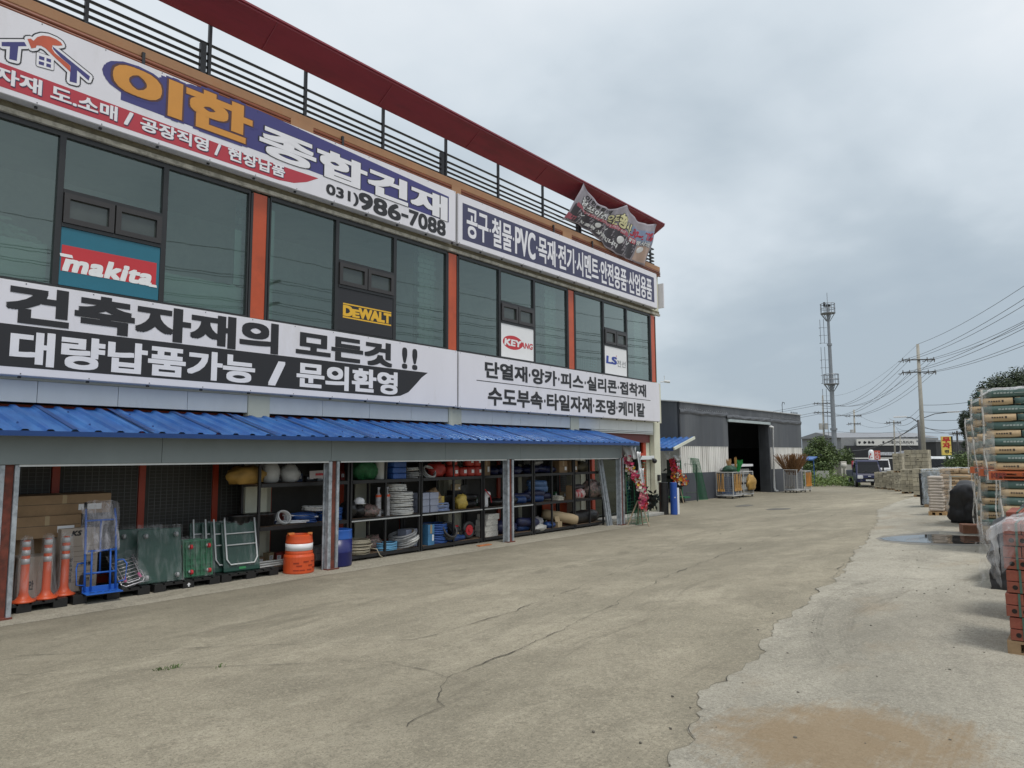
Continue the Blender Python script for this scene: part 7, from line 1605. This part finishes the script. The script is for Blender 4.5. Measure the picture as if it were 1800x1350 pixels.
for i in range(4): b.add([P(.25 * w_, .01, (.1 + i * .22) * h), P(.75 * w_, .01, (.1 + i * .22) * h), P(.75 * w_, .01, (.18 + i * .22) * h), P(.25 * w_, .01, (.18 + i * .22) * h)], [(0, 1, 2, 3)])
b.build('white_strokes', pw, r)
c = up(1532, 808, 68); r = thing('inflatable_sign', 'white round-topped inflatable sign with red writing above the blue truck', 'sign', (c.x, c.y, GB)); b = M(); b.lathe((c.x, c.y, GB), [(.2, 0), (.25, .4), (.25, 2.75), (.21, 2.93), (.12, 3.03), (.02, 3.05)], 18); b.build('tube', pw, r, smooth=True)
b = M(); b.obox((c.x, c.y - .252, 2.1), (.05, .003, .1)); b.obox((c.x - .1, c.y - .24, 1.85), (.04, .003, .14)); b.obox((c.x + .08, c.y - .243, 1.8), (.06, .003, .05)); b.build('red_strokes', red, r)
# monopole tower
tb = up(1470, 842, 80, GB); tt = up(1447, 523, 80); tw = thing('telecom_tower', 'tall grey monopole telecom tower with two ring platforms and a ladder', 'tower', tb); st = mat('tower_steel', (.23, .25, .275), .5, .3, var=.1); H_ = tt.z - GB
def ts(t): return Vector((tb.x, tb.y, lerp(GB, tt.z, t)))
b = M()
for a, c, r0, r1 in ((0, .27, .30, .27), (.27, .52, .25, .23), (.52, .75, .21, .19), (.75, .985, .16, .13)): b.cyl(ts(a), ts(c), r0, r1, 14)
for t, rr in ((.27, .38), (.52, .32), (.75, .27)): b.cyl(ts(t - .006), ts(t + .006), rr, n=14)
b.build('mast', st, tw, smooth=False)
b = M(); b.cyl(ts(.985), ts(1.05), .03, n=5); b.build('lightning_rod', st, tw)
for t, R_ in ((.93, .78), (.525, .80)):
    c = ts(t); b = M()
    for z in (0, .55, 1.1): b.tube([(c.x + math.cos(i * .3927) * R_, c.y + math.sin(i * .3927) * R_, c.z + z) for i in range(16)], .04, 5, True)
    for i in range(8): a = i * .785; b.cyl((c.x + math.cos(a) * R_, c.y + math.sin(a) * R_, c.z), (c.x + math.cos(a) * R_, c.y + math.sin(a) * R_, c.z + 1.1), .035, n=5); b.cyl((c.x + math.cos(a) * R_, c.y + math.sin(a) * R_, c.z), (c.x + math.cos(a) * .2, c.y + math.sin(a) * .2, c.z - .9), .04, n=5)
    b.cyl((c.x, c.y, c.z - .05), (c.x, c.y, c.z), R_ * .95, n=16); b.build('platform', st, tw)
b = M(); lx = tb.x - .75
for t0, t1, dx in ((.03, .5, -.05), (.53, .74, .0), (.76, .9, .02)):
    z0, z1 = ts(t0).z, ts(t1).z
    for s in (-.2, .2): b.cyl((lx + dx + s, tb.y, z0), (lx + dx + s, tb.y, z1), .03, n=4)
    k = int((z1 - z0) / .9)
    for i in range(k): b.tube([(lx + dx - .2, tb.y, z0 + i * .9), (lx + dx - .25, tb.y - .4, z0 + i * .9), (lx + dx + .25, tb.y - .4, z0 + i * .9), (lx + dx + .2, tb.y, z0 + i * .9)], .022, 4); b.cyl((lx + dx + .2, tb.y, z0 + i * .9), (tb.x - .2, tb.y, z0 + i * .9), .02, n=4)
b.build('ladder', st, tw)
b = M(); b.obox(tb + Vector((0, 0, H_ * .975)), (.3, .12, .12)); b.obox(tb + Vector((-.35, 0, H_ * .985)), (.1, .1, .25)); b.build('antenna', frame_m, tw)
conc = mat('pale_concrete', (.48, .47, .42), .85, var=.12, scale=2)
for k, (px, py0, py1, w_) in enumerate(((1461, 810, 826, .55), (1474, 811, 832, .65))):
    c = up(px, py1, 74); t_ = up(px, py0, 74); b = M(); b.obox((c.x, c.y, (GB + t_.z) / 2), (w_, .5, (t_.z - GB) / 2), rotz(-.3)); tag(b.build('concrete_block', conc, bevel=.03, origin=(c.x, c.y, GB)), ['pale concrete cabinet left of the tower foot', 'pale concrete cabinet right of the tower foot'][k], 'cabinet')
c = up(1446, 833, 64); b = M(); b.obox((c.x, c.y, .25), (.6, .05, .4), rotz(-.3)); b.box(c.x - .5, c.y - .03, GB, c.x - .44, c.y + .03, -.15); b.box(c.x + .4, c.y - .03, GB, c.x + .46, c.y + .03, -.15); tag(b.build('white_board', conc, origin=(c.x, c.y, GB)), 'low white board standing in the weeds left of the tower', 'board')
c = up(1484, 832, 70); b = M(); b.lathe((c.x, c.y, GB), [(.1, 0), (.1, 1.2), (.28, 1.35), (.3, 1.6), (.2, 1.75)], 14); tag(b.build('vent_post', conc, smooth=True, origin=(c.x, c.y, GB)), 'pale round-headed post standing right of the tower', 'post')
c = up(1419, 806, 60); b = M(); b.obox((c.x, c.y, c.z), (.6, .8, .05), Matrix.Rotation(.15, 3, 'X')); 
for s in (-.5, .5): b.cyl((c.x + s, c.y, GB), (c.x + s, c.y, c.z - .02), .04, n=6)
tag(b.build('blue_awning', blue_metal, origin=(c.x, c.y, GB)), 'small blue awning past the warehouse end', 'awning')
c = up(1492, 838, 76); b = M(); b.obox((c.x, c.y, (GB + c.z) / 2 + .5), (1.4, .1, .9), rotz(-.3)); tag(b.build('low_wall', conc, origin=(c.x, c.y, GB)), 'low pale wall between the weeds and the blue truck', 'wall')

# utility poles and lines
pole_c = mat('pole_concrete', (.33, .315, .275), .8, var=.1, scale=2); iron = mat('pole_iron', (.045, .045, .045), .5); insul = mat('insulator', (.10, .095, .09), .35)
def utility_pole(label, pxb, pxt, pyt, d, arms, rt=.12, rb=.2, m=None, boxes=0, lamp=None):
    t = up(pxt, pyt, d); bpt_ = up(pxb, 845, d, GB - .3); B = Vector((lerp(bpt_.x, t.x, .7), t.y, GB - .3)); r = thing('utility_pole', label, 'utility pole', (B.x, B.y, GB)); b = M(); b.cyl(B, t, rb, rt, 12); b.build('shaft', m or pole_c, r, smooth=True)
    out_ = []
    for (py, hw_) in arms:
        z = up(pxt, py, d).z; c = Vector((t.x, t.y - rt - .06, z)); ax = Vector((.86, .5, 0)); a, e_ = c - ax * hw_, c + ax * hw_; b = M(); q = Matrix.Rotation(math.atan2(ax.y, ax.x), 3, 'Z'); b.obox(c, (hw_, .05, .05), q); ao = b.build('crossarm', iron, r)
        b = M(); pts = []
        for k in (-.95, -.55, .55, .95): p = c + ax * hw_ * k; b.cyl(p, p + Vector((0, 0, .22)), .05, .035, 6); b.tube([p, p + Vector((-.25, .35, -.1)), p + Vector((-.5, .7, -.05))], .045, 5); b.tube([p, p + Vector((.1, -.4, -.3)), p + Vector((.2, -.8, -.08))], .03, 5); pts.append(p)
        b.build('insulators', insul, ao); out_.append(pts)
    for k in range(boxes): b = M(); b.cyl((t.x - .45 + .9 * k, t.y - .3, t.z * .42 + 1.2), (t.x - .45 + .9 * k, t.y - .3, t.z * .42 + 2.2), .28, n=12); b.build('transformer', mat('transformer_grey', (.42, .42, .40), .5), r)
    if lamp:
        z = up(pxt, lamp[0], d).z; L_ = lamp[1]; b = M(); b.tube([(t.x, t.y, z - .5), (t.x + L_ * .5, t.y + .2, z - .1), (t.x + L_, t.y + .3, z)], .04, 6); k = b.build('lamp_arm', iron, r); b = M(); b.obox((t.x + L_ + (.5 if L_ > 0 else -.4), t.y + .3, z + .03), (.5, .14, .06)); b.build('lamp_head', pw, k, bevel=.02)
    return t, out_
pt, parms = utility_pole('tall concrete power pole with two crossarms behind the block pallets', 1628, 1613, 605, 68, [(633, 1.45), (655, 1.5)], .13, .24, lamp=(727, 2.0))
pL, aL = utility_pole('far power pole with transformers beside the telecom tower', 1450, 1446, 695, 115, [(709, 1.3), (725, 1.3)], boxes=2); p2, a2 = utility_pole('slim distant power pole with transformer left of the factory roof', 1504, 1501, 720, 122, [(731, 1.2), (745, 1.0)], boxes=1)
p3, a3 = utility_pole('farthest thin power pole in front of the white factory fascia', 1573, 1571, 739, 104, [(743, 1.0)], .09, .14); p4, a4 = utility_pole('dark thin pole leaning against the main power pole', 1625, 1614, 738, 60, [], .09, .13, iron, lamp=(732, -1.0)); p5, a5 = utility_pole('dark pole with white marks right of the yellow sign', 1684, 1682, 757, 88, [(762, .5)], .1, .15, iron)
p6, a6 = utility_pole('thin grey pole standing behind the double tier blocks', 1583, 1582, 765, 90, [], .06, .09)
wire_m = mat('wire_black', (.02, .02, .022), .5)
def wire(A, B, sag, label, group, r_=.018):
    A, B = Vector(A), Vector(B); b = M(); n_ = 22; b.tube([A.lerp(B, i / n_) - Vector((0, 0, sag * 4 * (i / n_) * (1 - i / n_))) for i in range(n_ + 1)], r_, 4); return tag(b.build('power_line', wire_m, origin=A), label, 'cable', group)
# the line runs on overhead to a pole outside the picture and along the road behind the camera
NP = Vector((20.2, 20, 0)); NQ = Vector((20.5, -34, 0)); GR = 'lines from the tall pole over the storage row'
for base in (NP, NQ):
    r = thing('utility_pole', 'roadside concrete power pole ' + ('opposite the shop' if base is NP else 'behind the camera on the shop road'), 'utility pole', (base.x, base.y, .5)); b = M(); b.cyl((base.x, base.y, .3), (base.x, base.y, 12.7), .2, .12, 12); b.build('shaft', pole_c, r, smooth=True)
    for z in (9.9, 11.05): b = M(); b.obox((base.x, base.y, z), (1.4, .06, .06)); b.build('crossarm', iron, r)
tops = [(pt, 12.6)] + [(p, p.z) for row in parms for p in row]
for k, (p, z) in enumerate(tops):
    off = 0 if k == 0 else (-1.3, -.8, .8, 1.3)[(k - 1) % 4]; q = Vector((NP.x + off, NP.y, z + .05)); q2 = Vector((NQ.x + off, NQ.y, z + .05))
    nm = 'ground wire' if k == 0 else ('upper' if k < 5 else 'lower') + ' crossarm wire, ' + ORD[(k - 1) % 4] + ' from the shop side'
    wire(p, q, 1.15, nm + ', from the tall pole over the storage row', GR, .016); wire(q, q2, 1.2, nm + ', between the roadside poles', 'lines between the roadside poles', .016)
LP = [p for row in aL for p in row]
for k, (p, z) in enumerate(tops[1:]): wire(p, LP[k % len(LP)], 2.0, ('upper' if k < 4 else 'lower') + ' crossarm wire, ' + ORD[k % 4] + ' one, from the tall pole to the pole by the tower', 'lines from the tall pole to the tower side', .02)
wire(pt, pL, 1.6, 'thin top wire from the tall pole to the pole by the tower', 'lines from the tall pole to the tower side', .012)
for k, p in enumerate(LP[::2]): wire(p, (p.x - 45, p.y - 12, p.z - .5), 2.2, ORD[k] + ' wire from the pole by the tower to behind the warehouse', 'lines behind the warehouse', .022)
low = [up(1622, y_, 68) for y_ in (712, 724, 738, 760, 790)]
for k, p in enumerate(low):
    wire(p, p3 + Vector((.3 * k - .6, 0, -.5 * k + .3)), .9, ORD[k] + ' low line from the tall pole towards the farthest pole', 'low lines to the farthest pole', .02)
    if k < 4: wire(p, up(1830, (675, 694, 712, 733)[k] , 60), .5, ORD[k] + ' low line from the tall pole running off to the right', 'low lines to the right', .018)
for k, (a, c, s_) in enumerate((((1614, 748, 60), (1500, 792, 100), .5), ((1614, 744, 60), (1470, 786, 90), 1.2), ((1625, 752, 68), (1700, 750, 75), .3), ((1625, 750, 68), (1682, 760, 88), .3), ((1683, 758, 88), (1735, 765, 80), .4), ((1571, 742, 104), (1512, 731, 122), .6), ((1571, 745, 104), (1512, 746, 122), .6), ((1600, 757, 90), (1470, 758, 110), .3))):
    wire(up(*a), up(*c), s_, ['thick dark cable from the leaning pole down to the left', 'second dark cable from the leaning pole across the factory', 'dark cable from the tall pole to the right trees', 'slack cable from the tall pole to the dark pole', 'cable from the dark pole to the right', 'upper line between the two distant poles', 'lower line between the two distant poles', 'level cable across the factory roof'][k], 'cables over the street', .03 if k < 3 else .018)

# ================================================================== TREES AND WEEDS
def leaf_mat(name, c1, c2):
    m = bpy.data.materials.new(name); m.use_nodes = True; t = m.node_tree; n = t.nodes; l = t.links; b_ = n['Principled BSDF']; b_.inputs['Roughness'].default_value = .6
    g_ = n.new('ShaderNodeNewGeometry'); rp = n.new('ShaderNodeValToRGB'); rp.color_ramp.elements[0].color = (*c1, 1); rp.color_ramp.elements[1].color = (*c2, 1); l.new(g_.outputs['Random Per Island'], rp.inputs[0]); l.new(rp.outputs[0], b_.inputs['Base Color'])
    MATS[name] = m; return m
lf_bush = leaf_mat('leaf_bush', (.035, .065, .018), (.11, .16, .045)); lf_dark = leaf_mat('leaf_dark', (.012, .024, .010), (.04, .062, .022)); lf_weed = leaf_mat('leaf_weed', (.055, .10, .02), (.19, .26, .07)); bark = mat('bark', (.08, .06, .045), .9, var=.3, scale=6)
def crown(clumps, n_, size, seed):
    rn = random.Random(seed); b = M(); tot = sum(c[3] ** 2 for c in clumps)
    for (x, y_, z, R_) in clumps:
        for _ in range(int(n_ * R_ ** 2 / tot)):
            d = Vector((rn.gauss(0, 1), rn.gauss(0, 1), rn.gauss(0, 1) * .9)).normalized(); k = R_ * (.55 + .5 * rn.random()) * (1 + .35 * noise.noise(d * 2.3 + Vector((x, z, seed)))); c = Vector((x, y_, z)) + d * k
            a = Vector((rn.uniform(-1, 1), rn.uniform(-1, 1), rn.uniform(-.6, .6))).normalized() * size * rn.uniform(.6, 1.3); s_ = a.cross(d + Vector((rn.uniform(-.8, .8), rn.uniform(-.8, .8), rn.uniform(-.8, .8)))).normalized() * size * .5
            b.add([c - a, c + s_, c + a, c - s_], [(0, 1, 2, 3)])
    return b
def tree(name, label, base, clumps, n_, size, m, seed, trunk=.12, group=None, cat='tree'):
    r = thing(name, label, cat, base, group); crown(clumps, n_, size, seed).build('crown', m, r); b = M(); top = max(clumps, key=lambda c: c[2])
    b.cyl(base, (lerp(base[0], top[0], .8), top[1], lerp(base[2], top[2], .8)), trunk, trunk * .35, 8)
    for c in clumps[:8]: b.cyl((base[0], base[1], lerp(base[2], c[2], .45)), (c[0], c[1], c[2]), trunk * .4, trunk * .12, 5)
    b.build('trunk', bark, r); return r
def clump_px(lst, d): return [(up(x, y_, d + dd).x, up(x, y_, d + dd).y, up(x, y_, d).z, rr) for x, y_, rr, dd in lst]
cl = clump_px([(1440, 778, .75, 0), (1432, 785, .8, 1), (1452, 786, .8, .6), (1424, 798, .8, -.5), (1445, 800, 1.0, 0), (1418, 808, .7, 0), (1462, 796, .7, 1), (1432, 815, 1.0, 0), (1455, 815, 1.0, 0), (1468, 808, .8, 2), (1445, 825, .9, -1), (1420, 822, .7, -1)], 72)
c0 = up(1440, 840, 72, GB); tree('bush_tree', 'bushy green tree between the warehouse end and the telecom tower', (c0.x, c0.y, GB), cl, 6500, .13, lf_bush, 3)
cl = clump_px([(1486, 800, .9, 0), (1480, 815, 1.0, 0), (1492, 812, .8, 0), (1484, 826, .9, 0), (1496, 825, .7, 0)], 82); c0 = up(1486, 840, 82, GB); tree('bush_tree', 'smaller green bush right of the telecom tower', (c0.x, c0.y, GB), cl, 2600, .13, lf_bush, 5)
cl = clump_px([(1735, 700, 1.5, 0), (1750, 688, 1.7, 1), (1770, 686, 2.0, 0), (1790, 680, 2.2, 2), (1815, 680, 2.4, 0), (1725, 712, 1.2, 0), (1760, 705, 2.2, 2), (1800, 705, 2.5, 0), (1840, 690, 2.4, 1), (1780, 730, 2.5, 1), (1740, 728, 1.8, 0)], 78)
c0 = up(1790, 840, 79, GB); tree('dark_tree', 'big dark green tree rising behind the tall cement stacks', (c0.x, c0.y, GB), cl, 22000, .15, lf_dark, 7, .35)
cl = clump_px([(1698, 730, .6, 0), (1696, 740, .75, 0), (1701, 748, .7, .5), (1699, 758, .6, 0), (1694, 749, .5, 0), (1703, 768, .6, 0), (1702, 782, .7, 0)], 84); c0 = up(1701, 840, 84, GB); tree('dark_tree', 'slim dark tree between the dark pole and the cement stacks', (c0.x, c0.y, GB), cl, 4200, .11, lf_dark, 9, .1)
cl = clump_px([(1680, 812, .8, 0), (1690, 811, .8, 0), (1700, 812, .9, 0), (1672, 817, .6, 0), (1685, 822, .9, 0), (1698, 823, .9, 0), (1710, 815, .9, 0)], 58); c0 = up(1690, 840, 58, GB); tree('hedge_shrub', 'rounded green hedge shrub under the yellow sign', (c0.x, c0.y, GB), cl, 3500, .09, lf_bush, 11, .06, None, 'shrub')
rn = random.Random(4); b = M()
for i in range(6500):
    u_ = rn.random(); px = lerp(1404, 1512, u_); d = rn.uniform(58, 74); p = up(px, 850, d); hmax = (.3 + .55 * noise.noise(Vector((p.x * .6, p.y * .6, 1))) ** 2 * 3 + .35 * max(0, 1 - abs(px - 1430) / 60)) ; z = GB + rn.random() ** 1.5 * hmax; z0 = gz(p.x, p.y); z = z0 + rn.random() * hmax
    a = Vector((rn.uniform(-1, 1), rn.uniform(-1, 1), rn.uniform(-.2, 1))).normalized() * rn.uniform(.06, .15); s_ = a.cross(Vector((rn.uniform(-1, 1), rn.uniform(-1, 1), .3))).normalized() * .05; c = Vector((p.x, p.y, z)); b.add([c - a, c + s_, c + a, c - s_], [(0, 1, 2, 3)])
o = b.build('weeds', lf_weed); o['kind'] = 'stuff'
# wooded ridge far behind
b = M(); rn = random.Random(8)
for i in range(9000):
    t = rn.random(); x = lerp(-160, 120, t); y_ = 230 + 30 * rn.random(); hh = 3.0 + 2.2 * noise.noise(Vector((x * .03, 0, 1))) + 1.0 * noise.noise(Vector((x * .12, 0, 4))); z = GB + hh * math.sqrt(rn.random()); a = Vector((rn.uniform(-1, 1), rn.uniform(-.5, .5), rn.uniform(-1, 1))).normalized() * .9; s_ = a.cross(Vector((0, 1, .2))).normalized() * .6; c = Vector((x, y_, z)); b.add([c - a, c + s_, c + a, c - s_], [(0, 1, 2, 3)])
o = b.build('treeline', lf_dark); o['kind'] = 'stuff'
for o in list(bpy.data.objects):
    if o.type == 'MESH' and o.name.startswith('lettering_outline'): bpy.data.objects.remove(o)
